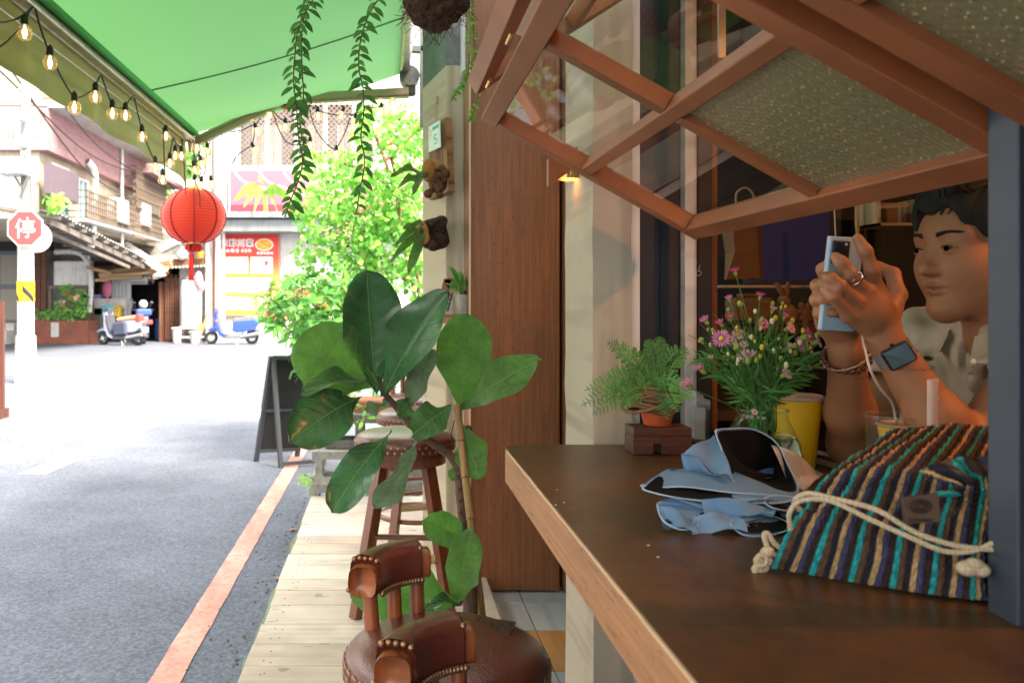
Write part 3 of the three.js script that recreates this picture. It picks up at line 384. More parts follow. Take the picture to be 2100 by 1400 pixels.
{ // restaurant
  const t = thing('restaurant_building', 'pale restaurant building with a grilled window above its long pink banner', 'building', [2, 0, -31]);
  part(t, 'wall', W.white, g => { g.ext(FX(436), 14, 0, FY(478), 27, 38); g.ext(FX(470), 14, FY(340), FY(345), 27, 38); g.ext(FX(440), FX(490), FY(445), 14, 27.02, 38); g.ext(FX(770), 14, FY(345), 14, 27.02, 38); g.ext(FX(490), FX(770), FY(210), 14, 27.02, 38); g.ext(FX(470), 14, FY(478), FY(345), 27.1, 38); g.ext(FX(490), FX(770), FY(345), FY(210), 28, 38); });
  part(t, 'pilaster', W.white, g => { g.ext(FX(425), FX(438), 0, FY(240), 26.8, 27.3); g.ext(FX(441), FX(468), FY(438), 12, 26.7, 27); });
  part(t, 'ledge', W.grey, g => { g.rbox(FX(700), FY(467), -26.6, FX(940) - FX(462), .38, .9, .02); g.rbox(FX(700), FY(447), -26.5, FX(940) - FX(462), .18, 1.1, .02); });
  part(t, 'base_strip', W.pale, g => g.ext(FX(572), 14, FY(700), FY(655), 26.95, 27));
  const w = part(t, 'window', M.whiteMetal, g => { for (const x of [490, 549, 609, 668, 727, 770]) g.ext(FX(x) - .07, FX(x) + .07, FY(345), FY(212), 26.86, 26.98); for (const y of [212, 345]) g.ext(FX(487), FX(773), FY(y) - .07, FY(y) + .07, 26.85, 26.97); });
  part(w, 'pane', MS(C(.14, .15, .17), .25), g => { for (const [a, b] of [[492, 547], [551, 607], [611, 666], [670, 725], [729, 768]]) g.ext(FX(a), FX(b), FY(343), FY(214), 27.3, 27.34); });
  for (const [a, b] of [[515, 575], [630, 668], [690, 725]]) part(w, 'curtain', W.pale, g => { for (let k = 0; k < 8; k++) g.box(FX(a) + (FX(b) - FX(a)) * (k + .5) / 8, FY(300), -27.25 - .03 * (k % 2), (FX(b) - FX(a)) / 8, 1.5, .03); });
  part(w, 'grille', MS(C(.25, .17, .13), .6), g => { const x0 = FX(490), x1 = FX(770), y0 = FY(345), y1 = FY(212), h = y1 - y0; for (let x = x0 - h; x < x1; x += .17) for (const s of [1, -1]) { let a = x, b = x + h, ya = y0, yb = y1; if (a < x0) { ya += x0 - a; a = x0; } if (b > x1) { yb -= b - x1; b = x1; } if (s < 0) { const q = ya; ya = y0 + y1 - q; yb = y0 + y1 - yb; } g.bar(V(a, ya, -26.83), V(b, yb, -26.83), .022, .012, V(0, 0, 1)); } });
  const bt = canvasTex(1024, 256, (x, W2, H) => { x.fillStyle = '#b5596a'; x.fillRect(0, 0, W2, H); x.strokeStyle = '#e8c8cc'; x.lineWidth = 9; for (let i = 0; i < 9; i++) { x.beginPath(); x.moveTo(20 + i * 120, 0); x.bezierCurveTo(80 + i * 120, 150, 200 + i * 90, 40, 210 + i * 110, 200); x.stroke(); } x.fillStyle = '#cf8f9a'; for (let i = 0; i < 60; i++) { x.beginPath(); x.arc(300 + (i * 97) % 720, (i * 61) % 250, 16, 0, 7); x.fill(); } x.fillStyle = '#a02f44'; x.fillRect(0, 210, W2, 46); });
  const b = part(t, 'banner_frame', M.whiteMetal, g => g.ext(FX(472), FX(905), FY(441), FY(348), 26.7, 26.8));
  flat(b, 'banner', MS(C(1, 1, 1), .6, { map: bt }), FX(475), FX(902), FY(437), FY(352), 26.695);
  part(t, 'pipe', M.whiteMetal, g => { for (const [x, r] of [[430, .06], [452, .1], [463, .05]]) g.cyl(V(FX(x), 0, -26.62), V(FX(x), 11, -26.62), r); g.tube([P(398, 468, 26.3), P(440, 466, 26.4), P(452, 458, 26.4)], .1, 12, 8); });
}
{ const t = thing('menu_board', 'tall red and orange menu board of the restaurant with white panels', 'sign', V(FX(506), FY(645), -26.95));
  const pic = canvasTex(512, 640, (x, w, h) => { const g = x.createLinearGradient(0, 0, 0, h); g.addColorStop(0, '#c01f22'); g.addColorStop(.35, '#d9502c'); g.addColorStop(.6, '#e89a3c'); g.addColorStop(1, '#e8873a'); x.fillStyle = g; x.fillRect(0, 0, w, h);
    x.strokeStyle = '#ffffff'; ['lao', 'deng', 'chuan', 'cai'].forEach((c, i) => glyph(x, c, 48 + i * 68, 36, 60, 15)); x.strokeStyle = '#4a0b0b'; ['lao', 'deng', 'chuan', 'cai'].forEach((c, i) => glyph(x, c, 48 + i * 68, 36, 60, 5));
    x.strokeStyle = '#ffffff'; ['chuan', 'wei', 'piao', 'xiang', 'four', 'zero', 'nian'].forEach((c, i) => glyph(x, c, 52 + i * 39 - (i > 4 ? (i - 4) * 10 : 0), 112, 30, 5)); ['lao', 'deng', 'chuan', 'cai', 'wei'].forEach((c, i) => glyph(x, c, 338 + i * 27, 136, 22, 4));
    x.fillStyle = '#fff4e8'; for (const [a, b, c, d] of [[45, 178, 225, 130], [290, 178, 175, 130], [45, 345, 145, 115], [200, 345, 130, 115], [340, 345, 125, 115], [45, 500, 145, 100], [200, 500, 130, 100], [340, 500, 125, 100]]) x.fillRect(a, b, c, d);
    x.fillStyle = '#f0c070'; for (let i = 0; i < 3; i++) for (let j = 0; j < 6; j++) x.fillRect(60 + (j % 3) * 150, 215 + i * 150 + (j > 2 ? 28 : 0), 90, 4);
    x.fillStyle = '#b04a5c'; x.beginPath(); x.arc(415, 225, 18, 0, 7); x.fill(); x.fillStyle = '#3d8a3d'; x.fillRect(395, 240, 36, 12);
    x.fillStyle = '#f7ead0'; x.beginPath(); x.ellipse(398, 80, 72, 48, 0, 0, 7); x.fill(); x.fillStyle = '#d98a1f'; x.beginPath(); x.ellipse(398, 80, 62, 40, 0, 0, 7); x.fill(); x.fillStyle = '#f0b545'; for (let i = 0; i < 26; i++) { x.beginPath(); x.arc(350 + (i * 37) % 96, 52 + (i * 23) % 56, 7, 0, 7); x.fill(); } });
  part(t, 'frame', MS(C(.35, .18, .12), .6), g => { g.ext(FX(439), FX(575), FY(648), FY(479), 26.86, 26.99); });
  flat(t, 'print', MS(C(1, 1, 1), .5, { map: pic }), FX(441), FX(572), FY(645), FY(482), 26.855); }
{ // banana plant on the ledge
  const t = thing('banana_plant', 'pale green banana leaves hanging before the pink banner', 'plant', P(540, 440, 26.1)), m = MP(C(.28, .5, .08), 1, { transmission: .35, thickness: 0 });
  part(t, 'stem', m, g => g.cyl(P(545, 446, 26.1), P(543, 390, 26.1), .08, .05));
  for (const [x1, y1, w] of [[480, 412, .5], [500, 425, .45], [520, 440, .4], [570, 438, .4], [590, 415, .45], [610, 428, .4], [530, 372, .35]]) part(t, 'leaf', m, g => { const a = P(543, 395, 26.1), b = P(x1, y1, 25.8), n = 9; let pl, pr; for (let i = 0; i <= n; i++) { const u = i / n, c = a.clone().lerp(b, u); c.y += .5 * Math.sin(u * Math.PI) * .6; const hw = w * .5 * Math.sin(Math.PI * Math.min(1, u * .9 + .08)) * (i % 2 ? .8 : 1), l = c.clone().add(V(0, hw * .6, .1)), r = c.clone().add(V(0, -hw, 0)); if (i) { g.quad(pl, c, c, l); g.quad(pl, l, r, pr); } pl = l; pr = r; } });
}
{ // shack
  const t = thing('tin_shack', 'cluttered tin roofed shack with a dark open doorway', 'shack', [-8, 0, -28]), d = 27;
  part(t, 'back_wall', W.dark, g => { g.ext(FX(185), FX(428), 0, FY(540), 29.5, 29.7); g.ext(FX(185), FX(190), 0, FY(540), 27.2, 29.5); g.ext(FX(185), FX(428), FY(545), FY(535), 27.2, 29.6); });
  part(t, 'side_wall', W.pale, g => { g.ext(FX(366), FX(424), 0, FY(548), 27.1, 28.8); g.ext(FX(150), FX(232), FY(645), FY(690), 27.0, 27.2); });
  part(t, 'door', W.wood, g => { g.box(FX(333), (FY(580) + FY(700)) / 2, -27.1, .35, FY(580) - FY(705), .05, 0, .9, 0); for (let i = 0; i < 6; i++) g.ext(FX(338 + i * 5), FX(342 + i * 5), FY(698), FY(560 + (i * 7) % 12), 27 - (i % 2) * .03, 27.05); });
  part(t, 'curtain', MS(C(.55, .58, .6), .9), g => { for (let i = 0; i < 10; i++) g.box(FX(229 + i * 3.8), FY(610 + (i % 3)), -27.1 - .04 * (i % 2), .07, 1.15, .03); });
  part(t, 'upper_wall', W.pale, g => { g.ext(FX(150), FX(428), FY(530), FY(470), 28.5, 30); });
  const sheet = (x0, y0, x1, y1, dd, depth, n) => { const g = new G(); for (let i = 0; i < n; i++) { const q = u => { const x = x0 + (x1 - x0) * u, y = y0 + (y1 - y0) * u; return [x, y]; }, [a, b] = q(i / n), [c, e] = q((i + 1) / n), h = .05; const A = P(a, b, dd), B = P((a + c) / 2, (b + e) / 2, dd), D = P(c, e, dd), k = v => v.clone().add(V(0, .55, -depth)); B.y += h; g.quad(A, B, k(B), k(A)); g.quad(B, D, k(D), k(B)); } return g; };
  { const g = new G(), n = 44; for (let i = 0; i < n; i++) { const q = u => V(-7.55 + .25 * u, 3.28 - 1.0 * u + .03 * (vn(u * 20, 2, 256, 256) - .5), -19 - 9 * u), A = q(i / n), D = q((i + 1) / n), B = A.clone().lerp(D, .5).add(V(0, .06, 0)), k = v => v.clone().add(V(-2.2, .5, 0)); g.quad(A, B, k(B), k(A)); g.quad(B, D, k(D), k(B)); } g.mesh('roof_sheet', W.corr, t); }
  part(t, 'roof_beam', MS(C(.2, .17, .15), .9, { map: T.mott }), g => { g.bar(V(-7.7, 3.1, -19), V(-7.45, 2.1, -28), .09, .14); for (let i = 0; i < 13; i++) { const u = i / 12; g.bar(V(-7.5 + .25 * u, 3.2 - u, -19 - 9 * u), V(-9.5, 3.55 - u, -19 - 9 * u), .06, .08); } g.bar(V(-7.9, 2.9, -19.3), V(-7.5, 2.3, -24), .07, .09); });
  sheet(228, 556, 420, 548, 26.4, 1.8, 26).mesh('roof_sheet', W.corr, t);
  part(t, 'roof_edge', M.whiteMetal, g => { g.bar(P(255, 500, 25.5), P(338, 558, 25.5), .3, .12, V(0, 1, .3));  });
  part(t, 'rafter', W.wood, g => { for (let i = 0; i < 9; i++) { const x = 130 + i * 22, y = 470 + i * 11; g.bar(P(x, y, 26), P(x + 8, y + 22, 26), .06, .06); } g.bar(P(125, 485, 26.1), P(270, 535, 26.1), .1, .12); g.bar(P(185, 565, 26.3), P(190, 700, 26.3), .12, .12); g.bar(P(280, 520, 26.2), P(345, 562, 26.2), .08, .1); for (const x of [233, 239]) g.bar(P(x, 500, 26.4), P(x, 560, 26.4), .05, .05); });
  part(t, 'plank_roof', W.tan, g => { g.bar(P(205, 568, 25.9), P(350, 540, 25.9), .12, .3, V(0, 1, .6)); g.bar(P(230, 558, 25.8), P(345, 550, 25.8), .5, .06, V(0, 1, .5)); g.bar(P(180, 548, 25.9), P(240, 563, 25.9), .3, .1); g.bar(P(195, 575, 25.9), P(290, 566, 25.9), .1, .08); });
  part(t, 'tarp', W.pale, g => { let prev; for (let i = 0; i <= 8; i++) { const x = 292 + i * 6, s = Math.sin(i * .4) * 6, a = P(x, 560 - i * .5, 26.5), b = P(x, 566 + s, 26.3); if (prev) g.quad(prev[0], a, b, prev[1]); prev = [a, b]; } });
  part(t, 'rusty_panel', M.rust, g => { g.ext(FX(190), FX(232), FY(574), FY(545), 26.9, 27); g.ext(FX(360), FX(424), FY(548), FY(532), 26.6, 27); g.ext(FX(140), FX(190), FY(508), FY(490), 26.8, 27); });
  part(t, 'corrugated_wall', W.corr, g => { for (let i = 0; i < 22; i++) g.ext(FX(110 + i * 3), FX(111.6 + i * 3), FY(540), FY(492), 26.9, 26.95); g.ext(FX(108), FX(178), FY(540), FY(490), 26.95, 27); });
  part(t, 'small_window', W.dark, g => g.ext(FX(289), FX(306), FY(476), FY(452), 28.35, 28.5));
}
const junk = (name, label, cat, x, y, d, mat, f) => { const t = thing(name, label, cat, P(x, y, d)); part(t, 'body', mat, f); return t; };
junk('curtain_cloth', 'pink cloth hanging in the shack window opening', 'cloth', 219, 605, 26.9, W.pinkCloth, g => g.sph(P(219, 592, 26.8), .24, .7, 1.3, .4));
junk('cabinet', 'ochre cabinet in the shack behind the hanging cloth', 'cabinet', 205, 605, 27.4, MS(C(.32, .19, .02), .6), g => { g.ext(FX(188), FX(230), FY(606), FY(580), 27.6, 28); g.ext(FX(188), FX(230), FY(592), FY(591), 27.58, 27.6); });
junk('basin', 'purple plastic basin beneath the ochre cabinet', 'basin', 197, 615, 27, MS(C(.3, .26, .6), .5), g => g.lathe([[.15, 0], [.2, .02], [.24, .14], [.22, .14], [.19, .03], [0, .02]], FX(197), FY(613), -27, 18));
junk('work_table', 'white covered table standing left of the shack opening', 'table', 207, 660, 26.8, W.white, g => { g.ext(FX(186), FX(264), FY(632), FY(612), 26.6, 27.4); for (const x of [188, 262]) g.ext(FX(x) - .03, FX(x) + .03, 0, FY(632), 26.7, 26.76); });
junk('crate', 'bright blue printed crate under the white table', 'crate', 235, 650, 26.5, MS(C(.08, .5, .6), .5), g => { g.rbox(FX(235), FY(637), -26.4, .34, .36, .3, .02); for (let i = 0; i < 3; i++) g.box(FX(235), FY(632 + i * 5), -26.24, .3, .03, .02); });
junk('crate', 'mustard yellow crate beside the bright blue one', 'crate', 252, 650, 26.5, MS(C(.5, .34, .02), .5), g => { g.rbox(FX(252), FY(637), -26.45, .22, .36, .3, .02); g.box(FX(252), FY(630), -26.29, .18, .03, .02); });
{ const t = thing('water_tank', 'white cylindrical tank with a red ring emblem by the shack', 'tank', P(391, 672, 26.5)); const x = FX(391, 26.5), r = .33;
  part(t, 'tank_body', W.white, g => g.lathe([[0, FY(574, 26.5)], [r * .8, FY(575, 26.5)], [r * .85, FY(580, 26.5)], [r, FY(587, 26.5)], [r * 1.04, FY(600, 26.5)], [r * 1.04, FY(640, 26.5)], [r, FY(662, 26.5)], [r * .9, FY(668, 26.5)], [0, FY(668, 26.5)]], x, 0, -26.5, 28));
  part(t, 'emblem', W.red, g => { for (let i = 0; i < 11; i++) { const a = -1.5 + i * .3, u = .35 + Math.cos(a) * .16, v = Math.sin(a) * .2; g.box(x + Math.sin(u) * r * 1.05, FY(610, 26.5) + v, -26.5 + Math.cos(u) * r * 1.05, .035, .05, .02, 0, u, 0); } });
  part(t, 'leg', M.whiteMetal, g => { for (const k of [-1, 1]) for (const z of [-.2, .2]) g.bar(V(x + k * .28, 0, -26.5 + z), V(x + k * .28, FY(668, 26.5), -26.5 + z), .05, .05); g.box(x, FY(672, 26.5), -26.5, .75, .05, .7); g.box(x, .18, -26.5, .75, .04, .6); });
  part(t, 'valve', M.metal, g => { g.cyl(V(x, FY(574, 26.5), -26.5), V(x, FY(566, 26.5), -26.5), .09, .07, 12); for (const k of [-1, 1]) g.cyl(V(x + k * .16, FY(575, 26.5), -26.5), V(x + k * .1, FY(567, 26.5), -26.5), .02); }); }
junk('bag', 'pink and white plastic bag hung beside the white tank', 'bag', 410, 600, 26.2, MS(C(.62, .28, .32), .6), g => { g.sph(P(407, 572, 26.2), .13, 1, 1.9, .6); g.sph(P(413, 586, 26.2), .13, .9, 1.4, .6); });
junk('bucket', 'white bucket with a lid standing left of the tank', 'bucket', 362, 696, 26, W.white, g => g.lathe([[.12, 0], [.15, .42], [.17, .43], [.17, .47], [0, .48]], FX(362, 26), .02, -26, 18));
junk('bucket', 'white bucket standing right of the tank near the scooter', 'bucket', 396, 700, 25.8, W.white, g => g.lathe([[.14, 0], [.18, .34], [.195, .34], [.195, .37], [.16, .36], [0, .3]], FX(400, 25.8), .01, -25.8, 18));
junk('broom', 'orange straw broom lying beside the right white bucket', 'broom', 412, 678, 26.1, MS(C(.5, .24, .06), .9), g => { g.cyl(P(402, 690, 26.1), P(418, 664, 26.1), .17, .05, 9); g.cyl(P(418, 664, 26.1), P(432, 620, 26.2), .02); });
junk('barrel', 'blue barrel standing in the dark shack doorway', 'barrel', 332, 690, 27.6, MS(C(.02, .08, .25), .5), g => g.lathe([[.2, 0], [.24, .1], [.25, .4], [.23, .72], [.2, .74], [0, .73]], FX(332, 27.6), .02, -27.6, 18));
junk('roof_tub', 'grey and tan tub lying on the shack roof', 'tub', 340, 515, 26.8, W.pale, g => { g.at(new RoundedBoxGeometry(.7, .2, .4, 2, .06), FX(351), FY(506), -26.8, 0, 0, .45); g.at(new RoundedBoxGeometry(.5, .12, .3, 2, .05), FX(356), FY(496), -26.8, 0, 0, .2); });
junk('white_sack', 'white sack lying on the roof edge by the lantern tail', 'sack', 374, 530, 26.5, W.white, g => { g.sph(P(373, 522, 26.5), .19, 1, .9, .8); g.sph(P(373, 511, 26.5), .06, 1, 1.6, 1); });
junk('orange_bucket', 'orange bucket on the roof edge right of the white sack', 'bucket', 410, 530, 26.5, MS(C(.65, .2, .02), .5), g => g.lathe([[.1, 0], [.14, .22], [.12, .22], [.09, .02]], FX(410, 26.5), FY(529, 26.5), -26.5, 14));
/* left apartments along the side of the street */
{ const X = -8, t = thing('apartment_block', 'old pink and cream apartment block with caged balconies', 'building', [-11, 0, -24]);
  const D = x => X * FOC / (x - VX), Y = (x, y) => EYE - (y - VY) / FOC * D(x);
  part(t, 'wall', W.beige, g => { g.ext(X, -16, 3.2, 5.0, 19, 29); g.ext(X - .05, -16, 5.8, 9.5, 19, 29); });
  part(t, 'pink_band', W.pink, g => { g.ext(X + .25, X - 1, 4.75, 5.75, 18.9, 28.6); });
  part(t, 'balcony_floor', W.pale, g => { g.ext(X + 1.0, X, 5.72, 5.85, 18.9, 26.5); g.ext(X + .55, X, 3.28, 3.38, 20.5, 27.5); });
  for (const [a, b, y0, y1, o] of [[19, 26.5, 5.85, 7.0, 1.0], [20.5, 27.5, 3.38, 4.05, .55], [24.4, 27.6, 4.1, 5.3, .6], [19.2, 21, 6.0, 7.4, .7]]) part(t, 'balcony_cage', W.cage, g => { for (let d = a; d <= b; d += .16) g.ext(X + o - .015, X + o + .015, y0, y1, d, d + .03); for (let k = 0; k < 5; k++) { const y = y0 + (y1 - y0) * k / 4; g.ext(X + o - .02, X + o + .02, y - .018, y + .018, a, b); g.ext(X, X + o, y - .015, y + .015, a, a + .03); } });
  for (const [d0, d1, y0, y1] of [[19.6, 20.7, 3.35, 4.6], [21.3, 22, 3.2, 4.5], [20, 21.3, 6.4, 7.8], [22.4, 24, 6.4, 7.8], [25, 26.4, 6.4, 7.8]]) { const w = part(t, 'window', M.whiteMetal, g => { g.ext(X - .02, X + .05, y0, y0 + .07, d0, d1); g.ext(X - .02, X + .05, y1 - .07, y1, d0, d1); for (const q of [d0, (d0 + d1) / 2 - .03, d1 - .07]) g.ext(X - .02, X + .05, y0 + .07, y1 - .07, q, q + .07); }); part(w, 'pane', W.glassTeal, g => g.ext(X - .04, X + .015, y0 + .06, y1 - .06, d0 + .06, d1 - .06)); }
  part(t, 'shutter', W.cage, g => { for (let k = 0; k < 9; k++) g.ext(X + .5, X + .56, 3.2 + k * .2, 3.3 + k * .2, 24.4, 25.4); });
  part(t, 'drain_pipe', M.whiteMetal, g => { g.tube([V(X + .3, 4.9, -21.2), V(X + .35, 4.7, -21.6), V(X + .35, 3.6, -21.6), V(X + .3, 2.7, -21.5)], .09, 20, 8); g.cyl(V(X + .3, 2.7, -24), V(X + .3, 9, -24), .05); });
  part(t, 'roof_flap', W.pink, g => g.ext(X + .9, X - .5, 5.2, 5.32, 25, 28.8));
}
{ const t = thing('wall_sign', 'plain mauve sign board hung on the apartment wall', 'sign', [-7.6, 3.8, -20.2]); part(t, 'board', MS(C(.1, .075, .095), .6), g => g.ext(-7.72, -7.6, 3.72, 4.4, 18.6, 20.4)); part(t, 'bracket', M.metal, g => { for (const d of [18.9, 20.1]) g.ext(-8, -7.7, 4.1, 4.15, d, d + .05); }); }
{ const t = thing('street_cables', 'thin black cables strung along the apartment front', 'cables', [-7.4, 5.6, -24]); for (const [y0, y1, s] of [[5.7, 5.2, .3], [4.9, 4.4, .35], [4.6, 5.4, .2], [6.9, 6.2, .4]]) part(t, 'cable', M.cable, g => g.tube([V(-6.2, y0 + .4, -13), V(-7.1, (y0 + y1) / 2 - s, -20), V(-7.6, y1, -28)], .018, 24, 5)); }
const ac = thing('air_conditioner', 'white air conditioner box below the pink band', 'air conditioner', [-7.5, 3.5, -23.2], 'air conditioners on the apartment wall');
part(ac, 'case', M.whiteMetal, g => g.rbox(-7.55, 3.85, -23.2, .35, .62, .85, .03)); part(ac, 'grille', W.pale, g => { for (let k = 0; k < 9; k++) g.box(-7.37, 3.62 + k * .055, -23.2, .02, .02, .6); }); part(ac, 'shelf', M.metal, g => g.ext(-8, -7.35, 3.48, 3.52, 22.75, 23.65));
copyOf(ac, 'white air conditioner box on the upper apartment wall', [-7.5, 6.2, -22]); copyOf(ac, 'white air conditioner box beside the tall white cage', [-7.5, 3.62, -25.4]); copyOf(ac, 'white air conditioner box low beside the small dark window', [-8.3, 1.9, -27.2], Math.PI / -2);
{ const t = thing('corner_shop', 'grey corner shop with a mauve awning and mesh door at left', 'shop', [-14, 0, -26.5]), d = 26.4;
  part(t, 'wall', W.pale, g => { g.ext(FX(-260, d), FX(92, d), 0, 8.5, d, 34); });
  part(t, 'awning', W.purple, g => { const y = FY(395, d), z = FY(490, d), a = FX(-200, d), b = FX(36, d), e = FX(118, d); g.quad(V(a, y, -d), V(b, y, -d), V(e, z, -d + 1.8), V(a, z, -d + 1.8)); g.ext(a, e, z - .1, z, d - 1.8, d - 1.74); });
  part(t, 'fascia', W.dark, g => g.ext(FX(-200, d), FX(110, d), FY(515, d), FY(495, d), d - .3, d));
  part(t, 'doorway', MS(C(.1, .115, .13), .5), g => { g.ext(FX(-40, d), FX(40, d), FY(662, d), FY(515, d), d - .12, d - .02); });
  part(t, 'mesh_panel', MS(C(.24, .22, .18), .6), g => { for (const [a, b] of [[523, 583], [593, 655]]) { g.ext(FX(5, d), FX(38, d), FY(b, d), FY(a, d), d - .16, d - .14); } });
  part(t, 'tiled_wall', W.redTile, g => { for (let i = 0; i < 6; i++) for (let j = 0; j < 24; j++) g.box(FX(67 + i * 4, d), FY(522 + j * 5.4, d), -d + .03 + rnd(.02), .05, .07, .04); });
  part(t, 'post', W.wood, g => { for (const x of [88, 95, 100]) g.ext(FX(x, d) - .04, FX(x, d) + .04, 0, FY(505, d), d - .35, d - .27); });
  part(t, 'step', W.white, g => { g.ext(FX(-60, d), FX(45, d), 0, FY(676, d), d - 1.1, d); g.ext(FX(-60, d), FX(45, d), FY(676, d), FY(662, d), d - .6, d); });
  part(t, 'upper_pipe', MS(C(.17, .055, .05), .7), g => { for (const x of [8, 22]) g.cyl(P(x, 0, d - .2), P(x, 330, d - .2), .12, .12, 10); }); }
{ const t = thing('row_house', 'row of houses on the opposite side of the street behind the picture edge', 'building', [-11, 0, 4]); part(t, 'wall', W.pale, g => g.ext(-8.2, -15, 0, 6.5, -22, 12)); part(t, 'window', W.winDark, g => { for (let k = 0; k < 8; k++) g.ext(-8.25, -8.18, 3.5, 5, -20 + k * 4, -18 + k * 4); }); }
{ // brick planter
  const d = 25.6, t = thing('brick_planter', 'long red brick planter with a white plaque', 'planter', P(120, 702, d)), x0 = FX(66, d), x1 = FX(180, d), h = FY(656, d);
  part(t, 'mortar', W.pale, g => g.ext(x0 + .01, x1 - .01, 0, h - .03, d + .01, d + .9));
  part(t, 'brick', W.brick, g => { const n = 10, w = .175; for (let j = 0; j < n; j++) for (let x = x0 - (j % 2) * w / 2; x < x1; x += w) { const a = Math.max(x, x0), b = Math.min(x + w - .012, x1); if (b > a + .02) g.ext(a, b, j * h / n + .01, (j + 1) * h / n, d - .01 - rnd(.008), d + .09); } for (let j = 0; j < n; j++) for (let k = 0; k < 5; k++) g.ext(x1 - .09, x1, j * h / n + .01, (j + 1) * h / n, d + .1 + k * .16, d + .24 + k * .16); }, { kind: 'stuff' });
  part(t, 'plaque', W.white, g => g.rbox((FX(105, d) + FX(121, d)) / 2, FY(676, d), -d + .03, .25, .46, .03, .08, 0, 0, 0, 3)); }
{ const t = thing('white_cabinet', 'white metal cabinet on a frame behind the planter', 'cabinet', P(143, 660, 26.2)), d = 26; part(t, 'case', M.whiteMetal, g => g.rbox((FX(108, d) + FX(180, d)) / 2, FY(560, d), -26.3, FX(180, d) - FX(108, d), FY(536, d) - FY(586, d), .5, .03)); part(t, 'frame', W.cage, g => { for (const x of [99, 178]) g.ext(FX(x, d) - .05, FX(x, d) + .05, 0, FY(586, d), 26.1, 26.2); g.ext(FX(97, d), FX(180, d), FY(592, d), FY(585, d), 26.05, 26.2); }); part(t, 'hose', M.whiteMetal, g => g.tube([P(112, 517, 25.9), P(145, 516, 25.9), P(165, 521, 25.9), P(180, 540, 25.9), P(186, 570, 25.9), P(183, 640, 25.9)], .08, 30, 8)); }
junk('terracotta_pot', 'terracotta pot on the cabinet frame', 'pot', 139, 600, 25.9, MS(C(.45, .15, .06), .8), g => g.lathe([[.08, 0], [.12, .15], [.1, .15]], FX(139, 25.9), FY(606, 25.9), -25.9, 12));
junk('terracotta_pot', 'terracotta pot lower down above the brick planter', 'pot', 130, 628, 25.8, MS(C(.45, .15, .06), .8), g => g.lathe([[.09, 0], [.13, .16], [.1, .15]], FX(130, 25.8), FY(630, 25.8), -25.8, 12));
/* paler buildings and trees beyond */
{ const t = thing('far_building', 'white far building with a teal window beyond the lantern', 'building', [-12, 0, -45]); part(t, 'wall', W.white, g => g.ext(FX(325, 44), FX(560, 44), 0, 16, 44, 54)); for (const [x, y] of [[340, 345], [352, 395], [372, 300], [420, 300]]) { const w = part(t, 'window', M.whiteMetal, g => g.ext(FX(x - 9, 44), FX(x + 9, 44), FY(y + 24, 44), FY(y - 22, 44), 43.8, 43.95)); part(w, 'pane', W.teal, g => g.ext(FX(x - 7, 44), FX(x + 7, 44), FY(y + 22, 44), FY(y - 20, 44), 43.75, 43.79)); } }
{ const t = thing('far_building', 'pale pink far building behind the apartment block', 'building', [-20, 0, -60]); part(t, 'wall', MS(C(.55, .4, .45), .9, { map: T.grime }), g => g.ext(FX(255, 58), FX(335, 58), 0, 15, 58, 66)); part(t, 'roof_edge', W.pale, g => g.ext(FX(250, 58), FX(338, 58), 15, 15.4, 57.8, 66)); for (const x of [272, 305]) part(t, 'window', W.winDark, g => g.ext(FX(x, 58), FX(x + 14, 58), 9, 11, 57.9, 57.95)); }
/* ---------- pole with the stop sign ---------- */
{ const d = 13, x = FX(52, d), t = thing('utility_pole', 'white concrete utility pole carrying a transformer box', 'pole', [x, 0, -d]);
  part(t, 'shaft', W.white, g => g.cyl(V(x, 0, -d), V(x, 2.75, -d), .128, .118, 20));
  part(t, 'upper_shaft', W.grey, g => g.cyl(V(x, 2.75, -d), V(x, 9, -d), .075, .06, 16));
  part(t, 'base_collar', W.pale, g => g.cyl(V(x, 0, -d), V(x, .75, -d), .17, .15, 20));
  part(t, 'warning_band', canvasBand(), g => g.cyl(V(x, FY(618, d), -d), V(x, FY(576, d), -d), .133, .131, 20, true), { keepUV: true });
  part(t, 'transformer', M.whiteMetal, g => { g.rbox(FX(35, d), FY(345, d), -d + .1, .46, .26, .4, .04); });
  part(t, 'strut', M.greyMetal, g => { g.bar(P(45, 420, d), P(45, 360, d - .1), .04, .04); g.bar(P(38, 405, d - .15), P(58, 362, d - .15), .03, .03); g.bar(P(45, 388, d - .15), P(30, 362, d - .15), .03, .03); g.bar(P(63, 435, d - .1), P(61, 362, d - .1), .02, .02); });
  part(t, 'step_bolt', M.metal, g => { for (let k = 0; k < 8; k++) g.cyl(V(x - .2, 2.6 + k * .4, -d), V(x + .2, 2.6 + k * .4, -d), .012); });
  part(t, 'signal_box', W.pale, g => { g.rbox(FX(58, d), FY(296, d), -d + .2, .17, .17, .18, .03); g.rbox(FX(58, d), FY(246, d), -d + .2, .12, .14, .15, .02); g.rbox(FX(62, d), FY(320, d), -d + .2, .1, .08, .12, .02); });
}
function canvasBand() { return MS(C(1, 1, 1), .7, { map: canvasTex(256, 64, (x, w, h) => { x.fillStyle = '#f0b400'; x.fillRect(0, 0, w, h); x.fillStyle = '#161616'; for (let i = -1; i < 3; i++) { x.beginPath(); x.moveTo(i * 90, 12); x.lineTo(i * 90 + 60, 52); x.lineTo(i * 90 + 60, 64); x.lineTo(i * 90 + 46, 64); x.lineTo(i * 90 - 14, 24); x.fill(); } }) }); }
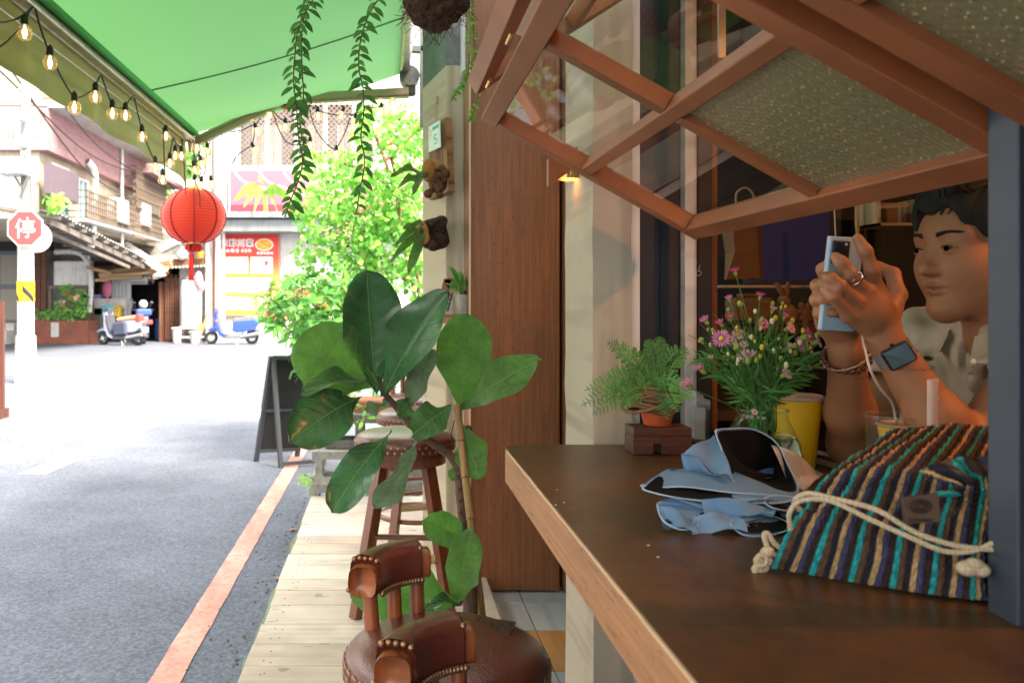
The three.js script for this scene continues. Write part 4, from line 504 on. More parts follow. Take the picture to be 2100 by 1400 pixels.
{ const d = 12.8, c = P(52, 468, d), t = thing('stop_sign', 'red octagonal stop sign with a white character', 'sign', c.clone().add(V(0, -.3, 0))), r = .298;
  const oct = (k) => { const s = []; for (let i = 0; i < 8; i++) { const a = Math.PI / 8 + i * Math.PI / 4; s.push([Math.cos(a) * k, Math.sin(a) * k]); } return s; };
  part(t, 'plate', W.white, g => g.prism(oct(r), .02, new THREE.Matrix4().setPosition(c.x, c.y, c.z)));
  part(t, 'red_face', MS(C(.6, .045, .05), .5), g => g.prism(oct(r * .925), .004, new THREE.Matrix4().setPosition(c.x, c.y, c.z + .02)));
  part(t, 'character', MS(C(.85, .85, .85), .5), g => { for (const [a, b, e, f] of GLYPH.ting) { const s = .0034, p = V(c.x + (a - 52) * s, c.y - (b - 50) * s, c.z + .028), q = V(c.x + (e - 52) * s, c.y - (f - 50) * s, c.z + .028); g.bar(p, q, .004, .016, V(0, 0, 1).cross(q.clone().sub(p)).normalize()); } });
  part(t, 'clamp', M.metal, g => { for (const y of [.1, -.1]) g.box(c.x, c.y + y, c.z - .06, .2, .04, .12); }); }
{ const c = P(78, 488, 13.1), g = new G(); g.lathe([[0, 0], [.2, .01], [.235, .04], [.23, .05], [0, .05]], c.x, c.y, c.z, 24, Math.PI / 2); g.bar(c, c.clone().add(V(-.2, 0, 0)), .03, .03); tag(g.mesh('mirror', W.pale), 'round grey back of a mirror behind the stop sign', 'mirror'); }
{ const g = new G(), a = P(0, 745, 9), b = P(5, 618, 9); g.ext(a.x - .5, b.x, 0.1, b.y, 9, 9.05); g.ext(a.x - .5, b.x, 0, .1, 8.9, 9.15); tag(g.mesh('board', MS(C(.11, .027, .015), .7, { map: T.wood }), null, { grain: 'y' }), 'red brown board cut off at the left picture edge', 'board'); }
/* ---------- scooters ---------- */
function scooter(label, body, dark, s) {
  const t = thing('scooter', label, 'scooter', [0, 0, 0], 'scooters parked across the street'), Z = (d) => new THREE.Matrix4().setPosition(0, 0, -d / 2);
  const pr = (g, pts, d, b = .015) => g.prism(pts, d - 2 * b, Z(d - 2 * b), b);
  for (const [x, r] of [[-.62, .21], [.62, .22]]) { const w = part(t, 'wheel', M.black, g => g.at(new THREE.TorusGeometry(r - .055, .055, 10, 28), x, r, 0)); part(w, 'rim', M.metal, g => { g.at(new THREE.TorusGeometry(r - .1, .014, 6, 24), x, r, 0); g.cyl(V(x, r, -.05), V(x, r, .05), .045); for (let k = 0; k < 5; k++) { const a = k * 1.257; g.bar(V(x, r, 0), V(x + Math.cos(a) * (r - .1), r + Math.sin(a) * (r - .1), 0), .02, .03); } }); }
  part(t, 'front_shield', body, g => { pr(g, [[-.5, .98], [-.42, .98], [-.36, .62], [-.26, .34], [-.16, .26], [-.2, .22], [-.34, .26], [-.48, .55]], .34); pr(g, [[-.86, .38], [-.62, .5], [-.46, .48], [-.42, .38], [-.5, .42], [-.62, .45]], .16); });
  part(t, 'inner_panel', dark, g => { pr(g, [[-.42, .9], [-.38, .9], [-.3, .6], [-.22, .36], [-.1, .3], [-.16, .28], [-.3, .36], [-.4, .64]], .36, .01); pr(g, [[-.3, .27], [.2, .27], [.34, .36], [.3, .2], [-.2, .18]], .32); pr(g, [[.26, .26], [.78, .3], [.74, .2], [.3, .17]], .18); });
  part(t, 'rear_body', body, g => pr(g, [[.08, .66], [.16, .7], [.72, .74], [.82, .68], [.76, .55], [.6, .44], [.16, .38], [.06, .44]], .3, .03));
  part(t, 'seat', dark, g => pr(g, [[.06, .68], [.1, .78], [.3, .79], [.5, .84], [.74, .83], [.78, .76], [.6, .73], [.2, .7]], .27, .025));
  part(t, 'handlebar', dark, g => { pr(g, [[-.52, .98], [-.5, 1.1], [-.4, 1.1], [-.38, .96]], .2); for (const k of [-1, 1]) { g.cyl(V(-.44, 1.05, .08 * k), V(-.38, 1.04, .34 * k), .018); } g.cyl(V(-.62, .22, 0), V(-.46, .95, 0), .03); });
  part(t, 'headlight', W.white, g => g.sph(V(-.5, 1.03, 0), .06, .7, 1, 1)); part(t, 'indicator', MS(C(.7, .2, .03), .4), g => g.sph(V(-.43, .72, .165), .035, 1, 1, .5));
  for (const k of [-1, 1]) part(t, 'mirror', M.greyMetal, g => { g.cyl(V(-.42, 1.06, .2 * k), V(-.4, 1.24, .26 * k), .008); g.sph(V(-.4, 1.28, .27 * k), .05, .4, .8, 1.2); });
  part(t, 'tail_light', W.red, g => g.rbox(.84, .66, 0, .06, .08, .2, .02)); part(t, 'number_plate', W.white, g => g.rbox(.86, .46, 0, .012, .14, .26, .004, 0, 0, .35));
  part(t, 'stand', M.metal, g => { g.bar(V(.1, .2, .1), V(.16, .01, .14), .025, .025); g.bar(V(.16, .012, .14), V(.24, .012, .14), .02, .02); g.cyl(V(.3, .24, .13), V(.86, .34, .14), .05, .06); });
  part(t, 'rear_mudguard', dark, g => pr(g, [[.5, .47], [.7, .5], [.86, .4], [.9, .28], [.86, .28], [.8, .4], [.66, .45]], .16, .01));
  if (s) s(t); return t;
}
const blueP = MP(C(.02, .06, .5), .25, { clearcoat: .6 }), silver = MP(C(.36, .4, .52), .3, { metalness: .3, clearcoat: .5 }), greyP = MS(C(.12, .13, .15), .5);
{ const s = scooter('bright blue scooter parked before the red menu board', blueP, greyP); s.position.copy(V(FX(475, 25.4), 0, -25.4)); }
{ const s = scooter('silver grey scooter with a dark bag parked left of the shack', silver, MS(C(.07, .075, .1), .5), t => { part(t, 'side_bag', MS(C(.04, .05, .09), .8), g => g.rbox(.12, .5, .2, .46, .4, .12, .06, 0, 0, .1, 2)); part(t, 'seat_cover', MS(C(.5, .26, .17), .8), g => g.rbox(.3, .8, 0, .75, .14, .3, .06, 0, 0, .12, 2)); part(t, 'luggage', W.red, g => g.rbox(.72, .8, .06, .2, .24, .22, .05)); }); s.position.copy(V(FX(247, 24.8), 0, -24.8)); s.rotation.y = -.35; }
{ const s = scooter('dark blue scooter seen from behind inside the shack mouth', blueP, MS(C(.06, .06, .08), .5), t => { part(t, 'rear_box', W.blue, g => g.rbox(.6, .98, 0, .4, .2, .46, .05)); part(t, 'helmet', W.white, g => { g.sph(V(.1, 1.22, .0), .15, 1, .95, .9, 16); }); part(t, 'tail_lens', W.red, g => g.rbox(.88, .68, 0, .05, .13, .5, .03)); }); s.position.copy(V(FX(293, 26), 0, -26)); s.rotation.y = -1.25; }
/* ---------- chalk board, blocks ---------- */
{ const t = thing('chalkboard', 'black folding chalkboard standing over the red line', 'chalkboard', P(585, 955, 6.45)), fr = MS(C(.035, .037, .045), .6), bd = MS(C(.02, .02, .022), .7, { map: T.mott });
  const q = (x, y, d) => P(x, y, d), A = [q(556, 731, 6.4), q(525, 946, 6.56)], B = [q(640, 731, 6.62), q(608, 941, 6.75)];
  part(t, 'frame', fr, g => { g.bar(A[0], A[1], .032, .03); g.bar(B[0], B[1], .032, .03); for (const u of [.02, .51, .9]) g.bar(A[0].clone().lerp(A[1], u), B[0].clone().lerp(B[1], u), .03, .026); });
  part(t, 'panel', bd, g => { const m = u => [A[0].clone().lerp(A[1], u), B[0].clone().lerp(B[1], u)]; for (const [a, b] of [[.03, .5], [.52, .89]]) { const [p0, p1] = m(a), [p2, p3] = m(b); g.quad(p0, p2, p3, p1); const o = V(0, .002, -.012); g.quad(p0.clone().add(o), p1.clone().add(o), p3.clone().add(o), p2.clone().add(o)); } });
  part(t, 'rear_leg', fr, g => { const a = q(560, 733, 6.4), b = q(576, 961, 6.3), c = q(646, 733, 6.55), e = q(664, 953, 6.4); g.bar(a, b, .03, .03); g.bar(c, e, .03, .03); g.bar(a, c, .028, .028); g.bar(b.clone().lerp(a, .04), e.clone().lerp(c, .04), .024, .028); }); }
function block(label, x, y, d, mat, ry = 0) {
  const t = thing('concrete_block', label, 'concrete block', [x, y, -d], 'concrete blocks at the deck end'); t.rotation.y = ry;
  const s = new THREE.Shape([[0, 0], [.39, 0], [.39, .05], [.372, .06], [.372, .13], [.39, .14], [.39, .19], [0, .19], [0, .14], [.018, .13], [.018, .06], [0, .05]].map(q => new THREE.Vector2(...q)));
  for (const a of [.055, .215]) { const h = new THREE.Path(); h.moveTo(a + .012, .042); h.lineTo(a + .108, .042); h.lineTo(a + .12, .056); h.lineTo(a + .12, .134); h.lineTo(a + .108, .148); h.lineTo(a + .012, .148); h.lineTo(a, .134); h.lineTo(a, .056); h.closePath(); s.holes.push(h); }
  const g = new THREE.ExtrudeGeometry(s, { depth: .182, bevelEnabled: true, bevelSize: .003, bevelThickness: .004, bevelSegments: 1, curveSegments: 4 });
  const m = new G(); m.add(g, new THREE.Matrix4().setPosition(0, 0, -.186)); const k = new THREE.Mesh(uvMetres(m.geo(), 'x', rnd(5)), mat); k.name = 'block_body'; k.castShadow = k.receiveShadow = true; t.add(k); return t;
}
block('grey concrete block in the middle of the stack beside the red line', -.432, .212, 4.74, M.concrete);
block('grey concrete block lowest of the stack behind the deck end', -.452, .018, 4.76, M.concrete, .02);
block('dark damp concrete block topmost of the stack', -.36, .412, 4.8, M.concreteDark, -.04);
block('grey concrete block behind the stool legs', -.02, .212, 4.85, M.concrete, .03);
block('grey concrete block low behind the stool legs', -.03, .018, 4.84, M.concrete, -.03);
block('dark damp concrete block under the fern tray', .05, .41, 4.95, M.concreteDark, .05);
/* ---------- stools ---------- */
function stool(label, x, d, h, r, back, o = {}) {
  const t = thing('stool', label, 'stool', [x, .15, -d], o.group || 'brown leather stools along the deck');
  const L = (name, mat, f, par = t) => { const g = new G(); f(g); const q = g.geo(); uvMetres(q, 'y', rnd(5)); const m = new THREE.Mesh(q, mat); m.name = name; m.castShadow = m.receiveShadow = true; par.add(m); return m; };
  const th = .06;
  const seat = L('seat', M.leather, g => { const n = 40, pr = [[.0, h + .012], [.3, h + .011], [.6, h + .006], [.82, h - .002], [.95, h - .014], [1, h - .028], [.995, h - th], [.9, h - th - .004], [0, h - th - .004]]; g.lathe(pr.map(([a, b]) => [a * r, b]), 0, 0, 0, n); });
  L('nail_trim', M.stud, g => { const n = Math.round(r * 250); for (let i = 0; i < n; i++) { const a = i / n * 6.2832; for (const y of [h - th + .009, h - th + .026]) g.at(new THREE.SphereGeometry(o.nail || .0095, 7, 4), Math.cos(a + (y > h - th + .02 ? .07 : 0)) * r, y, Math.sin(a + (y > h - th + .02 ? .07 : 0)) * r, 0, -a, 0, V(.3, 1, 1)); } }, seat);
  L('apron', M.stoolWood, g => g.lathe([[r * .8, h - th - .003], [r * .82, h - th - .05], [r * .6, h - th - .055], [0, h - th - .055]], 0, 0, 0, 24));
  const leg = k => { const a = .5 + k * Math.PI / 2 + (o.turn || 0), c = Math.cos(a), s = Math.sin(a); return [V(c * r * .62, h - th - .03, s * r * .62), V(c * (o.foot || r * 1.12), .0, s * (o.foot || r * 1.12))]; };
  for (let k = 0; k < 4; k++) L('leg', M.stoolWood, g => { const [a, b] = leg(k); g.bar(a, b, .036, .03); });
  const at = (k, y) => { const [a, b] = leg(k); return a.clone().lerp(b, (a.y - y) / a.y); };
  for (let k = 0; k < 4; k++) { const y = h * (k % 2 ? .42 : .32); const g0 = L('rung', o.rope && k !== 2 ? M.rope : M.stoolWood, g => { const a = at(k, y), b = at((k + 1) % 4, y); g.cyl(a, b, .011); if (o.rope && k !== 2) { const n = 34; for (let i = 1; i < n; i++) g.add(new THREE.TorusGeometry(.0135, .004, 5, 8), new THREE.Matrix4().lookAt(a, b, V(0, 1, 0)).setPosition(a.clone().lerp(b, .06 + .88 * i / n))); } }); }
  if (o.ring) L('foot_ring', M.stoolWood, g => g.at(new THREE.TorusGeometry(r * .95, .011, 6, 32), 0, h * .22, 0, Math.PI / 2));
  if (back !== null) { const R = r * .84, y0 = h + (o.lift ?? .092), y1 = y0 + .056, span = o.span || 1.15;
    const rail = (a0, a1, n, w, e, x) => g => { let pv; for (let i = 0; i <= n; i++) { const a = a0 + (a1 - a0) * i / n, c = Math.cos(a), s = -Math.sin(a), sec = []; for (let k = 0; k < 14; k++) { const b = k / 14 * 6.2832, cc = Math.cos(b), ss = Math.sin(b), p = (v, q) => Math.sign(v) * Math.pow(Math.abs(v), q); const rr = R + p(cc, .7) * w, yy = (y0 + y1) / 2 + p(ss, .55) * ((y1 - y0) / 2 + e) + x * Math.max(0, ss) * .012; sec.push(V(c * rr, yy, s * rr)); } if (pv) for (let k = 0; k < 14; k++) g.quad(pv[k], sec[k], sec[(k + 1) % 14], pv[(k + 1) % 14]); if (i === 0 || i === n) { const m = V(c * R, (y0 + y1) / 2, s * R); for (let k = 0; k < 14; k++) g.tris([m, sec[k], sec[(k + 1) % 14]]); } pv = sec; } };
    const br = L('backrest', M.spindle, rail(back - span, back + span, 30, .026, 0, 0)); smooth(br);
    const pad = L('leather_pad', M.leather, rail(back - span * .76, back + span * .76, 26, .031, .005, 1), br); smooth(pad);
    L('pad_nail', M.stud, g => { for (let i = 0; i <= 16; i++) { const a = back - span * .74 + span * 1.48 * i / 16; for (const q of [-.033, .033]) g.sph(V(Math.cos(a) * (R + q), y0 + .004, -Math.sin(a) * (R + q)), .006, 1, 1, 1, 6); } for (const e of [-1, 1]) for (let i = 0; i < 5; i++) { const a = back + e * span * .745, q = -.022 + .011 * i; g.sph(V(Math.cos(a) * (R + q), y1 + .006 + (i % 4 ? .003 : 0), -Math.sin(a) * (R + q)), .0055, 1, 1, 1, 6); } }, pad);
    for (const q of o.spin || [-.86, -.3, .3, .86]) L('spindle', M.spindle, g => { const a = back + span * q; const c = Math.cos(a), s = -Math.sin(a); g.cyl(V(c * R * .96, h - .01, s * R * .96), V(c * R, y0 + .01, s * R), .0145, .0135, 9); }); }
  if (o.patch) for (const [px, pz, a, w] of o.patch) L('seat_patch', M.leatherDk, g => g.rbox(px, h + .0052, pz, w, .004, .062, .0015, 0, a, .0), seat);
  return t;
}
function smooth(m) { // average the normals of faces that share a place
  const p = m.geometry.attributes.position, n = m.geometry.attributes.normal, map = new Map(), K = i => `${Math.round(p.getX(i) * 2e4)},${Math.round(p.getY(i) * 2e4)},${Math.round(p.getZ(i) * 2e4)}`;
  for (let i = 0; i < p.count; i++) { const k = K(i), v = map.get(k) || V(0, 0, 0); v.add(V(n.getX(i), n.getY(i), n.getZ(i))); map.set(k, v); }
  for (let i = 0; i < p.count; i++) { const v = map.get(K(i)), a = V(n.getX(i), n.getY(i), n.getZ(i)), b = v.clone().normalize(); if (a.dot(b) > .55) n.setXYZ(i, b.x, b.y, b.z); }
}
stool('low leather stool with a curved back and two dark patches on its seat', .104, 1.475, .5, .182, 2.35, { lift: .066, patch: [[.09, -.055, -.35, .075], [.035, .025, -.42, .08]], span: .62, spin: [-.75, -.2, .55] });
stool('nearest leather stool, only its curved leather back rail showing', .152, 1.12, .474, .176, 2.35, { lift: .082, span: .62, spin: [-.75, -.2, .55] });
stool('tall backless leather stool with rope wound rungs', .063, 3.05, .63, .185, null, { rope: true, foot: .235, turn: .35, nail: .006 });
stool('second tall leather stool behind the fig branch with a curved back', .128, 3.82, .61, .18, .95, { rope: true, ring: true, foot: .23, span: .8, nail: .006 });
stool('third tall leather stool farthest down the deck', .15, 4.42, .61, .18, 1.75, { ring: true, foot: .23, span: .95, nail: .006 });
{ const g = new G(); g.rbox(.02, .156, -1.36, .34, .012, .3, .004, 0, .1); tag(g.mesh('door_mat', MS(C(.36, .2, .075), .95, { map: T.weave, bumpMap: T.bump, bumpScale: .008 })), 'coarse brown coir mat under the near stools', 'mat'); }
/* ---------- fiddle leaf fig ---------- */
const vein = MS(C(.15, .28, .08), .8);
T.leaf = tex(256, (u, v) => .8 + .3 * (fbm(u, v, 9, 9, 4, 3) - .5) + .14 * (fbm(u, v, 50, 50, 2, 1) - .5), 3);
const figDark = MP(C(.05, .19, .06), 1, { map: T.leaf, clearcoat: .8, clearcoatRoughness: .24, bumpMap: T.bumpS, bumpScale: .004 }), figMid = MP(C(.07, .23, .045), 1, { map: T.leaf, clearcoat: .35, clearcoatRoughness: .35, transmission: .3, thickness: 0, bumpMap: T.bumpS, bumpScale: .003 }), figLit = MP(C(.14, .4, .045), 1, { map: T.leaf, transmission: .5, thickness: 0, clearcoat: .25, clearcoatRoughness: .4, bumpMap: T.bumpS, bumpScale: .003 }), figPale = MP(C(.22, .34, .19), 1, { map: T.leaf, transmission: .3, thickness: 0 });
function bigLeaf(t, b, e, w, mat, o = {}) {            // b, e: base and tip; w: width in metres
  const n0 = (o.n || V(0, 0, 1)).clone().normalize(), ax = e.clone().sub(b), L = ax.length(); ax.normalize();
  const sd = ax.clone().cross(n0).normalize(), nn = sd.clone().cross(ax).normalize(), N = 34, K = 6, fold = o.fold ?? .25, curl = o.curl ?? .08, ph = rnd(9);
  const f = u => Math.pow(Math.max(0, Math.sin(Math.PI * Math.pow(u, o.pow ?? 1.3))), u < .5 ? .8 : .8 - .34 * Math.min(1, (u - .5) * 4)) * (u < .45 ? .72 + .28 * Math.pow(u / .45, 2) : 1) * (1 + .03 * Math.sin(u * 17 + ph));
  const mid = u => b.clone().addScaledVector(ax, L * u).addScaledVector(nn, curl * L * Math.sin(u * Math.PI)).addScaledVector(nn, -(o.droop ?? 0) * L * u * u);
  const pt = (u, k) => { const v = k / K, hw = w / 2 * f(u) * Math.abs(v), s = Math.sign(v); const fo = s < 0 ? (o.foldL ?? fold) : (o.foldR ?? fold), wav = (.03 * w + .03) * .4 * Math.sin(u * 11 + ph + s) * v * v + (w > .05 ? .0022 * Math.cos(6.283 * (u * 9 - Math.abs(v) * 1.35 - .54)) * Math.abs(v) * (1.15 - Math.abs(v)) : 0); return mid(u).addScaledVector(sd, s * hw * Math.cos(fo)).addScaledVector(nn, hw * Math.sin(fo) + wav); };
  const g = new G(); for (let i = 0; i < N; i++) for (let k = -K; k < K; k++) { const a = i / N, c = (i + 1) / N; g.quad(pt(a, k), pt(a, k + 1), pt(c, k + 1), pt(c, k)); }
  const m = g.mesh('leaf', mat, t); smooth(m);
  const h = new G(), up = (p) => p.addScaledVector(nn, .0012), dn = p => p.addScaledVector(nn, -.0012);
  const md = []; for (let i = 0; i <= 12; i++) md.push(mid(i / 12 * .97)); h.tube(md, .0014, 24, 5);
  for (let q = 0; q < 6; q++) { const u0 = .05 + q * .125 + rnd(-.015, .015); for (const s of [-1, 1]) { const l = []; for (let i = 0; i <= 5; i++) { const v = i / 5 * .9, u = Math.min(.96, u0 + .16 * v + .05 * v * v); l.push(up(pt(u, s * v * K))); } h.tube(l, .00045, 8, 4); } }
  const vm = h.mesh('vein', vein, m); return m;
}
{ const d0 = 2.35, t = thing('fiddle_leaf_fig', 'potted fig tree with large violin shaped leaves tied to a bamboo cane', 'plant', [.235, .15, -2.35]);
  const bark = MS(C(.14, .075, .05), .9, { map: T.mott, bumpMap: T.bump, bumpScale: .006 });
  part(t, 'pot', MS(C(.12, .06, .04), .7), g => g.lathe([[.09, .152], [.115, .3], [.12, .32], [.108, .32], [.1, .29], [0, .28]], .235, 0, -2.35, 24));
  part(t, 'trunk', bark, g => { const s = [[966, 1330, .03], [964, 1200, .026], [955, 1090, .023], [945, 1010, .02], [942, 960, .018]]; for (let i = 0; i < 4; i++) { const a = P(s[i][0], s[i][1], d0), b = P(s[i + 1][0], s[i + 1][1], d0); g.cyl(a, b, s[i][2] * .78, s[i + 1][2] * .78, 10); g.sph(b, s[i + 1][2] * .8, 1, 1, 1, 8); } for (let i = 0; i < 14; i++) g.sph(P(962 - i * 1.6 + rnd(-9, 9), 1290 - i * 24, d0 - .012), rnd(.006, .011), 1, .6, 1, 6); });
  part(t, 'branch', bark, g => { const seg = (l) => { for (let i = 0; i < l.length - 1; i++) { const a = P(...l[i]), b = P(...l[i + 1]); g.cyl(a, b, l[i][2] < 9 ? .0125 - i * .0006 : .01, .0118 - i * .0006, 9); g.sph(b, .0125 - i * .0006, 1.05, 1.05, 1.05, 7); } }; seg([[942, 962, 2.35], [925, 935, 2.33], [870, 895, 2.3], [842, 870, 2.29], [818, 840, 2.28], [795, 815, 2.28], [786, 800, 2.28], [775, 778, 2.28]]); seg([[942, 962, 2.35], [955, 915, 2.35], [960, 880, 2.36]]); seg([[842, 872, 2.29], [838, 855, 2.28]]); });
  part(t, 'bamboo_cane', MS(C(.46, .27, .1), .5, { map: T.fine }), g => { for (const [a, b] of [[830, 900], [902, 975], [977, 1060], [1062, 1150], [1152, 1300]]) { const X = y => 937 + (y - 830) * .12, D = y => 2.315 + Math.max(0, y - 1060) * .0004; g.cyl(P(X(b), b, D(b)), P(X(a), a, D(a)), .0115, .0108, 12); g.cyl(P(X(a), a + 2, D(a)), P(X(a), a, D(a)), .0132, .0132, 12); } }, { grain: 'y' });
  part(t, 'tie_wire', M.cable, g => g.tube([P(938, 845, 2.36), P(930, 870, 2.35), P(926, 895, 2.35), P(934, 905, 2.36)], .0014));
  const LF = (bx, by, tx, ty, w, mat, o = {}) => bigLeaf(t, P(bx, by, o.d0 || 2.28), P(tx, ty, o.d1 || 2.24), w * .9 * 2.28 / FOC, mat, o);
  LF(772, 808, 752, 553, 158, figDark, { foldL: .5, foldR: .3, n: V(.15, .1, 1), curl: -.05, pow: 1.15 });
  LF(786, 812, 922, 596, 128, figDark, { n: V(-.5, .15, 1), fold: .5, d1: 2.15, pow: 1.2 });
  LF(775, 792, 603, 706, 178, figLit, { n: V(.2, .35, 1), fold: .12, d1: 2.2, pow: 1.25 });
  LF(770, 786, 618, 804, 64, figMid, { n: V(.1, 1, .7), d1: 2.1, fold: .35 });
  LF(762, 790, 652, 765, 90, figDark, { d0: 2.35, d1: 2.45, n: V(.1, .3, 1) });
  LF(742, 812, 596, 900, 122, figDark, { n: V(.25, .55, 1), d1: 2.05, droop: .05, pow: 1.5, fold: .2 });
  LF(803, 884, 680, 1052, 94, figDark, { n: V(-.3, .4, 1), d1: 2.12, pow: 1.35, fold: .2 });
  LF(852, 904, 765, 1042, 68, figPale, { n: V(.6, -.2, 1), d1: 2.2, pow: 1.35, fold: .25 });
  LF(925, 832, 846, 892, 80, figMid, { n: V(-.1, .3, 1), d0: 2.3, d1: 2.2 });
  LF(838, 848, 888, 716, 64, figPale, { n: V(-.5, .1, 1), fold: .35 });
  LF(845, 812, 812, 852, 48, figMid, { n: V(.2, -.3, 1) });
  LF(800, 820, 745, 838, 34, figPale, { n: V(0, -.6, 1) });
  LF(945, 842, 956, 642, 132, figLit, { n: V(-.1, .1, 1), fold: .12, d1: 2.3, d0: 2.34, curl: .03, pow: 1.25 });
  LF(947, 842, 1108, 738, 88, figLit, { n: V(-.2, .5, 1), fold: .2, d1: 2.15, d0: 2.34 });
  LF(953, 872, 984, 982, 82, figLit, { n: V(-.35, 0, 1), d0: 2.36, d1: 2.3, fold: .1, pow: 1 });
  LF(945, 948, 925, 985, 34, figLit, { n: V(0, 0, 1), d0: 2.36, d1: 2.35 });
  LF(955, 1108, 864, 1066, 78, figLit, { n: V(.1, .4, 1), d0: 2.3, d1: 2.2 });
  LF(940, 1234, 968, 1086, 84, figLit, { n: V(-.3, .1, 1), d0: 2.28, d1: 2.2, pow: 1 });
  LF(942, 1236, 715, 1196, 150, figLit, { n: V(.1, .5, 1), d0: 2.34, d1: 2.2, fold: .1, pow: 1.2 });
  LF(948, 1240, 850, 1262, 36, figDark, { n: V(0, 1, .6), d0: 2.28, d1: 2.05, fold: .3 });
}
/* ---------- hanging plants ---------- */
const hoya = [C(.05, .19, .03), C(.07, .24, .035), C(.09, .29, .045)].map(c => MP(c, 1, { transmission: .28, thickness: 0, clearcoat: .3, clearcoatRoughness: .4 })), stemM = MS(C(.16, .09, .04), .8);
const leafG = (l, w, k = .12) => { const g = new G(), N = 6, p = (u, s) => V(s * w / 2 * Math.pow(Math.sin(Math.PI * Math.pow(u, .85)), .8), l * u, k * l * Math.sin(u * 3) + Math.abs(s) * .06 * l); for (let i = 0; i < N; i++) { const a = i / N, b = (i + 1) / N; g.quad(p(a, -1), p(a, 0), p(b, 0), p(b, -1)); g.quad(p(a, 0), p(a, 1), p(b, 1), p(b, 0)); } const q = g.geo(); const m = { geometry: q }; smooth(m); return q; };
function strand(label, path, d, n, l, w, mats, spread = 1) {
  const pts = path.map(q => P(q[0], q[1], d + (q[2] || 0))), t = thing('hanging_vine', label, 'vine', pts[0]); part(t, 'stem', stemM, g => g.tube(pts, .0016, 60, 5));
  const cv = new THREE.CatmullRomCurve3(pts), gs = [leafG(l, w), leafG(l * .82, w * .9, .2), leafG(l * 1.1, w)];
  for (let i = 0; i < n; i++) { const u = Math.min(1, .03 + .95 * (i + rnd(-.35, .35)) / n), p = cv.getPoint(u).sub(t.position), s = i % 2 ? 1 : -1, m = new THREE.Mesh(gs[i % 3], mats[(i * 5 >> 1) % mats.length]); m.name = 'leaf'; m.position.copy(p);
    const dir = V(s * rnd(.5, 1) * spread, -rnd(.35, 1.1), rnd(-.7, .7)).normalize(), nz = V(rnd(-.4, .4), .5, 1).normalize(), x = dir.clone().cross(nz).normalize(), z = x.clone().cross(dir); m.quaternion.setFromRotationMatrix(new THREE.Matrix4().makeBasis(x, dir, z)); const q = rnd(.62, 1.2) * (u > .9 ? .8 : 1); m.scale.set(q, q, q); m.castShadow = true; t.add(m); }
}
strand('longest hanging vine, leaves thick along two tangled stems', [[662, -30], [632, 15], [612, 60], [604, 120], [602, 170], [608, 220], [612, 280], [620, 330], [612, 370], [596, 410], [584, 445]], 1.75, 58, .032, .0125, hoya);
strand('hanging vine twined close behind the longest one', [[640, -20], [622, 40], [618, 90], [620, 150], [622, 200], [616, 260], [624, 310], [618, 350]], 1.8, 40, .03, .012, hoya, .8);
strand('second hanging vine with paired drooping leaves left of the root ball', [[790, -20], [762, 20], [745, 60], [737, 100], [736, 140], [744, 180], [746, 230], [740, 280], [748, 330], [738, 390], [730, 440]], 1.75, 54, .03, .012, hoya);
const smallL = [C(.1, .32, .03), C(.14, .38, .05)].map(c => MP(c, 1, { transmission: .35, thickness: 0 }));
strand('thin bright vine trailing before the wood panel', [[968, -20], [970, 40], [972, 90], [978, 140], [981, 190], [968, 235], [962, 250]], 2.3, 40, .019, .012, smallL);
strand('thin bright vine trailing left before the plaster pier', [[962, -10], [964, 60], [962, 130], [955, 165], [940, 185], [924, 208]], 2.35, 30, .017, .011, smallL);
{ const c = P(892, -4, 1.9), t = thing('root_ball', 'brown fibrous root ball hanging at the top edge', 'hanging planter', c); const m = MS(C(.085, .04, .02), .95, { map: T.mott, bumpMap: T.bump, bumpScale: .01 });
  const b = part(t, 'ball', m, g => { const s = new THREE.IcosahedronGeometry(.074, 24), p = s.attributes.position; for (let i = 0; i < p.count; i++) { const v = V(p.getX(i), p.getY(i), p.getZ(i)), n = v.clone().normalize(), q = 1 + .35 * (fbm((n.x + 1) / 2.3, (n.y + n.z * .7 + 2) / 4, 8, 8, 4, 2) - .5) + .12 * (fbm((n.z + 1) / 2.2, (n.y + 1) / 2.2, 40, 40, 2, 4) - .5); v.multiplyScalar(q); p.setXYZ(i, v.x, v.y * 1.0, v.z); } s.computeVertexNormals(); g.add(s, new THREE.Matrix4().setPosition(c.x, c.y, c.z)); }); smooth(b);
  part(t, 'fibre', MS(C(.12, .06, .03), .95), g => { for (let i = 0; i < 150; i++) { const a = rnd(6.28), e = rnd(-1.3, .9), n = V(Math.cos(a) * Math.cos(e), Math.sin(e), Math.sin(a) * Math.cos(e)), p = c.clone().addScaledVector(n, .068), k = V(rnd(-1, 1), rnd(-1, .3), rnd(-1, 1)).normalize(); g.tube([p, p.clone().addScaledVector(n, .012).addScaledVector(k, .016), p.clone().addScaledVector(n, rnd(.004, .016)).addScaledVector(k, .036)], .0008, 5, 3); } });
  part(t, 'hanger', M.rope, g => g.tube([c.clone().add(V(0, .06, 0)), c.clone().add(V(.01, .5, 0))], .003)); }
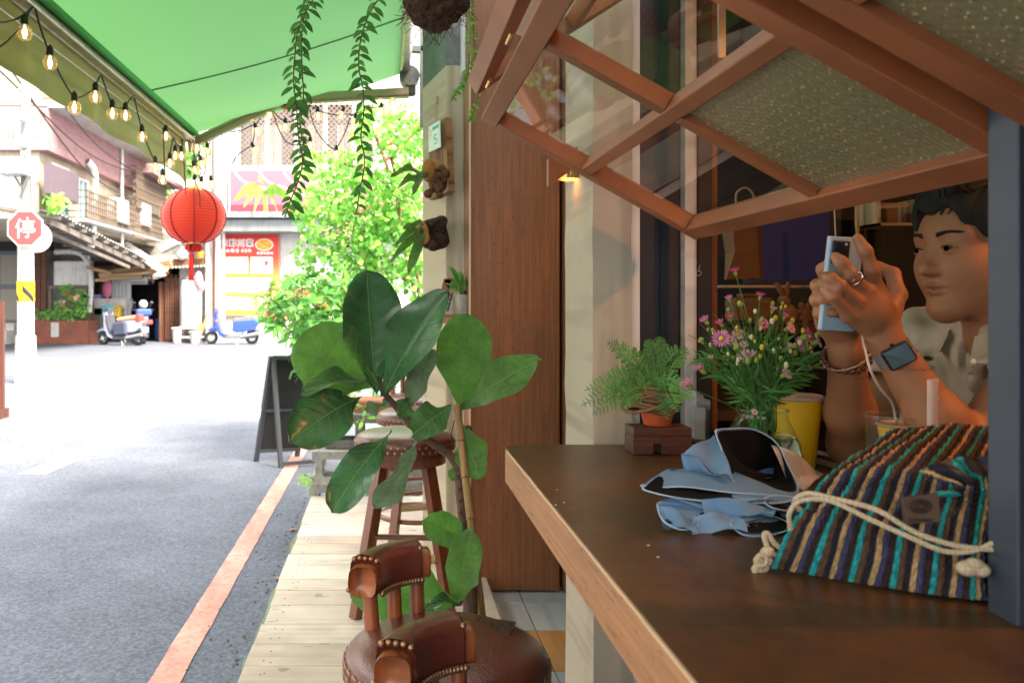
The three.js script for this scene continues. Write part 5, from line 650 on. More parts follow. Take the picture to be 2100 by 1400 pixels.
/* ---------- bushes ---------- */
function foliage(list, d, n, size, geo, seedling) { const pos = []; for (let i = 0; i < n; i++) { const tot = list.reduce((a, q) => a + q[2] * q[3], 0); let k = rnd(tot), q; for (q of list) { k -= q[2] * q[3]; if (k < 0) break; } const a = rnd(6.283), r = Math.pow(rnd(), .6); const dd = d + (q[4] || 0) + rnd(-.5, .5); pos.push([P(q[0] + Math.cos(a) * r * q[2], q[1] + Math.sin(a) * r * q[3], dd), size * rnd(.42, 1.3)]); } return pos; }
function instLeaves(parent, name, geo, mat, pos, tilt, cols) {
  const im = new THREE.InstancedMesh(geo, mat, pos.length), b = baseOf(parent), c = new THREE.Color(); im.name = name; im.userData.kind = 'stuff'; im.castShadow = true;
  pos.forEach(([p, s, dir], i) => { const n = V(rnd(-1, 1), rnd(-.3, 1), rnd(-.5, 1)).normalize(), y = dir || V(rnd(-1, 1), rnd(-1, .5), rnd(-1, 1)).normalize(), x = y.clone().cross(n).normalize(), z = x.clone().cross(y); im.setMatrixAt(i, new THREE.Matrix4().makeBasis(x, y, z).scale(V(s, s, s)).setPosition(p.clone().sub(b))); const q = cols[Math.floor(rnd(cols.length))]; c.setRGB(q[0] * rnd(.75, 1.2), q[1] * rnd(.8, 1.15), q[2]); im.setColorAt(i, c); });
  parent.add(im); return im;
}
const leafM = MP(C(1, 1, 1), 1, { transmission: .42, thickness: 0 });
const roundLeaf = leafG(1, .95, .1), longLeaf = leafG(1, .36, .12);
{ const t = thing('climbing_shrub', 'tall bright green shrub with round leaves behind the chalkboard', 'shrub', [.1, 0, -7.2]), D = 7.0;
  part(t, 'stem', MS(C(.22, .11, .06), .9), g => { for (const l of [[[868, 760, 6.9], [850, 600, 6.9], [832, 520, 6.9], [812, 400, 6.9], [790, 330, 6.95], [768, 270, 7]], [[868, 760, 6.9], [856, 560, 6.95], [836, 430, 7], [800, 300, 7], [820, 240, 7]], [[832, 520, 6.9], [790, 470, 7], [700, 420, 7.1]], [[850, 600, 6.9], [780, 520, 7], [690, 500, 7]], [[812, 400, 6.9], [770, 360, 7], [690, 330, 7]], [[868, 770, 6.8], [880, 600, 6.8], [862, 450, 6.9]], [[790, 330, 6.95], [840, 280, 7], [862, 240, 7]]]) g.tube(l.map(q => P(...q)), .017, 24, 6); });
  const L = [[800, 262, 80, 60], [850, 300, 45, 70], [690, 345, 92, 40], [760, 400, 120, 60], [720, 460, 120, 50], [690, 520, 90, 45], [790, 500, 95, 70], [830, 420, 60, 80], [640, 420, 50, 40], [760, 570, 90, 40], [870, 560, 40, 60]];
  instLeaves(t, 'leaf_mass', roundLeaf, leafM, foliage(L, D, 5200, .054), 0, [[.17, .46, .05], [.23, .53, .07], [.12, .38, .045], [.31, .56, .08]]);
  instLeaves(t, 'flower_mass', longLeaf, MS(C(1, 1, 1), .9), foliage([[735, 430, 14, 12], [560, 640, 5, 5], [850, 330, 20, 16, .1], [690, 470, 40, 20]], 6.6, 90, .03), 0, [[.6, .22, .14], [.6, .45, .1], [.65, .3, .25]]); }
{ const t = thing('umbrella_shrub', 'darker shrub of whorled leaves and red flowers by the chalkboard', 'shrub', [-.55, 0, -7]), D = 6.7, L = [[620, 640, 70, 55], [560, 622, 46, 36], [660, 690, 70, 60], [690, 610, 60, 50], [640, 590, 70, 26], [720, 720, 50, 60], [650, 760, 40, 36]];
  part(t, 'stem', MS(C(.2, .12, .06), .9), g => { for (const l of [[[720, 860, 6.9], [690, 740, 6.9], [620, 650, 6.8], [550, 620, 6.8]], [[720, 860, 6.9], [700, 720, 6.8], [650, 620, 6.7]], [[715, 860, 6.9], [670, 760, 6.6], [600, 700, 6.6]], [[700, 860, 6.9], [720, 700, 6.9], [700, 590, 6.8]]]) g.tube(l.map(q => P(...q)), .014, 20, 6); });
  const pos = []; for (const [p] of foliage(L, D, 240, 1)) { const ax = V(rnd(-.6, .6), rnd(.3, 1), rnd(0, .9)).normalize(), u = V(1, 0, 0).cross(ax).normalize(), w = ax.clone().cross(u), n = 6 + Math.floor(rnd(3)), s = rnd(.085, .125); for (let k = 0; k < n; k++) { const a = k / n * 6.283; pos.push([p, s, u.clone().multiplyScalar(Math.cos(a)).addScaledVector(w, Math.sin(a)).addScaledVector(ax, -.25 - rnd(.3)).normalize()]); } }
  instLeaves(t, 'leaf_mass', longLeaf, leafM, pos, 0, [[.07, .26, .05], [.1, .34, .05], [.14, .42, .06], [.2, .48, .06]]);
  instLeaves(t, 'flower_mass', longLeaf, MS(C(1, 1, 1), .9), foliage([[540, 640, 18, 14], [555, 600, 16, 14], [570, 650, 18, 10], [665, 612, 12, 8], [660, 625, 12, 6], [610, 600, 30, 10]], 6.3, 110, .035), 0, [[.7, .14, .06], [.72, .24, .12], [.6, .1, .08]]); }
{ const t = thing('variegated_shrub', 'pale edged shrub beside the plaster pier', 'shrub', [.25, 0, -5.6]); part(t, 'stem', stemM, g => { for (let i = 0; i < 7; i++) g.tube([P(880, 830, 5.6), P(865 + i * 6, 740, 5.6), P(845 + i * 12, 650, 5.5)], .006, 10, 5); });
  instLeaves(t, 'leaf_mass', longLeaf, leafM, foliage([[880, 640, 34, 36], [880, 720, 40, 44], [860, 770, 40, 30], [845, 690, 30, 40]], 5.6, 420, .075), 0, [[.2, .42, .08], [.5, .58, .3], [.12, .32, .06]]); }
{ const t = thing('tray_fern', 'light green ferns in a tray on the concrete blocks', 'fern', [-.2, .6, -5]); part(t, 'tray', MS(C(.3, .12, .06), .8), g => { g.rbox(-.2, .63, -5.0, .5, .1, .22, .02); });
  instLeaves(t, 'leaf_mass', longLeaf, leafM, foliage([[720, 845, 50, 26], [660, 800, 30, 40], [690, 780, 60, 50, .5], [640, 765, 20, 24, .6], [790, 790, 40, 50, .5]], 4.95, 620, .055), 0, [[.2, .5, .06], [.3, .6, .1], [.14, .4, .05]]); }
{ const t = thing('kerb_weed', 'small bright fern sprouting at the block by the red line', 'weed', P(632, 975, 4.65)); part(t, 'stem', stemM, g => g.tube([P(645, 985, 4.7), P(636, 978, 4.65), P(624, 974, 4.6)], .003)); instLeaves(t, 'leaf_mass', longLeaf, leafM, foliage([[632, 972, 12, 8]], 4.65, 40, .03).map(q => [q[0].add(V(0, 0, rnd(.3))), q[1]]), 0, [[.3, .65, .06]]); }
{ const t = thing('planter_plants', 'clipped green plants growing in the brick planter', 'plants', [FX(120, 26), .7, -26]); const L = [[100, 646, 30, 8], [140, 642, 35, 12], [165, 620, 14, 30], [150, 610, 10, 10], [135, 592, 14, 9], [125, 622, 12, 6]]; part(t, 'soil', M.rust, g => g.ext(FX(68, 25.6), FX(178, 25.6), .66, .7, 25.75, 26.4)); instLeaves(t, 'leaf_mass', longLeaf, leafM, foliage(L, 26, 1300, .16), 0, [[.1, .38, .05], [.2, .5, .08], [.3, .55, .1]]); instLeaves(t, 'flower_mass', roundLeaf, MS(C(1, 1, 1), .9), foliage([[128, 618, 5, 5], [155, 610, 12, 8]], 25.7, 50, .09), 0, [[.7, .5, .03], [.7, .4, .4]]); }
{ const t = thing('far_tree', 'pale green tree between the apartment block and the far building', 'tree', [-13, 0, -40]); part(t, 'trunk', stemM, g => g.cyl(V(-12, 0, -40), V(-12, 6.5, -40), .2, .1)); instLeaves(t, 'crown', roundLeaf, leafM, foliage([[300, 398, 34, 26], [320, 380, 24, 24], [290, 420, 30, 18], [390, 330, 14, 26], [430, 290, 12, 12]], 40, 1500, .4), 0, [[.25, .5, .1], [.35, .6, .14]]); }
{ const t = thing('balcony_plant', 'pale green plant on the left lower balcony', 'plant', P(110, 425, 19)); part(t, 'stem', stemM, g => g.tube([P(112, 450, 19), P(110, 425, 19), P(108, 405, 19)], .02)); instLeaves(t, 'leaf_mass', longLeaf, leafM, foliage([[110, 415, 16, 20]], 19, 130, .22), 0, [[.3, .6, .08], [.4, .65, .1]]); }
/* ---------- things on the pier ---------- */
{ const t = thing('mount_board', 'wooden board with a staghorn fern hung on the plaster pier', 'plant mount', P(900, 320, 3.45)), q = (x, y, d) => P(x, y, d), w = MS(C(.4, .22, .09), .7, { map: T.wood });
  part(t, 'board', w, g => { const a = [q(879, 262, 3.55), q(913, 240, 3.44), q(920, 392, 3.44), q(880, 410, 3.55)], b = a.map(p => p.clone().add(V(.028, 0, -.012))); g.quad(a[0], a[3], a[2], a[1]); g.quad(...b); for (let i = 0; i < 4; i++) g.quad(a[i], a[(i + 1) % 4], b[(i + 1) % 4], b[i]); });
  part(t, 'cord', M.rope, g => { g.tube([q(893, 245, 3.46), q(893, 225, 3.46), q(897, 200, 3.48)], .002); g.tube([q(898, 245, 3.46), q(897, 215, 3.46), q(897, 200, 3.48)], .002); g.cyl(q(897, 198, 3.47), q(897, 212, 3.46), .006); });
  part(t, 'root_clump', MS(C(.12, .055, .025), .95, { bumpMap: T.bump, bumpScale: .01 }), g => { g.sph(q(898, 372, 3.4), .05, .8, 1, .7, 12); for (let i = 0; i < 18; i++) g.sph(q(898 + rnd(-22, 18), 372 + rnd(-28, 28), 3.37), rnd(.01, .022), 1, 1, 1, 7); });
  part(t, 'dry_frond', MS(C(.36, .17, .05), .7), g => { g.sph(q(879, 350, 3.36), .04, .8, 1.2, .35, 12, .4); g.sph(q(890, 338, 3.38), .032, 1, .7, .4, 12, -.3); });
  for (const [x1, y1, w1] of [[802, 358, 26], [818, 385, 22], [845, 395, 20]]) bigLeaf(t, P(878, 362, 3.36), P(x1, y1, 3.1), w1 * 3.3 / FOC, figLit, { n: V(0, .6, 1), pow: .8 }); }
{ const t = thing('calendar_card', 'pale green calendar card printed with a 5 on the mount board', 'card', P(892, 290, 3.42)), tx = canvasTex(128, 192, (x, w, h) => { x.fillStyle = '#dfeee4'; x.fillRect(0, 0, w, h); x.fillStyle = '#58b598'; x.fillRect(44, 22, 70, 26); x.strokeStyle = '#58b598'; x.lineWidth = 9; x.beginPath(); x.moveTo(92, 90); x.lineTo(66, 90); x.lineTo(64, 118); x.bezierCurveTo(100, 108, 104, 156, 62, 152); x.stroke(); x.fillStyle = '#d9a8ae'; for (let i = 0; i < 5; i++) { x.beginPath(); x.arc(16 + (i * 13) % 24, 34 + i * 14, 7, 0, 7); x.fill(); } });
  const a = [P(879, 312, 3.5), P(904, 301, 3.41), P(902, 246, 3.41), P(879, 260, 3.5)], m = new G(); m.tris([a[0], a[1], a[2], a[0], a[2], a[3]], [0, 0, 1, 0, 1, 1, 0, 0, 1, 1, 0, 1]); m.mesh('print', MS(C(1, 1, 1), .7, { map: tx }), t, { keepUV: true }); const b = a.map(q => q.clone().add(V(.004, 0, -.006))); part(t, 'backing', M.whiteMetal, g => g.quad(...b)); }
{ const t = thing('log_mount', 'dark log with a staghorn fern hung lower on the pier', 'plant mount', P(895, 480, 3.4)), lg = MS(C(.05, .025, .016), .95, { map: T.mott, bumpMap: T.bump, bumpScale: .012 });
  const b = part(t, 'log', lg, g => { g.at(new RoundedBoxGeometry(.1, .13, .1, 3, .03), P(893, 482, 3.42).x, P(0, 480, 3.42).y, -3.42, 0, 0, .25); for (let i = 0; i < 26; i++) g.sph(P(890 + rnd(-22, 22), 480 + rnd(-32, 30), 3.38 + rnd(-.02, .02)), rnd(.012, .026), 1, 1, 1, 7); });
  part(t, 'dry_frond', MS(C(.42, .2, .07), .7), g => { g.sph(P(866, 470, 3.36), .036, .7, 1.1, .4, 12, 0, .4); g.sph(P(872, 488, 3.35), .024, .8, 1, .4); });
  for (const [x1, y1, w1] of [[812, 500, 20], [800, 540, 18], [836, 560, 22], [824, 470, 16], [850, 545, 16]]) bigLeaf(t, P(864, 476, 3.35), P(x1, y1, 3.12), w1 * 3.3 / FOC, figLit, { n: V(.2, .5, 1), pow: .8, curl: .16 }); }
{ const g = new G(), a = P(888, 645, 3.5), b = P(968, 662, 3.3); g.rbox((a.x + b.x) / 2, 1.19, -3.36, b.x - a.x, .035, .2, .004); tag(g.mesh('wall_shelf', MS(C(.4, .22, .12), .6, { map: T.wood })), 'short wooden shelf beside the wood panel', 'shelf'); }
{ const c = P(952, 618, 3.32), t = thing('potted_fern', 'small green fern in a stone pot on the wall shelf', 'plant', [c.x, 1.208, -3.32]); part(t, 'pot', M.concrete, g => g.lathe([[.028, 1.208], [.034, 1.285], [.028, 1.285], [.024, 1.25], [0, 1.25]], c.x, 0, -3.32, 18)); for (let i = 0; i < 16; i++) { const a = i * .8; bigLeaf(t, V(c.x, 1.28, -3.32), V(c.x + Math.cos(a) * .055 - .015, 1.33 + (i % 4) * .022, -3.32 + Math.sin(a) * .05), .018, i % 2 ? smallL[0] : smallL[1], { n: V(0, .5, 1) }); } }
{ const c = P(918, 640, 3.36), t = thing('wooden_house', 'tiny wooden house ornament on the wall shelf', 'ornament', [c.x, 1.208, -3.36]); part(t, 'roof', MS(C(.3, .12, .06), .7), g => { g.bar(P(908, 612, 3.36), P(918, 572, 3.36), .012, .03); g.bar(P(918, 572, 3.36), P(927, 590, 3.36), .012, .03); }); part(t, 'wall', W.white, g => g.box(c.x, 1.235, -3.37, .04, .055, .04)); part(t, 'ladder', M.cable, g => { g.cyl(P(912, 638, 3.33), P(922, 600, 3.33), .003); g.cyl(P(918, 638, 3.33), P(928, 600, 3.33), .003); for (let k = 0; k < 4; k++) g.cyl(P(914 + k * 2.4, 632 - k * 9, 3.33), P(920 + k * 2.4, 632 - k * 9, 3.33), .002); }); }
/* ---------- red lantern ---------- */
{ const c = P(397, 443, 5.0), t = thing('red_lantern', 'round red paper lantern with a long tassel hanging at the awning corner', 'lantern', c.clone()), rx = .187, ry = .165;
  const paper = MP(C(.75, .075, .03), 1, { transmission: .45, thickness: 0 }), red = MP(C(.6, .025, .02), .9);
  const m = part(t, 'paper', paper, g => { const n = 90, pr = []; for (let i = 0; i <= n; i++) { const a = -Math.PI / 2 + Math.PI * (i / n * .86 + .07); pr.push([Math.cos(a) * rx * (1 + .018 * Math.sin(i * 1.75)), c.y + Math.sin(a) * ry * 1.02]); } g.lathe(pr, c.x, 0, c.z, 48); });
  part(t, 'rib', MS(C(.4, .015, .012), .8), g => { for (let k = 0; k < 8; k++) { const a = k * Math.PI / 4 + .55, l = []; for (let i = 0; i <= 12; i++) { const b = -Math.PI / 2 + Math.PI * (i / 12 * .86 + .07); l.push(V(c.x + Math.cos(a) * Math.cos(b) * rx * 1.012, c.y + Math.sin(b) * ry * 1.03, c.z + Math.sin(a) * Math.cos(b) * rx * 1.012)); } g.tube(l, .0055, 30, 5); } });
  part(t, 'cap', MS(C(.75, .5, .15), .4, { metalness: .5 }), g => { for (const s of [1, -1]) g.lathe([[.05, 0], [.055, .014], [.045, .02], [0, .02]], c.x, c.y + s * ry * .985 - .008, c.z, 20); });
  part(t, 'tassel', red, g => { const y0 = P(0, 496, 5).y, y1 = P(0, 510, 5).y; for (let i = 0; i < 60; i++) { const a = i * 2.4, r = .018 + .028 * ((i * 7) % 10) / 10; g.cyl(V(c.x + Math.cos(a) * r * .8, y0 + .01, c.z + Math.sin(a) * r * .8), V(c.x + Math.cos(a) * r * 1.15, y1 - .02 + rnd(.02), c.z + Math.sin(a) * r * 1.15), .004, .004, 4); } });
  part(t, 'tail', red, g => { g.box(c.x - .014, P(0, 548, 5).y, c.z, .028, .16, .01, 0, .3, -.03); g.box(c.x - .008, P(0, 535, 5).y, c.z + .012, .012, .17, .006, 0, -.3, .03); });
  part(t, 'hanger', M.cable, g => g.cyl(c.clone().add(V(0, ry, 0)), P(398, 290, 5), .004)); }
/* ---------- fern on its wooden block ---------- */
{ const t = thing('wooden_block', 'reddish brown wooden block with square notches under the fern pot', 'block', [.53, .955, -1.64]), m = MS(C(.11, .035, .022), .5, { map: T.fine });
  part(t, 'body', m, g => { const y0 = .9565, y1 = 1.008, x0 = .478, x1 = .592, z = -1.64, dp = .06; g.rbox((x0 + x1) / 2, 1.0, z, x1 - x0, .018, dp, .002); const cut = [[x0, .517], [.533, x1]]; for (const [a, b] of cut) { g.box((a + b) / 2, .974, z, b - a, .0345, dp - .002); } g.box(.525, .984, z, .0155, .0135, dp - .003); });
  part(t, 'notch', M.black, g => g.box(.525, .967, z0(), .016, .019, .04)); function z0() { return -1.646; } }
const fernM = [C(.1, .3, .07), C(.14, .38, .09), C(.07, .22, .05)].map(c => MP(c, 1, { transmission: .35, thickness: 0 }));
{ const c = P(1348, 852, 1.64), y0 = 1.0105, t = thing('potted_fern', 'feathery fern in a small orange pot wrapped with twine', 'plant', [c.x, y0, c.z]);
  part(t, 'pot', MS(C(.5, .1, .035), .45), g => g.lathe([[0, y0], [.026, y0], [.036, y0 + .045], [.038, y0 + .047], [.034, y0 + .047], [.03, y0 + .03], [0, y0 + .03]], c.x, 0, c.z, 28));
  part(t, 'twine', MS(C(.2, .1, .045), .9), g => { for (let i = 0; i < 16; i++) { const l = [], r = rnd(.034, .056), h = y0 + rnd(.03, .068), ph = rnd(6.28), tl = rnd(-.25, .25); for (let k = 0; k <= 14; k++) { const a = k / 14 * 6.283 * rnd(.98, 1.02) + ph; l.push(V(c.x - .012 + Math.cos(a) * r, h + Math.sin(a * 2 + i) * .007 + Math.cos(a) * tl * r, c.z + Math.sin(a) * r)); } g.tube(l, rnd(.0022, .0036), 44, 5); } });
  part(t, 'stick', M.stoolWood, g => g.cyl(P(1310, 838, 1.62), P(1296, 800, 1.6).add(V(.0, -.04, 0)), .002));
  const fr = [[1245, 700, 1.6], [1330, 695, 1.66], [1262, 712, 1.58], [1200, 800, 1.55], [1192, 832, 1.55], [1215, 850, 1.55], [1232, 780, 1.57], [1270, 765, 1.57], [1300, 730, 1.62], [1355, 690, 1.68], [1412, 714, 1.66], [1405, 800, 1.58], [1425, 820, 1.58], [1390, 845, 1.56], [1368, 860, 1.55], [1310, 790, 1.6], [1345, 760, 1.7], [1260, 840, 1.55]];
  for (const [x, y, d] of fr) { const e = P(x, y, d), b = V(c.x + rnd(-.02, .01), y0 + .05, c.z + rnd(-.015, .015)), mid = b.clone().lerp(e, .5).add(V(0, .025, 0)), cv = new THREE.CatmullRomCurve3([b, mid, e]);
    part(t, 'frond', fernM[Math.floor(rnd(3))], g => { g.tube([b, mid, e], .0008, 12, 4); const n = 17; for (let i = 3; i < n; i++) { const u = i / n, p = cv.getPoint(u), tg = cv.getTangent(u), len = .02 * Math.sin(Math.PI * Math.min(1, u * .78 + .2)) + .003; for (const s of [-1, 1]) { const sd = tg.clone().cross(V(.2, .25, 1)).normalize().multiplyScalar(s), o = sd.clone().multiplyScalar(len).addScaledVector(tg, len * .5), w = tg.clone().multiplyScalar(len * rnd(.2, .32)), n3 = V(rnd(-.2, .2), rnd(-.2, .2), rnd(-.2, .2)).multiplyScalar(len); for (const [q0, q1] of [[.1, .5], [.42, .8], [.72, 1]]) { const a = p.clone().addScaledVector(o, q0), b2 = p.clone().addScaledVector(o, q1).addScaledVector(n3, q1), k = 1.1 - q1 * .6; g.tris([a, a.clone().lerp(b2, .5).addScaledVector(w, k * 1.5), b2, a, b2, a.clone().lerp(b2, .5).addScaledVector(w, -k * 1.2)]); } } } });
  } }
{ const t = thing('menu_stand', 'clear plastic card holder behind the fern pot', 'card holder', P(1435, 905, 1.72)); part(t, 'holder', M.glass, g => { const a = P(1420, 905, 1.74), b = P(1446, 800, 1.74); g.quad(V(a.x, a.y, a.z), V(b.x, a.y, b.z + .03), V(b.x, b.y, b.z + .03), V(a.x, b.y, a.z)); }); part(t, 'card', MS(C(.2, .17, .15), .7), g => { const a = P(1423, 900, 1.75), b = P(1444, 835, 1.75); g.box((a.x + b.x) / 2, (a.y + b.y) / 2, -1.745, b.x - a.x, b.y - a.y, .001, 0, -.5, 0); }); }
/* ---------- vase of asters ---------- */
{ const c = V(.642, .9565, -1.42), t = thing('glass_vase', 'round clear glass vase of water behind the folded umbrella', 'vase', c), gl = MP(C(.93, 1, .97), .02, { transmission: 1, thickness: .003, ior: 1.45 });
  part(t, 'glass', MP(C(.9, .97, .95), .03, { transmission: 1, thickness: 0, ior: 1.5 }), g => { g.lathe([[0, 0], [.045, 0], [.058, .01], [.064, .032], [.061, .055], [.05, .08], [.041, .098], [.039, .106], [.042, .112]], c.x, c.y, c.z, 40); g.at(new THREE.TorusGeometry(.0415, .002, 8, 40), c.x, c.y + .112, c.z, Math.PI / 2); });
  part(t, 'water', MP(C(.75, .82, .7), .02, { transmission: 1, thickness: .05, ior: 1.33 }), g => g.lathe([[0, .004], [.043, .004], [.055, .013], [.061, .033], [.058, .055], [.053, .068], [0, .068]], c.x, c.y, c.z, 36));
  const f = thing('aster_bouquet', 'bunch of pink asters and yellow buds standing in the glass vase', 'flowers', [c.x, c.y + .1, c.z]), m = V(c.x, c.y + .1, c.z);
  const stem = MS(C(.06, .17, .03), .8), leafS = [C(.035, .13, .02), C(.06, .19, .03), C(.09, .25, .045)].map(q => MP(q, 1, { transmission: .25, thickness: 0 })), pinks = [C(.66, .1, .36), C(.68, .22, .45), C(.72, .4, .52), C(.6, .05, .3)].map(q => MP(q, 1, { transmission: .25, thickness: 0 })), yel = MS(C(.55, .38, .02), .8), bud = MS(C(.22, .3, .05), .8), cream = MS(C(.6, .56, .36), .8);
  const heads = [[1508, 556, 0, 9, 3, 1], [1496, 612, 0, 8, 1, 1], [1560, 606, .02, 9, 0, 1], [1498, 650, 0, 10, 3, 1], [1447, 657, .02, 11, 1, 1], [1478, 662, -.02, 9, 0, 1], [1480, 694, -.06, 19, 1, 0], [1515, 686, 0, 14, 2, 0], [1586, 634, .03, 9, 2, 1], [1612, 648, .04, 8, 0, 1], [1622, 672, .02, 14, 2, 0], [1660, 690, -.02, 20, 0, 0], [1690, 682, .02, 17, 0, 0], [1640, 706, -.05, 16, 1, 0], [1678, 700, -.03, 14, 2, 0], [1660, 715, 0, 12, 2, 0], [1535, 730, -.08, 15, 2, 1], [1500, 700, .0, 13, 2, 0], [1438, 755, -.03, 14, 1, 1], [1412, 788, -.06, 15, 1, 1], [1614, 766, -.08, 13, 2, 0], [1660, 750, 0, 9, 2, 0], [1565, 663, .02, 14, 1, 0], [1526, 706, -.05, 9, 2, 0], [1458, 736, 0, 8, 2, 1], [1440, 700, .02, 7, 2, 1], [1620, 710, -.04, 9, 2, 1], [1520, 730, -.06, 9, 2, 0], [1548, 845, -.09, 7, 2, 0]];
  const petal = (() => { const g = new G(); for (let k = 0; k < 17; k++) { const a = k / 17 * 6.283, ca = Math.cos(a), sa = Math.sin(a), w = .11, z = .05 * (k % 3); g.tris([V(ca * .2, sa * .2, 0), V(ca * .65 - sa * w, sa * .65 + ca * w, .1 + z), V(ca, sa, .04 + z), V(ca * .2, sa * .2, 0), V(ca, sa, .04 + z), V(ca * .65 + sa * w, sa * .65 - ca * w, .1 + z)]); } return g.geo(); })();
  const tuft = (() => { const g = new G(); for (let k = 0; k < 18; k++) { const a = k / 18 * 6.283, ca = Math.cos(a), sa = Math.sin(a), o = .5 + .2 * (k % 3), w = .1; g.tris([V(ca * .25, sa * .25, -.3), V(ca * o - sa * w, sa * o + ca * w, .5), V(ca * o, sa * o, .75), V(ca * .25, sa * .25, -.3), V(ca * o, sa * o, .75), V(ca * o + sa * w, sa * o - ca * w, .5)]); } return g.geo(); })();
  const disc = new THREE.SphereGeometry(.26, 8, 6), cup = (() => { const g = new G(); g.lathe([[0, -1.1], [.25, -.95], [.38, -.5], [.3, -.1]], 0, 0, 0, 8, Math.PI / 2); return g.geo(); })();
  const stems = new G(), line = (e, q) => { const b = V(m.x + rnd(-.02, .02), m.y - .02, m.z + rnd(-.02, .02)), k = b.clone().lerp(e, .55); k.x = b.x + (e.x - b.x) * .38; stems.tube([b, k, e], q, 14, 4); return k; };
  heads.forEach(([x, y, dz, r, pi, up], i) => { const p = P(x, y, 1.42 + dz), s = r * 1.5 / FOC, h = new THREE.Mesh(up ? tuft : petal, pinks[pi]); h.name = 'flower'; h.position.copy(p).sub(f.position); h.scale.set(s, s, s);
    const d = up ? V((x - 1550) / 130, 1, rnd(.1, .5)) : V((x - 1560) / 110, rnd(.3, .8), 1); h.quaternion.setFromUnitVectors(V(0, 0, 1), d.normalize()); f.add(h);
    const k = new THREE.Mesh(disc, up ? yel : yel); k.name = 'centre'; k.scale.set(1, 1, .6); k.position.z = up ? .2 : .05; h.add(k); const cu = new THREE.Mesh(cup, bud); cu.name = 'calyx'; h.add(cu); line(p.clone().addScaledVector(d, -s), .0008); });
  const bg = new THREE.SphereGeometry(1, 7, 5);
  for (let i = 0; i < 80; i++) { const a = rnd(-1.25, 1.25), r = rnd(.3, 1), x = 1555 + Math.sin(a) * r * 125, y = 800 - Math.cos(a * .8) * r * 190, p = P(x, y, 1.42 + rnd(-.09, .08)), b = new THREE.Mesh(bg, i % 4 === 0 ? yel : i % 4 < 3 ? bud : cream), s = rnd(.0022, .0042); b.name = 'bud'; b.position.copy(p).sub(f.position); b.scale.set(s, s * 1.35, s); f.add(b); const k = line(p, .0006); if (i % 2) stems.tube([k, k.clone().lerp(p, .5).add(V(rnd(-.01, .01), .01, rnd(-.01, .01))), p.clone().add(V(rnd(-.02, .02), rnd(-.012, .016), rnd(-.01, .01)))], .0005, 6, 3); }
  stems.mesh('stem', stem, f);
  for (let q = 0; q < 3; q++) part(f, 'leaf_mass', leafS[q], g => { for (let i = 0; i < 150; i++) { const a = rnd(-1.3, 1.3), r = Math.pow(rnd(), .75), x = 1556 + Math.sin(a) * r * 118, y = 842 - Math.cos(a * .75) * r * 150, p = P(x, y, 1.42 + rnd(-.075, .075)), d = V(Math.sin(a) + rnd(-.7, .7), rnd(-.3, 1.1), rnd(-.6, .6)).normalize(), L = rnd(.018, .042), s = d.clone().cross(V(rnd(-.5, .5), rnd(-.5, .5), 1)).normalize().multiplyScalar(L * .065), e = p.clone().addScaledVector(d, L), mm = p.clone().addScaledVector(d, L * .5).add(V(0, .003, 0)); g.tris([p, mm.clone().add(s), e, p, e, mm.clone().sub(s)]); } }, { kind: 'stuff' });
  part(f, 'sunken_stem', stem, g => { for (let i = 0; i < 26; i++) { const a = i * 2.4, r = .004 * (i % 8); g.cyl(V(m.x + Math.cos(a) * r * .7, m.y + .02, m.z + Math.sin(a) * r * .7), V(m.x + Math.cos(a + .6) * r * 1.3, c.y + .012, m.z + Math.sin(a + .6) * r * 1.3), .0012, .0012, 5); } });
}
/* ---------- cups, tumbler, straw ---------- */
const yellowPaper = MS(C(.72, .46, .015), .5), lidM = MP(C(.62, .5, .42), .35, { transmission: .35, thickness: 0 });
const cupTex = canvasTex(512, 256, (x, w, h) => { x.fillStyle = '#e2b016'; x.fillRect(0, 0, w, h); x.strokeStyle = '#2a2a22'; x.lineWidth = 2; x.strokeRect(56, 120, 26, 112); x.lineWidth = 3; x.beginPath(); x.arc(69, 137, 8, .5, 5.8); x.stroke(); x.beginPath(); x.moveTo(62, 152); x.lineTo(76, 158); x.lineTo(62, 164); x.stroke(); x.fillStyle = '#2a2a22'; for (let i = 0; i < 4; i++) x.fillRect(62, 176 + i * 7, 14, 3); x.fillStyle = '#3f6a2a'; x.fillRect(63, 212, 13, 12); });
{ const c = V(.742, .9565, -1.5), t = thing('paper_cup', 'tall yellow paper cup with a lid behind the vase', 'cup', c), h = .125;
  part(t, 'body', MS(C(1, 1, 1), .45, { map: cupTex }), g => g.add(new THREE.CylinderGeometry(.041, .0295, h, 36, 1, true).rotateY(.5), new THREE.Matrix4().setPosition(c.x, c.y + h / 2, c.z)), { keepUV: true });
  part(t, 'base', yellowPaper, g => g.at(new THREE.CircleGeometry(.029, 24), c.x, c.y + .003, c.z, -Math.PI / 2));
  part(t, 'lid', lidM, g => g.lathe([[0, h + .004], [.04, h + .004], [.043, h + .002], [.0445, h - .002], [.043, h - .005], [.041, h - .005]], c.x, c.y, c.z, 36)); }
{ const c = V(.81, .9565, -1.3), t = thing('paper_cup', 'shorter yellow paper cup with pale lid inside the clear tumbler', 'cup', c), h = .1;
  part(t, 'body', yellowPaper, g => g.lathe([[0, .002], [.024, .002], [.036, h], [.038, h + .001]], c.x, c.y, c.z, 32));
  part(t, 'lid', MS(C(.55, .4, .28), .6), g => g.lathe([[0, h], [.036, h], [.039, h + .004], [.0365, h + .006], [.034, h + .002], [0, h + .001]], c.x, c.y, c.z, 32)); }
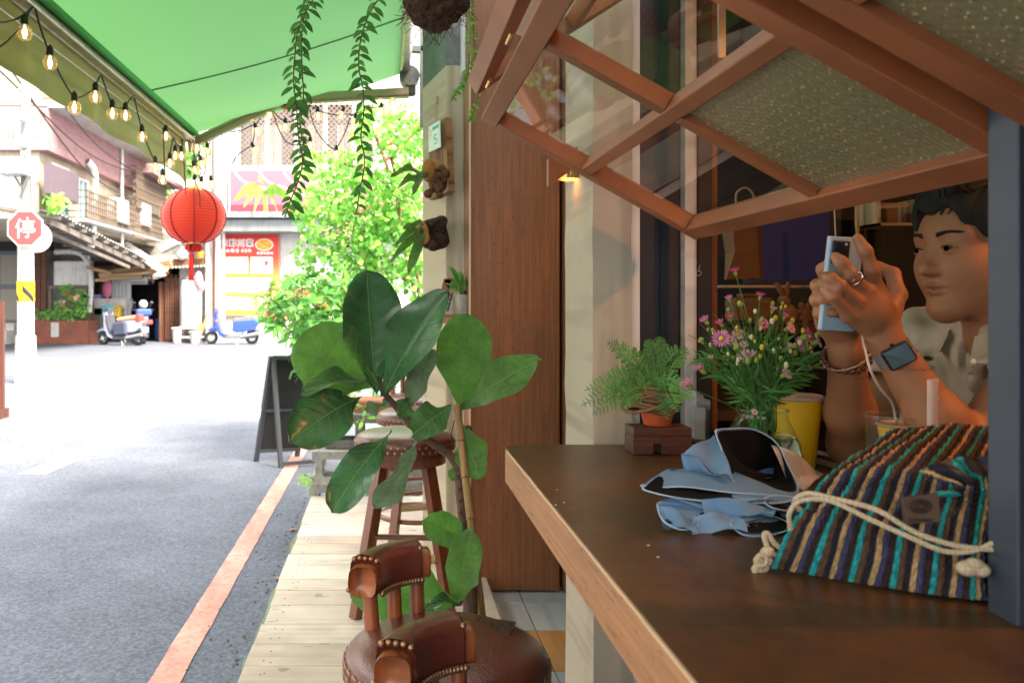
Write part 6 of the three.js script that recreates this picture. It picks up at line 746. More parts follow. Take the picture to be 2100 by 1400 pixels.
{ const c = V(.8, .9565, -1.3), t = thing('tumbler', 'clear plastic tumbler holding the shorter yellow cup', 'tumbler', c);
  part(t, 'wall', MP(C(.95, .93, .9), .04, { transmission: .97, thickness: 0 }), g => { g.lathe([[0, 0], [.04, 0], [.045, .118]], c.x, c.y, c.z, 36); g.at(new THREE.TorusGeometry(.0452, .0018, 8, 40), c.x, c.y + .118, c.z, Math.PI / 2); }); }
{ const b = P(1912, 925, 1.165), e = P(1914, 778, 1.15), t = thing('drinking_straw', 'thick frosted straw standing up behind the striped bag', 'straw', b.clone().setY(.957)); part(t, 'tube', MP(C(.8, .62, .56), .6, { transmission: .5, thickness: 0 }), g => g.cyl(b.clone().setY(.957), e, .0068, .0068, 16, true)); part(t, 'drop', MP(C(.9, .85, .8), .1, { clearcoat: 1 }), g => { for (let i = 0; i < 9; i++) { const p = b.clone().setY(1.0).lerp(e, .3 + i * .075); g.sph(p.add(V(((i * 37) % 10 - 5) * .0009, 0, .0068)), .0011, 1, 1.2, .5, 6); } }); }
{ const t = thing('serving_tray', 'dark tray with pale wooden strips behind the yellow cup', 'tray', [.86, .956, -1.55]); part(t, 'board', MS(C(.03, .02, .015), .5), g => g.rbox(.78, .95, -1.62, .02, .02, .02)); part(t, 'strip', MS(C(.2, .13, .08), .6), g => { g.bar(V(.77, .96, -1.62), V(.86, .96, -1.25), .012, .008); g.bar(V(.79, .972, -1.64), V(.88, .965, -1.3), .01, .006); }); }
{ const t = thing('notebook', 'pale green cover lying behind the striped bag by the post', 'notebook', [.86, .956, -1.15]); part(t, 'cover', MS(C(.3, .42, .34), .6), g => g.rbox(.79, 1.03, -1.17, .1, .006, .14, .002, .25, .1, -.2)); part(t, 'page', M.whiteMetal, g => g.rbox(.79, 1.025, -1.17, .096, .005, .136, .001, .25, .1, -.2)); }
/* ---------- folded umbrella ---------- */
{ const t = thing('folded_umbrella', 'crumpled light blue umbrella with black lining lying on the counter', 'umbrella', [.5, .956, -1.15]);
  const blue = MS(C(.2, .37, .64), .75, { map: T.leath, bumpMap: T.bumpS, bumpScale: .004, side: THREE.DoubleSide }), blk = MP(C(.006, .006, .008), .9, { specularIntensity: .25, bumpMap: T.bumpS, bumpScale: .008 }), tan = MS(C(.55, .53, .52), .8, { map: T.leath, bumpMap: T.bumpS, bumpScale: .005 });
  const fold = (loop, apex, outer = blue, deep = .85, wav = .002) => { const cv = new THREE.CatmullRomCurve3(loop.map(q => P(...q)), true, 'centripetal'), ap = apex.map(q => P(...q)), A = new THREE.CatmullRomCurve3(ap), n = 72, ctr = [0, .25, .5, .75].reduce((a, u) => a.add(cv.getPoint(u)), V(0, 0, 0)).multiplyScalar(.25), axis = v => ctr.clone().lerp(A.getPoint(.5), v), mk = (off, kmax) => { const g = new G(), pt = (i, k) => { const u = (i % n) / n, p = cv.getPoint(u), q = A.getPoint(.5 + .5 * Math.cos(u * 6.283)), v = k / 10 * kmax, w = p.clone().lerp(q, v); w.y += wav * Math.sin(u * 40 + v * 9) * v + .012 * Math.sin(v * 3.1) * (.4 + .6 * Math.sin(u * 6.283)); w.addScaledVector(axis(v).sub(w).normalize(), off); if (w.y < .9575 + off) w.y = .9575 + off; return w; }; for (let i = 0; i < n; i++) for (let k = 0; k < 10; k++) g.quad(pt(i, k), pt(i + 1, k), pt(i + 1, k + 1), pt(i, k + 1)); return g; };
    const a = mk(0, 1).mesh('cloth_fold', outer, t); smooth(a); const b = mk(.0035, deep).mesh('black_lining', blk, a); smooth(b);
    part(a, 'hem', MS(C(.34, .48, .68), .8), g => g.tube(cv.getPoints(60), .0011, 120, 5, true)); };
  fold([[1470, 884, 1.24], [1500, 879, 1.27], [1550, 882, 1.3], [1590, 905, 1.3], [1615, 950, 1.27], [1636, 1008, 1.2], [1570, 1000, 1.16], [1505, 986, 1.15], [1492, 950, 1.18], [1478, 915, 1.2]], [[1562, 985, 1.33], [1610, 975, 1.34], [1540, 992, 1.3]]);
  fold([[1320, 996, 1.14], [1345, 1000, 1.145], [1400, 998, 1.14], [1500, 1010, 1.13], [1580, 1015, 1.13], [1628, 1020, 1.13], [1610, 1030, 1.115], [1500, 1030, 1.105], [1400, 1022, 1.11], [1340, 1010, 1.125], [1318, 1002, 1.135]], [[1440, 962, 1.2], [1520, 975, 1.2], [1380, 962, 1.19]]);
  fold([[1350, 1036, 1.1], [1372, 1024, 1.12], [1410, 1026, 1.12], [1432, 1050, 1.1], [1430, 1078, 1.07], [1400, 1086, 1.065], [1365, 1072, 1.07]], [[1580, 1030, 1.16], [1620, 1040, 1.15], [1590, 1060, 1.12]]);
  fold([[1500, 1076, 1.07], [1520, 1060, 1.1], [1560, 1054, 1.11], [1610, 1068, 1.09], [1616, 1086, 1.06], [1570, 1098, 1.05], [1525, 1096, 1.05]], [[1640, 1050, 1.16], [1660, 1045, 1.15], [1640, 1065, 1.12]]);
  fold([[1570, 1022, 1.12], [1600, 1018, 1.13], [1624, 1030, 1.12], [1622, 1046, 1.1], [1596, 1044, 1.09], [1575, 1036, 1.1]], [[1660, 1030, 1.2], [1670, 1030, 1.2], [1660, 1040, 1.17]]);
  const flap = (pts, mat, name = 'flap') => { const m = part(t, name, mat, g => { const [a, b, c, d] = pts.map(q => P(...q)), n = 10, p = (i, j) => { const u = i / n, v = j / n, w = a.clone().lerp(b, u).lerp(d.clone().lerp(c, u), v); w.y += .006 * Math.sin(u * 5 + v * 4); w.z += .008 * Math.sin(u * 4 - v * 3); return w; }; for (let i = 0; i < n; i++) for (let j = 0; j < n; j++) { g.quad(p(i, j), p(i + 1, j), p(i + 1, j + 1), p(i, j + 1)); } }); smooth(m); };
  flap([[1400, 932, 1.19], [1468, 885, 1.235], [1500, 986, 1.145], [1466, 965, 1.15]], blue);
  flap([[1400, 932, 1.19], [1466, 964, 1.15], [1500, 988, 1.15], [1404, 955, 1.19]], blue);
  flap([[1344, 1030, 1.1], [1440, 1022, 1.11], [1600, 1030, 1.11], [1420, 1060, 1.09]], blue);
  flap([[1350, 1040, 1.09], [1430, 1060, 1.075], [1425, 1098, 1.05], [1362, 1075, 1.065]], blue);
  flap([[1430, 1060, 1.08], [1510, 1045, 1.1], [1530, 1092, 1.052], [1420, 1098, 1.05]], blue);
  flap([[1440, 1024, 1.1], [1600, 1034, 1.1], [1580, 1062, 1.09], [1450, 1064, 1.08]], blue);
  flap([[1582, 912, 1.3], [1694, 966, 1.33], [1646, 1010, 1.24], [1630, 1010, 1.22]], tan);
}
/* ---------- striped drawstring bag ---------- */
{ const t = thing('drawstring_bag', 'crocheted drawstring bag of teal, tan and navy stripes beside the post', 'bag', [.56, .956, -.9]);
  const cols = [[.02, .36, .4], [.11, .055, .03], [.012, .012, .03], [.5, .33, .17], [.05, .055, .14], [.035, .014, .012]], NS = 54, per = 7, NV = 190, S = 1;
  const B0 = V(.425, .957, -.918), C0 = V(.492, 1.046, -.945), T0 = V(.742, 1.055, -1.2), K0 = V(.76, .957, -1.22), B1 = V(.7, .957, -.795), C1 = V(.715, 1.058, -.84), T1 = V(.95, 1.045, -1.1), K1 = V(.96, .957, -1.12);
  const prof = (s, v) => { // bottom front, crease, back top, back bottom
    const B = B0.clone().lerp(B1, s), Cc = C0.clone().lerp(C1, s), Tt = T0.clone().lerp(T1, s), K = K0.clone().lerp(K1, s), bul = Math.sin(s * Math.PI);
    Cc.y += .012 * bul + .006 * Math.sin(s * 9); Cc.z += .026 * bul; B.z += .026 * bul; Tt.y += .022 * bul; 
    const c = new THREE.CatmullRomCurve3([B, B.clone().lerp(Cc, .5).add(V(-.012, 0, .012)), Cc.clone().lerp(B, .12), Cc, Cc.clone().lerp(Tt, .08), Cc.clone().lerp(Tt, .5).add(V(0, .006, 0)), Tt, K], false, 'centripetal'); return c.getPoint(v); };
  const GU = 60, GV = 60, grid = []; for (let i = 0; i <= GU; i++) { grid.push([]); for (let j = 0; j <= GV; j++) grid[i].push(prof(i / GU, j / GV)); }
  const at = (s, v) => { const a = Math.min(GU - 1e-6, Math.max(0, s * GU)), b = Math.min(GV - 1e-6, Math.max(0, v * GV)), i = a | 0, j = b | 0, p = grid[i][j].clone().lerp(grid[i + 1][j], a - i), q = grid[i][j + 1].clone().lerp(grid[i + 1][j + 1], a - i); return p.lerp(q, b - j); };
  const warp = (s, v) => { const r = Math.max(0, s - .55) / .45, n = fbm(s * .9, v * .9, 7, 7, 3, 2) - .5, wob = .008 * (vn(v * 14, s * 20, 256, 256, 1) - .5), m = fbm(s, v, 5, 4, 2, 4) - .5; return [s + wob + r * (.3 * n), v + r * .2 * m, r * (.11 * Math.abs(m) * 2 + .05 * n)]; };
  const nu = NS * per, pos = new Float32Array((nu + 1) * (NV + 1) * 3), col = new Float32Array((nu + 1) * (NV + 1) * 3), idx = [];
  for (let i = 0; i <= nu; i++) for (let j = 0; j <= NV; j++) { const k = Math.floor(Math.min(i, nu - 1) / per), f = (i % per) / per, s = i / nu, v = j / NV, [a, b, push] = warp(s, v), p = at(Math.min(1, Math.max(0, a)), Math.min(1, Math.max(0, b)));
      const e = .01, du = at(Math.min(1, s + e), v).sub(at(Math.max(0, s - e), v)), dv = at(s, Math.min(1, v + e)).sub(at(s, Math.max(0, v - e))), n = du.cross(dv).normalize(); if (n.y + n.z < 0) n.negate();
      const knit = .003 * Math.sin(f * Math.PI) + .003 * Math.sin(v * 190 + (f > .5 ? 2.6 : 0) + k * 1.7) * Math.sin(f * Math.PI) + .002 * (vn(i * .7, j * .7, 256, 256, k % 6) - .5); p.addScaledVector(n, knit + push * .6 + .016 * (fbm(s * .9, v * .9, 5, 5, 3, 5) - .5)); if (p.y < .957) p.y = .957;
      const o = (i * (NV + 1) + j) * 3; pos[o] = p.x - .56; pos[o + 1] = p.y - .956; pos[o + 2] = p.z + .9; const c = cols[(k * 1 + (k > 30 ? 2 : 0)) % 6], q = (.45 + .9 * vn(i * .9, j * .5, 256, 256, k % 6)) * (f < .1 ? .4 : 1); col[o] = c[0] * q; col[o + 1] = c[1] * q; col[o + 2] = c[2] * q; }
  for (let i = 0; i < nu; i++) for (let j = 0; j < NV; j++) { const a = i * (NV + 1) + j, b = a + NV + 1; idx.push(a, b, b + 1, a, b + 1, a + 1); }
  const g = new THREE.BufferGeometry(); g.setAttribute('position', new THREE.BufferAttribute(pos, 3)); g.setAttribute('color', new THREE.BufferAttribute(col, 3)); g.setIndex(idx); g.computeVertexNormals();
  const m = new THREE.Mesh(g, MS(C(1, 1, 1), .95, { vertexColors: true, side: THREE.DoubleSide })); m.name = 'knitted_body'; m.castShadow = m.receiveShadow = true; t.add(m);
  { // puckered mouth of the bag
    const c = P(1992, 1035, .868), n = V(-.28, .45, .85).normalize(), x = V(0, 1, 0).cross(n).normalize(), y = n.clone().cross(x), R = 26, A = 216, pp = [], cc = [], ii = [];
    for (let i = 0; i <= R; i++) for (let j = 0; j <= A; j++) { const r = i / R, a = j / A * 6.28318, tw = a + .9 * (1 - r), h = .03 * (1 - r * r) - .02 * Math.exp(-r * r * 18) + .009 * Math.cos(9 * tw + 1.2 * Math.sin(3 * a)) * Math.sin(Math.min(1, r * 1.15) * Math.PI) + .004 * Math.sin(21 * tw + r * 8) * r + .0022 * Math.sin(r * 60 + j) * r, rr = .062 * r * (1 + .12 * Math.sin(a * 2 + .6)), p = c.clone().addScaledVector(x, Math.cos(a) * rr).addScaledVector(y, Math.sin(a) * rr * .95).addScaledVector(n, h - .012); if (p.y < .957) p.y = .957; pp.push(p.x - .56, p.y - .956, p.z + .9);
      const k = ((Math.floor((tw / 6.28318 * 24 + .7 * Math.sin(r * 5 + a)) + 48)) % 6 + 6) % 6, q = .45 + .8 * vn(j * .8, i * .6, 256, 256, 2); cc.push(cols[k][0] * q, cols[k][1] * q, cols[k][2] * q); }
    for (let i = 0; i < R; i++) for (let j = 0; j < A; j++) { const a = i * (A + 1) + j, b = a + A + 1; ii.push(a, b, b + 1, a, b + 1, a + 1); }
    const gg = new THREE.BufferGeometry(); gg.setAttribute('position', new THREE.BufferAttribute(new Float32Array(pp), 3)); gg.setAttribute('color', new THREE.BufferAttribute(new Float32Array(cc), 3)); gg.setIndex(ii); gg.computeVertexNormals();
    const mm = new THREE.Mesh(gg, m.material); mm.name = 'gathered_mouth'; mm.castShadow = mm.receiveShadow = true; t.add(mm); }
  part(t, 'side_end', MS(C(.05, .1, .11), .95), g => { for (const s of [0, 1]) { const c = at(s, .3).lerp(at(s, .9), .4); for (let j = 0; j < 24; j++) g.tris([at(s, j / 24), at(s, (j + 1) / 24), c]); } });
  const fd = x => .905 - (x - 1590) / 440 * .1 - .028 * Math.sin(Math.min(1, Math.max(0, (x - 1590) / 520)) * Math.PI);
  const lab = part(t, 'leather_label', MS(C(.085, .036, .018), .6, { map: T.leath }), g => { const q = (x, y) => P(x, y, fd(x) - .004); const a = [q(1852, 1020), q(1926, 1012), q(1930, 1070), q(1858, 1074)], b = a.map(p => p.clone().add(V(0, 0, -.004))); g.quad(a[3], a[2], a[1], a[0]); for (let i = 0; i < 4; i++) g.quad(a[i], a[(i + 1) % 4], b[(i + 1) % 4], b[i]); });
  part(lab, 'embossed_mark', MS(C(.03, .014, .01), .6), g => { const c = P(1890, 1038, fd(1890) - .0075); for (let k = 0; k < 3; k++) g.at(new THREE.TorusGeometry(.0085 - k * .0026, .0008, 4, 20), c.x, c.y, c.z, 0, 0, 0, V(1.2, .75, .5)); for (let k = 0; k < 9; k++) g.box(c.x - .011 + k * .0027, c.y - .0135, c.z, .0016, .0024, .001); });
  const cord = MS(C(.62, .5, .36), .9, { map: T.weave, bumpMap: T.bump, bumpScale: .002 });
  const q = l => l.map(([x, y, o = 0]) => P(x, y, fd(x) - .006 - o));
  part(t, 'cord', cord, g => { g.tube(q([[1622, 1085, -.01], [1620, 1052, 0], [1640, 1028], [1700, 1026], [1780, 1062], [1860, 1098], [1940, 1130], [2000, 1128], [2060, 1105], [2140, 1090]]), .0027, 80, 8); g.tube(q([[1640, 1045, -.01], [1632, 1024, 0], [1655, 1012], [1710, 1022], [1800, 1046], [1880, 1092], [1960, 1118], [2030, 1126], [2100, 1128]]), .0027, 80, 8); });
  part(t, 'knot', cord, g => { const K = (x, y, d = .92) => P(x, y, d); g.tube([K(1612, 1128), K(1590, 1115), K(1572, 1092), K(1568, 1100), K(1575, 1125), K(1570, 1135)], .0031, 40, 8); g.tube([K(1614, 1135), K(1596, 1140), K(1580, 1132)], .003, 20, 8); for (const [x, y, s] of [[1574, 1132, .0075], [1562, 1148, .0085], [1572, 1150, .007], [1556, 1166, .0075], [1552, 1178, .006], [1566, 1164, .0065]]) g.sph(K(x, y, .915), s, 1.1, .8, 1, 10, 0, .6); g.tube([K(1548, 1176, .91), K(1556, 1160, .905), K(1568, 1158, .905), K(1572, 1145, .905), K(1560, 1138, .905), K(1552, 1152, .905)], .0028, 40, 7); });
  part(t, 'end_knot', cord, g => { for (const [x, y, s] of [[1985, 1165, .009], [2000, 1158, .008], [2012, 1168, .008]]) g.sph(P(x, y, fd(x) - .006), s, 1.1, .85, 1, 10); });
}
/* ---------- the man ---------- */
function field(f, lo, hi, cell, colorOf) {          // surface of f = 0 (inside negative) on a grid, one vertex per crossed cell
  const n = [0, 1, 2].map(k => Math.ceil((hi[k] - lo[k]) / cell) + 1), [nx, ny, nz] = n, v = new Float32Array(nx * ny * nz), I = (i, j, k) => (i * ny + j) * nz + k, q = V(0, 0, 0);
  for (let i = 0; i < nx; i++) for (let j = 0; j < ny; j++) for (let k = 0; k < nz; k++) { q.set(lo[0] + i * cell, lo[1] + j * cell, lo[2] + k * cell); v[I(i, j, k)] = f(q); }
  const id = new Int32Array(nx * ny * nz).fill(-1), pos = [], tri = [];
  for (let i = 0; i < nx - 1; i++) for (let j = 0; j < ny - 1; j++) for (let k = 0; k < nz - 1; k++) { let m = 0, c = 0, x = 0, y = 0, z = 0; const c8 = [];
    for (let b = 0; b < 8; b++) { const w = v[I(i + (b & 1), j + (b >> 1 & 1), k + (b >> 2))]; c8.push(w); if (w < 0) m |= 1 << b; } if (m === 0 || m === 255) continue;
    for (let b = 0; b < 8; b++) for (const e of [1, 2, 4]) if (!(b & e)) { const a = c8[b], d = c8[b | e]; if (a < 0 !== d < 0) { const u = a / (a - d); x += (b & 1) + (e === 1 ? u : 0); y += (b >> 1 & 1) + (e === 2 ? u : 0); z += (b >> 2) + (e === 4 ? u : 0); c++; } }
    id[I(i, j, k)] = pos.length / 3; pos.push(lo[0] + (i + x / c) * cell, lo[1] + (j + y / c) * cell, lo[2] + (k + z / c) * cell); }
  const put = (a, b, c, d, flip) => { if (a < 0 || b < 0 || c < 0 || d < 0) return; flip ? tri.push(a, c, b, a, d, c) : tri.push(a, b, c, a, c, d); };
  for (let i = 1; i < nx - 1; i++) for (let j = 1; j < ny - 1; j++) for (let k = 1; k < nz - 1; k++) { const s = v[I(i, j, k)] < 0;
    if (s !== v[I(i + 1, j, k)] < 0) put(id[I(i, j - 1, k - 1)], id[I(i, j, k - 1)], id[I(i, j, k)], id[I(i, j - 1, k)], !s);
    if (s !== v[I(i, j + 1, k)] < 0) put(id[I(i - 1, j, k - 1)], id[I(i - 1, j, k)], id[I(i, j, k)], id[I(i, j, k - 1)], !s);
    if (s !== v[I(i, j, k + 1)] < 0) put(id[I(i - 1, j - 1, k)], id[I(i, j - 1, k)], id[I(i, j, k)], id[I(i - 1, j, k)], !s); }
  return { pos, tri };
}
function bodyGeo(list, origin, colorOf) { let n = 0, t = 0; for (const l of list) { n += l.pos.length; t += l.tri.length; } const p = new Float32Array(n), ix = new Uint32Array(t), c = colorOf ? new Float32Array(n) : null; let o = 0, e = 0; for (const l of list) { for (let i = 0; i < l.tri.length; i++) ix[e++] = l.tri[i] + o / 3; for (let i = 0; i < l.pos.length; i += 3) { p[o + i] = l.pos[i] - origin.x; p[o + i + 1] = l.pos[i + 1] - origin.y; p[o + i + 2] = l.pos[i + 2] - origin.z; if (c) { const q = colorOf(V(l.pos[i], l.pos[i + 1], l.pos[i + 2])); c[o + i] = q[0]; c[o + i + 1] = q[1]; c[o + i + 2] = q[2]; } } o += l.pos.length; } const g = new THREE.BufferGeometry(); g.setAttribute('position', new THREE.BufferAttribute(p, 3)); if (c) g.setAttribute('color', new THREE.BufferAttribute(c, 3)); g.setIndex(new THREE.BufferAttribute(ix, 1)); g.computeVertexNormals(); return g; }
const smin = (a, b, k) => { const h = Math.max(k - Math.abs(a - b), 0) / k; return Math.min(a, b) - h * h * k * .25; }, smax = (a, b, k) => -smin(-a, -b, k);
function cap(a, b, ra, rb) { const d = b.clone().sub(a), L = d.lengthSq(); return p => { const x = p.x - a.x, y = p.y - a.y, z = p.z - a.z, h = Math.min(1, Math.max(0, (x * d.x + y * d.y + z * d.z) / L)); return Math.hypot(x - d.x * h, y - d.y * h, z - d.z * h) - (ra + (rb - ra) * h); }; }
function chain(l) { const s = []; for (let i = 0; i < l.length - 1; i++) s.push(cap(l[i][0], l[i + 1][0], l[i][1], l[i + 1][1])); return p => { let v = s[0](p); for (let i = 1; i < s.length; i++) v = smin(v, s[i](p), .006); return v; }; }
const join = (fs, k) => p => { let v = fs[0](p); for (let i = 1; i < fs.length; i++) v = smin(v, fs[i](p), k); return v; };
function bounds(pts, m) { const b = new THREE.Box3().setFromPoints(pts); return [[b.min.x - m, b.min.y - m, b.min.z - m], [b.max.x + m, b.max.y + m, b.max.z + m]]; }
{ const t = thing('person', 'man in a grey beige polo shirt filming with a phone held in both hands', 'person', [1.12, .15, -1.42]);
  const HC = V(1.014, 1.342, -1.42), F = V(-.992, -.02, .12).normalize(), S = V(.12, 0, .992).normalize(), U = S.clone().cross(F).multiplyScalar(-1).normalize(); if (U.y < 0) U.negate();
  const Hp = (u, v, w) => HC.clone().addScaledVector(F, u).addScaledVector(U, v).addScaledVector(S, w), loc = p => { const q = p.clone().sub(HC); return [q.dot(F), q.dot(U), q.dot(S)]; };
  const ell = (c, r) => p => { const x = (p[0] - c[0]) / r[0], y = (p[1] - c[1]) / r[1], z = (p[2] - c[2]) / r[2], k = Math.hypot(x, y, z); return (k - 1) * Math.min(...r) * (k < .2 ? 1 : 1); };
  const sp = (c, r) => p => Math.hypot(p[0] - c[0], p[1] - c[1], p[2] - c[2]) - r;
  const cp = (a, b, ra, rb) => { const d = [b[0] - a[0], b[1] - a[1], b[2] - a[2]], L = d[0] ** 2 + d[1] ** 2 + d[2] ** 2; return p => { const x = p[0] - a[0], y = p[1] - a[1], z = p[2] - a[2], h = Math.min(1, Math.max(0, (x * d[0] + y * d[1] + z * d[2]) / L)); return Math.hypot(x - d[0] * h, y - d[1] * h, z - d[2] * h) - (ra + (rb - ra) * h); }; };
  const skull = [ell([-.014, .04, 0], [.096, .084, .076]), ell([.03, -.028, 0], [.06, .082, .062]), cp([-.02, -.05, .05], [.062, -.098, .014], .017, .018), cp([-.02, -.05, -.05], [.062, -.098, -.014], .017, .018), sp([.066, -.1, 0], .02), ell([.05, -.024, .036], [.03, .026, .024]), ell([.05, -.024, -.036], [.03, .026, .024]), ell([.034, -.038, .034], [.04, .05, .034]), ell([.034, -.038, -.034], [.04, .05, .034]), ell([.052, .04, 0], [.036, .04, .055]), cp([.07, .022, .012], [.066, .024, .044], .011, .01), cp([.07, .022, -.012], [.066, .024, -.044], .011, .01)];
  const headL = q => { let v = skull[0](q); for (let i = 1; i < skull.length; i++) v = smin(v, skull[i](q), .022);
    for (const s of [1, -1]) v = smax(v, -sp([.101, .002, .031 * s], .017)(q), .012);
    v = smin(v, cp([.078, .014, 0], [.098, -.03, 0], .0075, .0105)(q), .014); v = smin(v, sp([.1, -.032, 0], .0125)(q), .006); for (const s of [1, -1]) v = smin(v, ell([.088, -.035, .0125 * s], [.011, .008, .008])(q), .005);
    v = smax(v, -sp([.101, -.0445, .006], .0028)(q), .003); v = smax(v, -sp([.101, -.0445, -.006], .0028)(q), .003);
    v = smin(v, ell([.081, -.0605, 0], [.0115, .0052, .019])(q), .006); v = smin(v, ell([.0795, -.0715, 0], [.012, .006, .0165])(q), .005); v = smax(v, -ell([.098, -.0655, .002], [.016, .0018, .015])(q), .003);
    for (const s of [1, -1]) { v = smin(v, ell([.075, .0005, .031 * s], [.0165, .0125, .0175])(q), .004); v = smin(v, ell([-.012, -.008, .076 * s], [.016, .03, .008])(q), .006); v = smax(v, -ell([-.008, -.006, .085 * s], [.008, .016, .006])(q), .004); }
    return v; };
  const head = p => headL(loc(p));
  // joints of the arms and hands
  const RS = V(1.05, 1.175, -1.6), RE = V(.842, .996, -1.5), RW = P(1735, 716, 1.365), LS = V(1.035, 1.19, -1.285), LE = V(.886, .998, -1.26), LW = P(1812, 692, 1.285), N0 = Hp(-.035, -.06, 0), CH = V(1.14, 1.0, -1.42);
  const armL = [cap(LS, LE, .05, .047), cap(LE, LE.clone().lerp(LW, .35), .04, .04), cap(LE.clone().lerp(LW, .35), LW, .04, .0245)], armR = [cap(RS, RE, .05, .042), cap(RE, RE.clone().lerp(RW, .35), .038, .039), cap(RE.clone().lerp(RW, .35), RW, .039, .025)];
  const torso = [cap(CH.clone().add(V(.02, -.34, 0)), CH.clone().add(V(.0, -.02, 0)), .14, .13), cap(CH.clone().add(V(-.02, .1, -.1)), CH.clone().add(V(-.02, .1, .1)), .1, .1), cap(RS.clone().add(V(.03, .0, .04)), LS.clone().add(V(.03, 0, -.04)), .062, .062), cap(N0, V(1.1, 1.12, -1.42), .056, .068),
    cap(V(1.18, .66, -1.33), V(.92, .68, -1.3), .09, .07), cap(V(1.18, .66, -1.51), V(.92, .68, -1.54), .09, .07), cap(V(.92, .68, -1.3), V(.96, .24, -1.28), .062, .045), cap(V(.92, .68, -1.54), V(.96, .24, -1.56), .062, .045), cap(V(.96, .2, -1.28), V(.84, .18, -1.27), .042, .035), cap(V(.96, .2, -1.56), V(.84, .18, -1.57), .042, .035)];
  const K = (x, y, d) => P(x, y, d);
  // near hand: index along the edge of the phone, middle finger over its back, two fingers curled
  const lf = [chain([[K(1796, 592, 1.272), .0121], [K(1790, 555, 1.258), .0103], [K(1776, 515, 1.257), .0095], [K(1760, 489, 1.262), .0077]]), chain([[K(1772, 596, 1.262), .0121], [K(1744, 562, 1.243), .0101], [K(1726, 538, 1.243), .0092], [K(1714, 526, 1.248), .0074]]), chain([[K(1755, 618, 1.258), .0119], [K(1722, 586, 1.24), .0101], [K(1704, 570, 1.243), .0090], [K(1694, 566, 1.255), .0074]]), chain([[K(1740, 642, 1.26), .0110], [K(1708, 606, 1.243), .0092], [K(1696, 594, 1.25), .0081], [K(1692, 590, 1.262), .0067]]), chain([[K(1812, 650, 1.298), .0162], [K(1842, 605, 1.308), .0131], [K(1832, 562, 1.325), .0106], [K(1800, 545, 1.335), .0086]])];
  const palmL = [cap(LW, K(1795, 635, 1.28), .0248, .026), cap(K(1795, 635, 1.28), K(1796, 596, 1.275), .0216, .0155), cap(K(1790, 640, 1.278), K(1774, 600, 1.266), .0216, .0155), cap(K(1782, 648, 1.276), K(1757, 622, 1.264), .0198, .015), cap(K(1778, 660, 1.278), K(1743, 645, 1.266), .0180, .014), cap(K(1815, 665, 1.29), K(1830, 625, 1.3), .0198, .017)];
  const rf = [chain([[K(1700, 585, 1.335), .0121], [K(1690, 552, 1.318), .0103], [K(1705, 540, 1.292), .0092], [K(1724, 546, 1.283), .0077]]), chain([[K(1690, 612, 1.335), .0121], [K(1678, 585, 1.308), .0103], [K(1694, 582, 1.285), .0092], [K(1712, 588, 1.278), .0077]]), chain([[K(1688, 640, 1.338), .0117], [K(1676, 614, 1.31), .0099], [K(1690, 612, 1.287), .0090], [K(1706, 616, 1.28), .0077]]), chain([[K(1694, 664, 1.34), .0113], [K(1682, 643, 1.312), .0092], [K(1696, 640, 1.292), .0083], [K(1712, 642, 1.286), .0070]]), chain([[K(1738, 668, 1.37), .0144], [K(1752, 630, 1.375), .0117], [K(1752, 595, 1.362), .0099], [K(1748, 570, 1.35), .0081]])];
  const palmR = [cap(RW, K(1716, 660, 1.358), .0238, .026), cap(K(1716, 655, 1.355), K(1702, 590, 1.338), .0216, .0155), cap(K(1714, 660, 1.353), K(1692, 615, 1.337), .0207, .0155), cap(K(1712, 668, 1.353), K(1690, 642, 1.34), .0189, .015), cap(K(1714, 676, 1.355), K(1696, 666, 1.342), .0171, .014), cap(K(1728, 682, 1.36), K(1742, 650, 1.37), .0180, .016)];
  const handL = p => { let v = join(palmL, .014)(p); for (const f of lf) v = smin(v, f(p), .005); return v; }, handR = p => { let v = join(palmR, .014)(p); for (const f of rf) v = smin(v, f(p), .005); return v; };
  const limb = join([...armL], .02), limbR = join([...armR], .02), core = join(torso, .05), arms = p => Math.min(limb(p), limbR(p));
  const body = p => smin(core(p), arms(p), .03);
  const skin = MP(C(1, 1, 1), .55, { vertexColors: true, sheen: .2, bumpMap: T.bump, bumpScale: .0004 });
  const skinCol = p => { const [u, v, w] = loc(p); let c = [.33, .148, .074]; const d = Math.hypot(u, v, w);
    if (d < .2) { const lip = Math.max(Math.hypot((u - .09) / .02, (v + .0595) / .0062, w / .0215) < 1 ? 1 : 0, Math.hypot((u - .09) / .02, (v + .0725) / .0065, w / .019) < 1 ? 1 : 0); if (lip) c = [.29, .105, .06]; else if (Math.hypot(u - .1, v + .03, w) < .02) c = [.34, .138, .068]; }
    else { const n = fbm(p.x * 3 + 3, p.y * 3 + 3, 9, 9, 3, 1) - .5; c = c.map((q, i) => q * (1 + .3 * n)); }
    return c; };
  const fL = field(p => smin(handL(p), Math.max(limb(p), -(p.y - LW.y + .05)), .012), ...bounds([LW, K(1796, 560, 1.24), K(1690, 590, 1.24), K(1845, 560, 1.34), K(1760, 486, 1.26), LW.clone().add(V(.02, -.045, 0))], .03), .003);
  const fR = field(p => smin(handR(p), Math.max(limbR(p), -(p.y - RW.y + .05)), .012), ...bounds([RW, K(1672, 640, 1.28), K(1700, 540, 1.28), K(1755, 570, 1.38), RW.clone().add(V(.02, -.045, 0))], .03), .003);
  const fH = field(p => smin(head(p), Math.max(core(p), -(p.y - 1.15)), .03), [HC.x - .14, 1.145, HC.z - .12], [HC.x + .15, HC.y + .14, HC.z + .12], .003);
  const fB = field(p => Math.max(body(p), p.y - 1.16 + (Math.hypot(p.x - 1.09, p.z + 1.42) < .12 ? 0 : -1)), [.72, .12, -1.76], [1.4, 1.3, -1.08], .011);
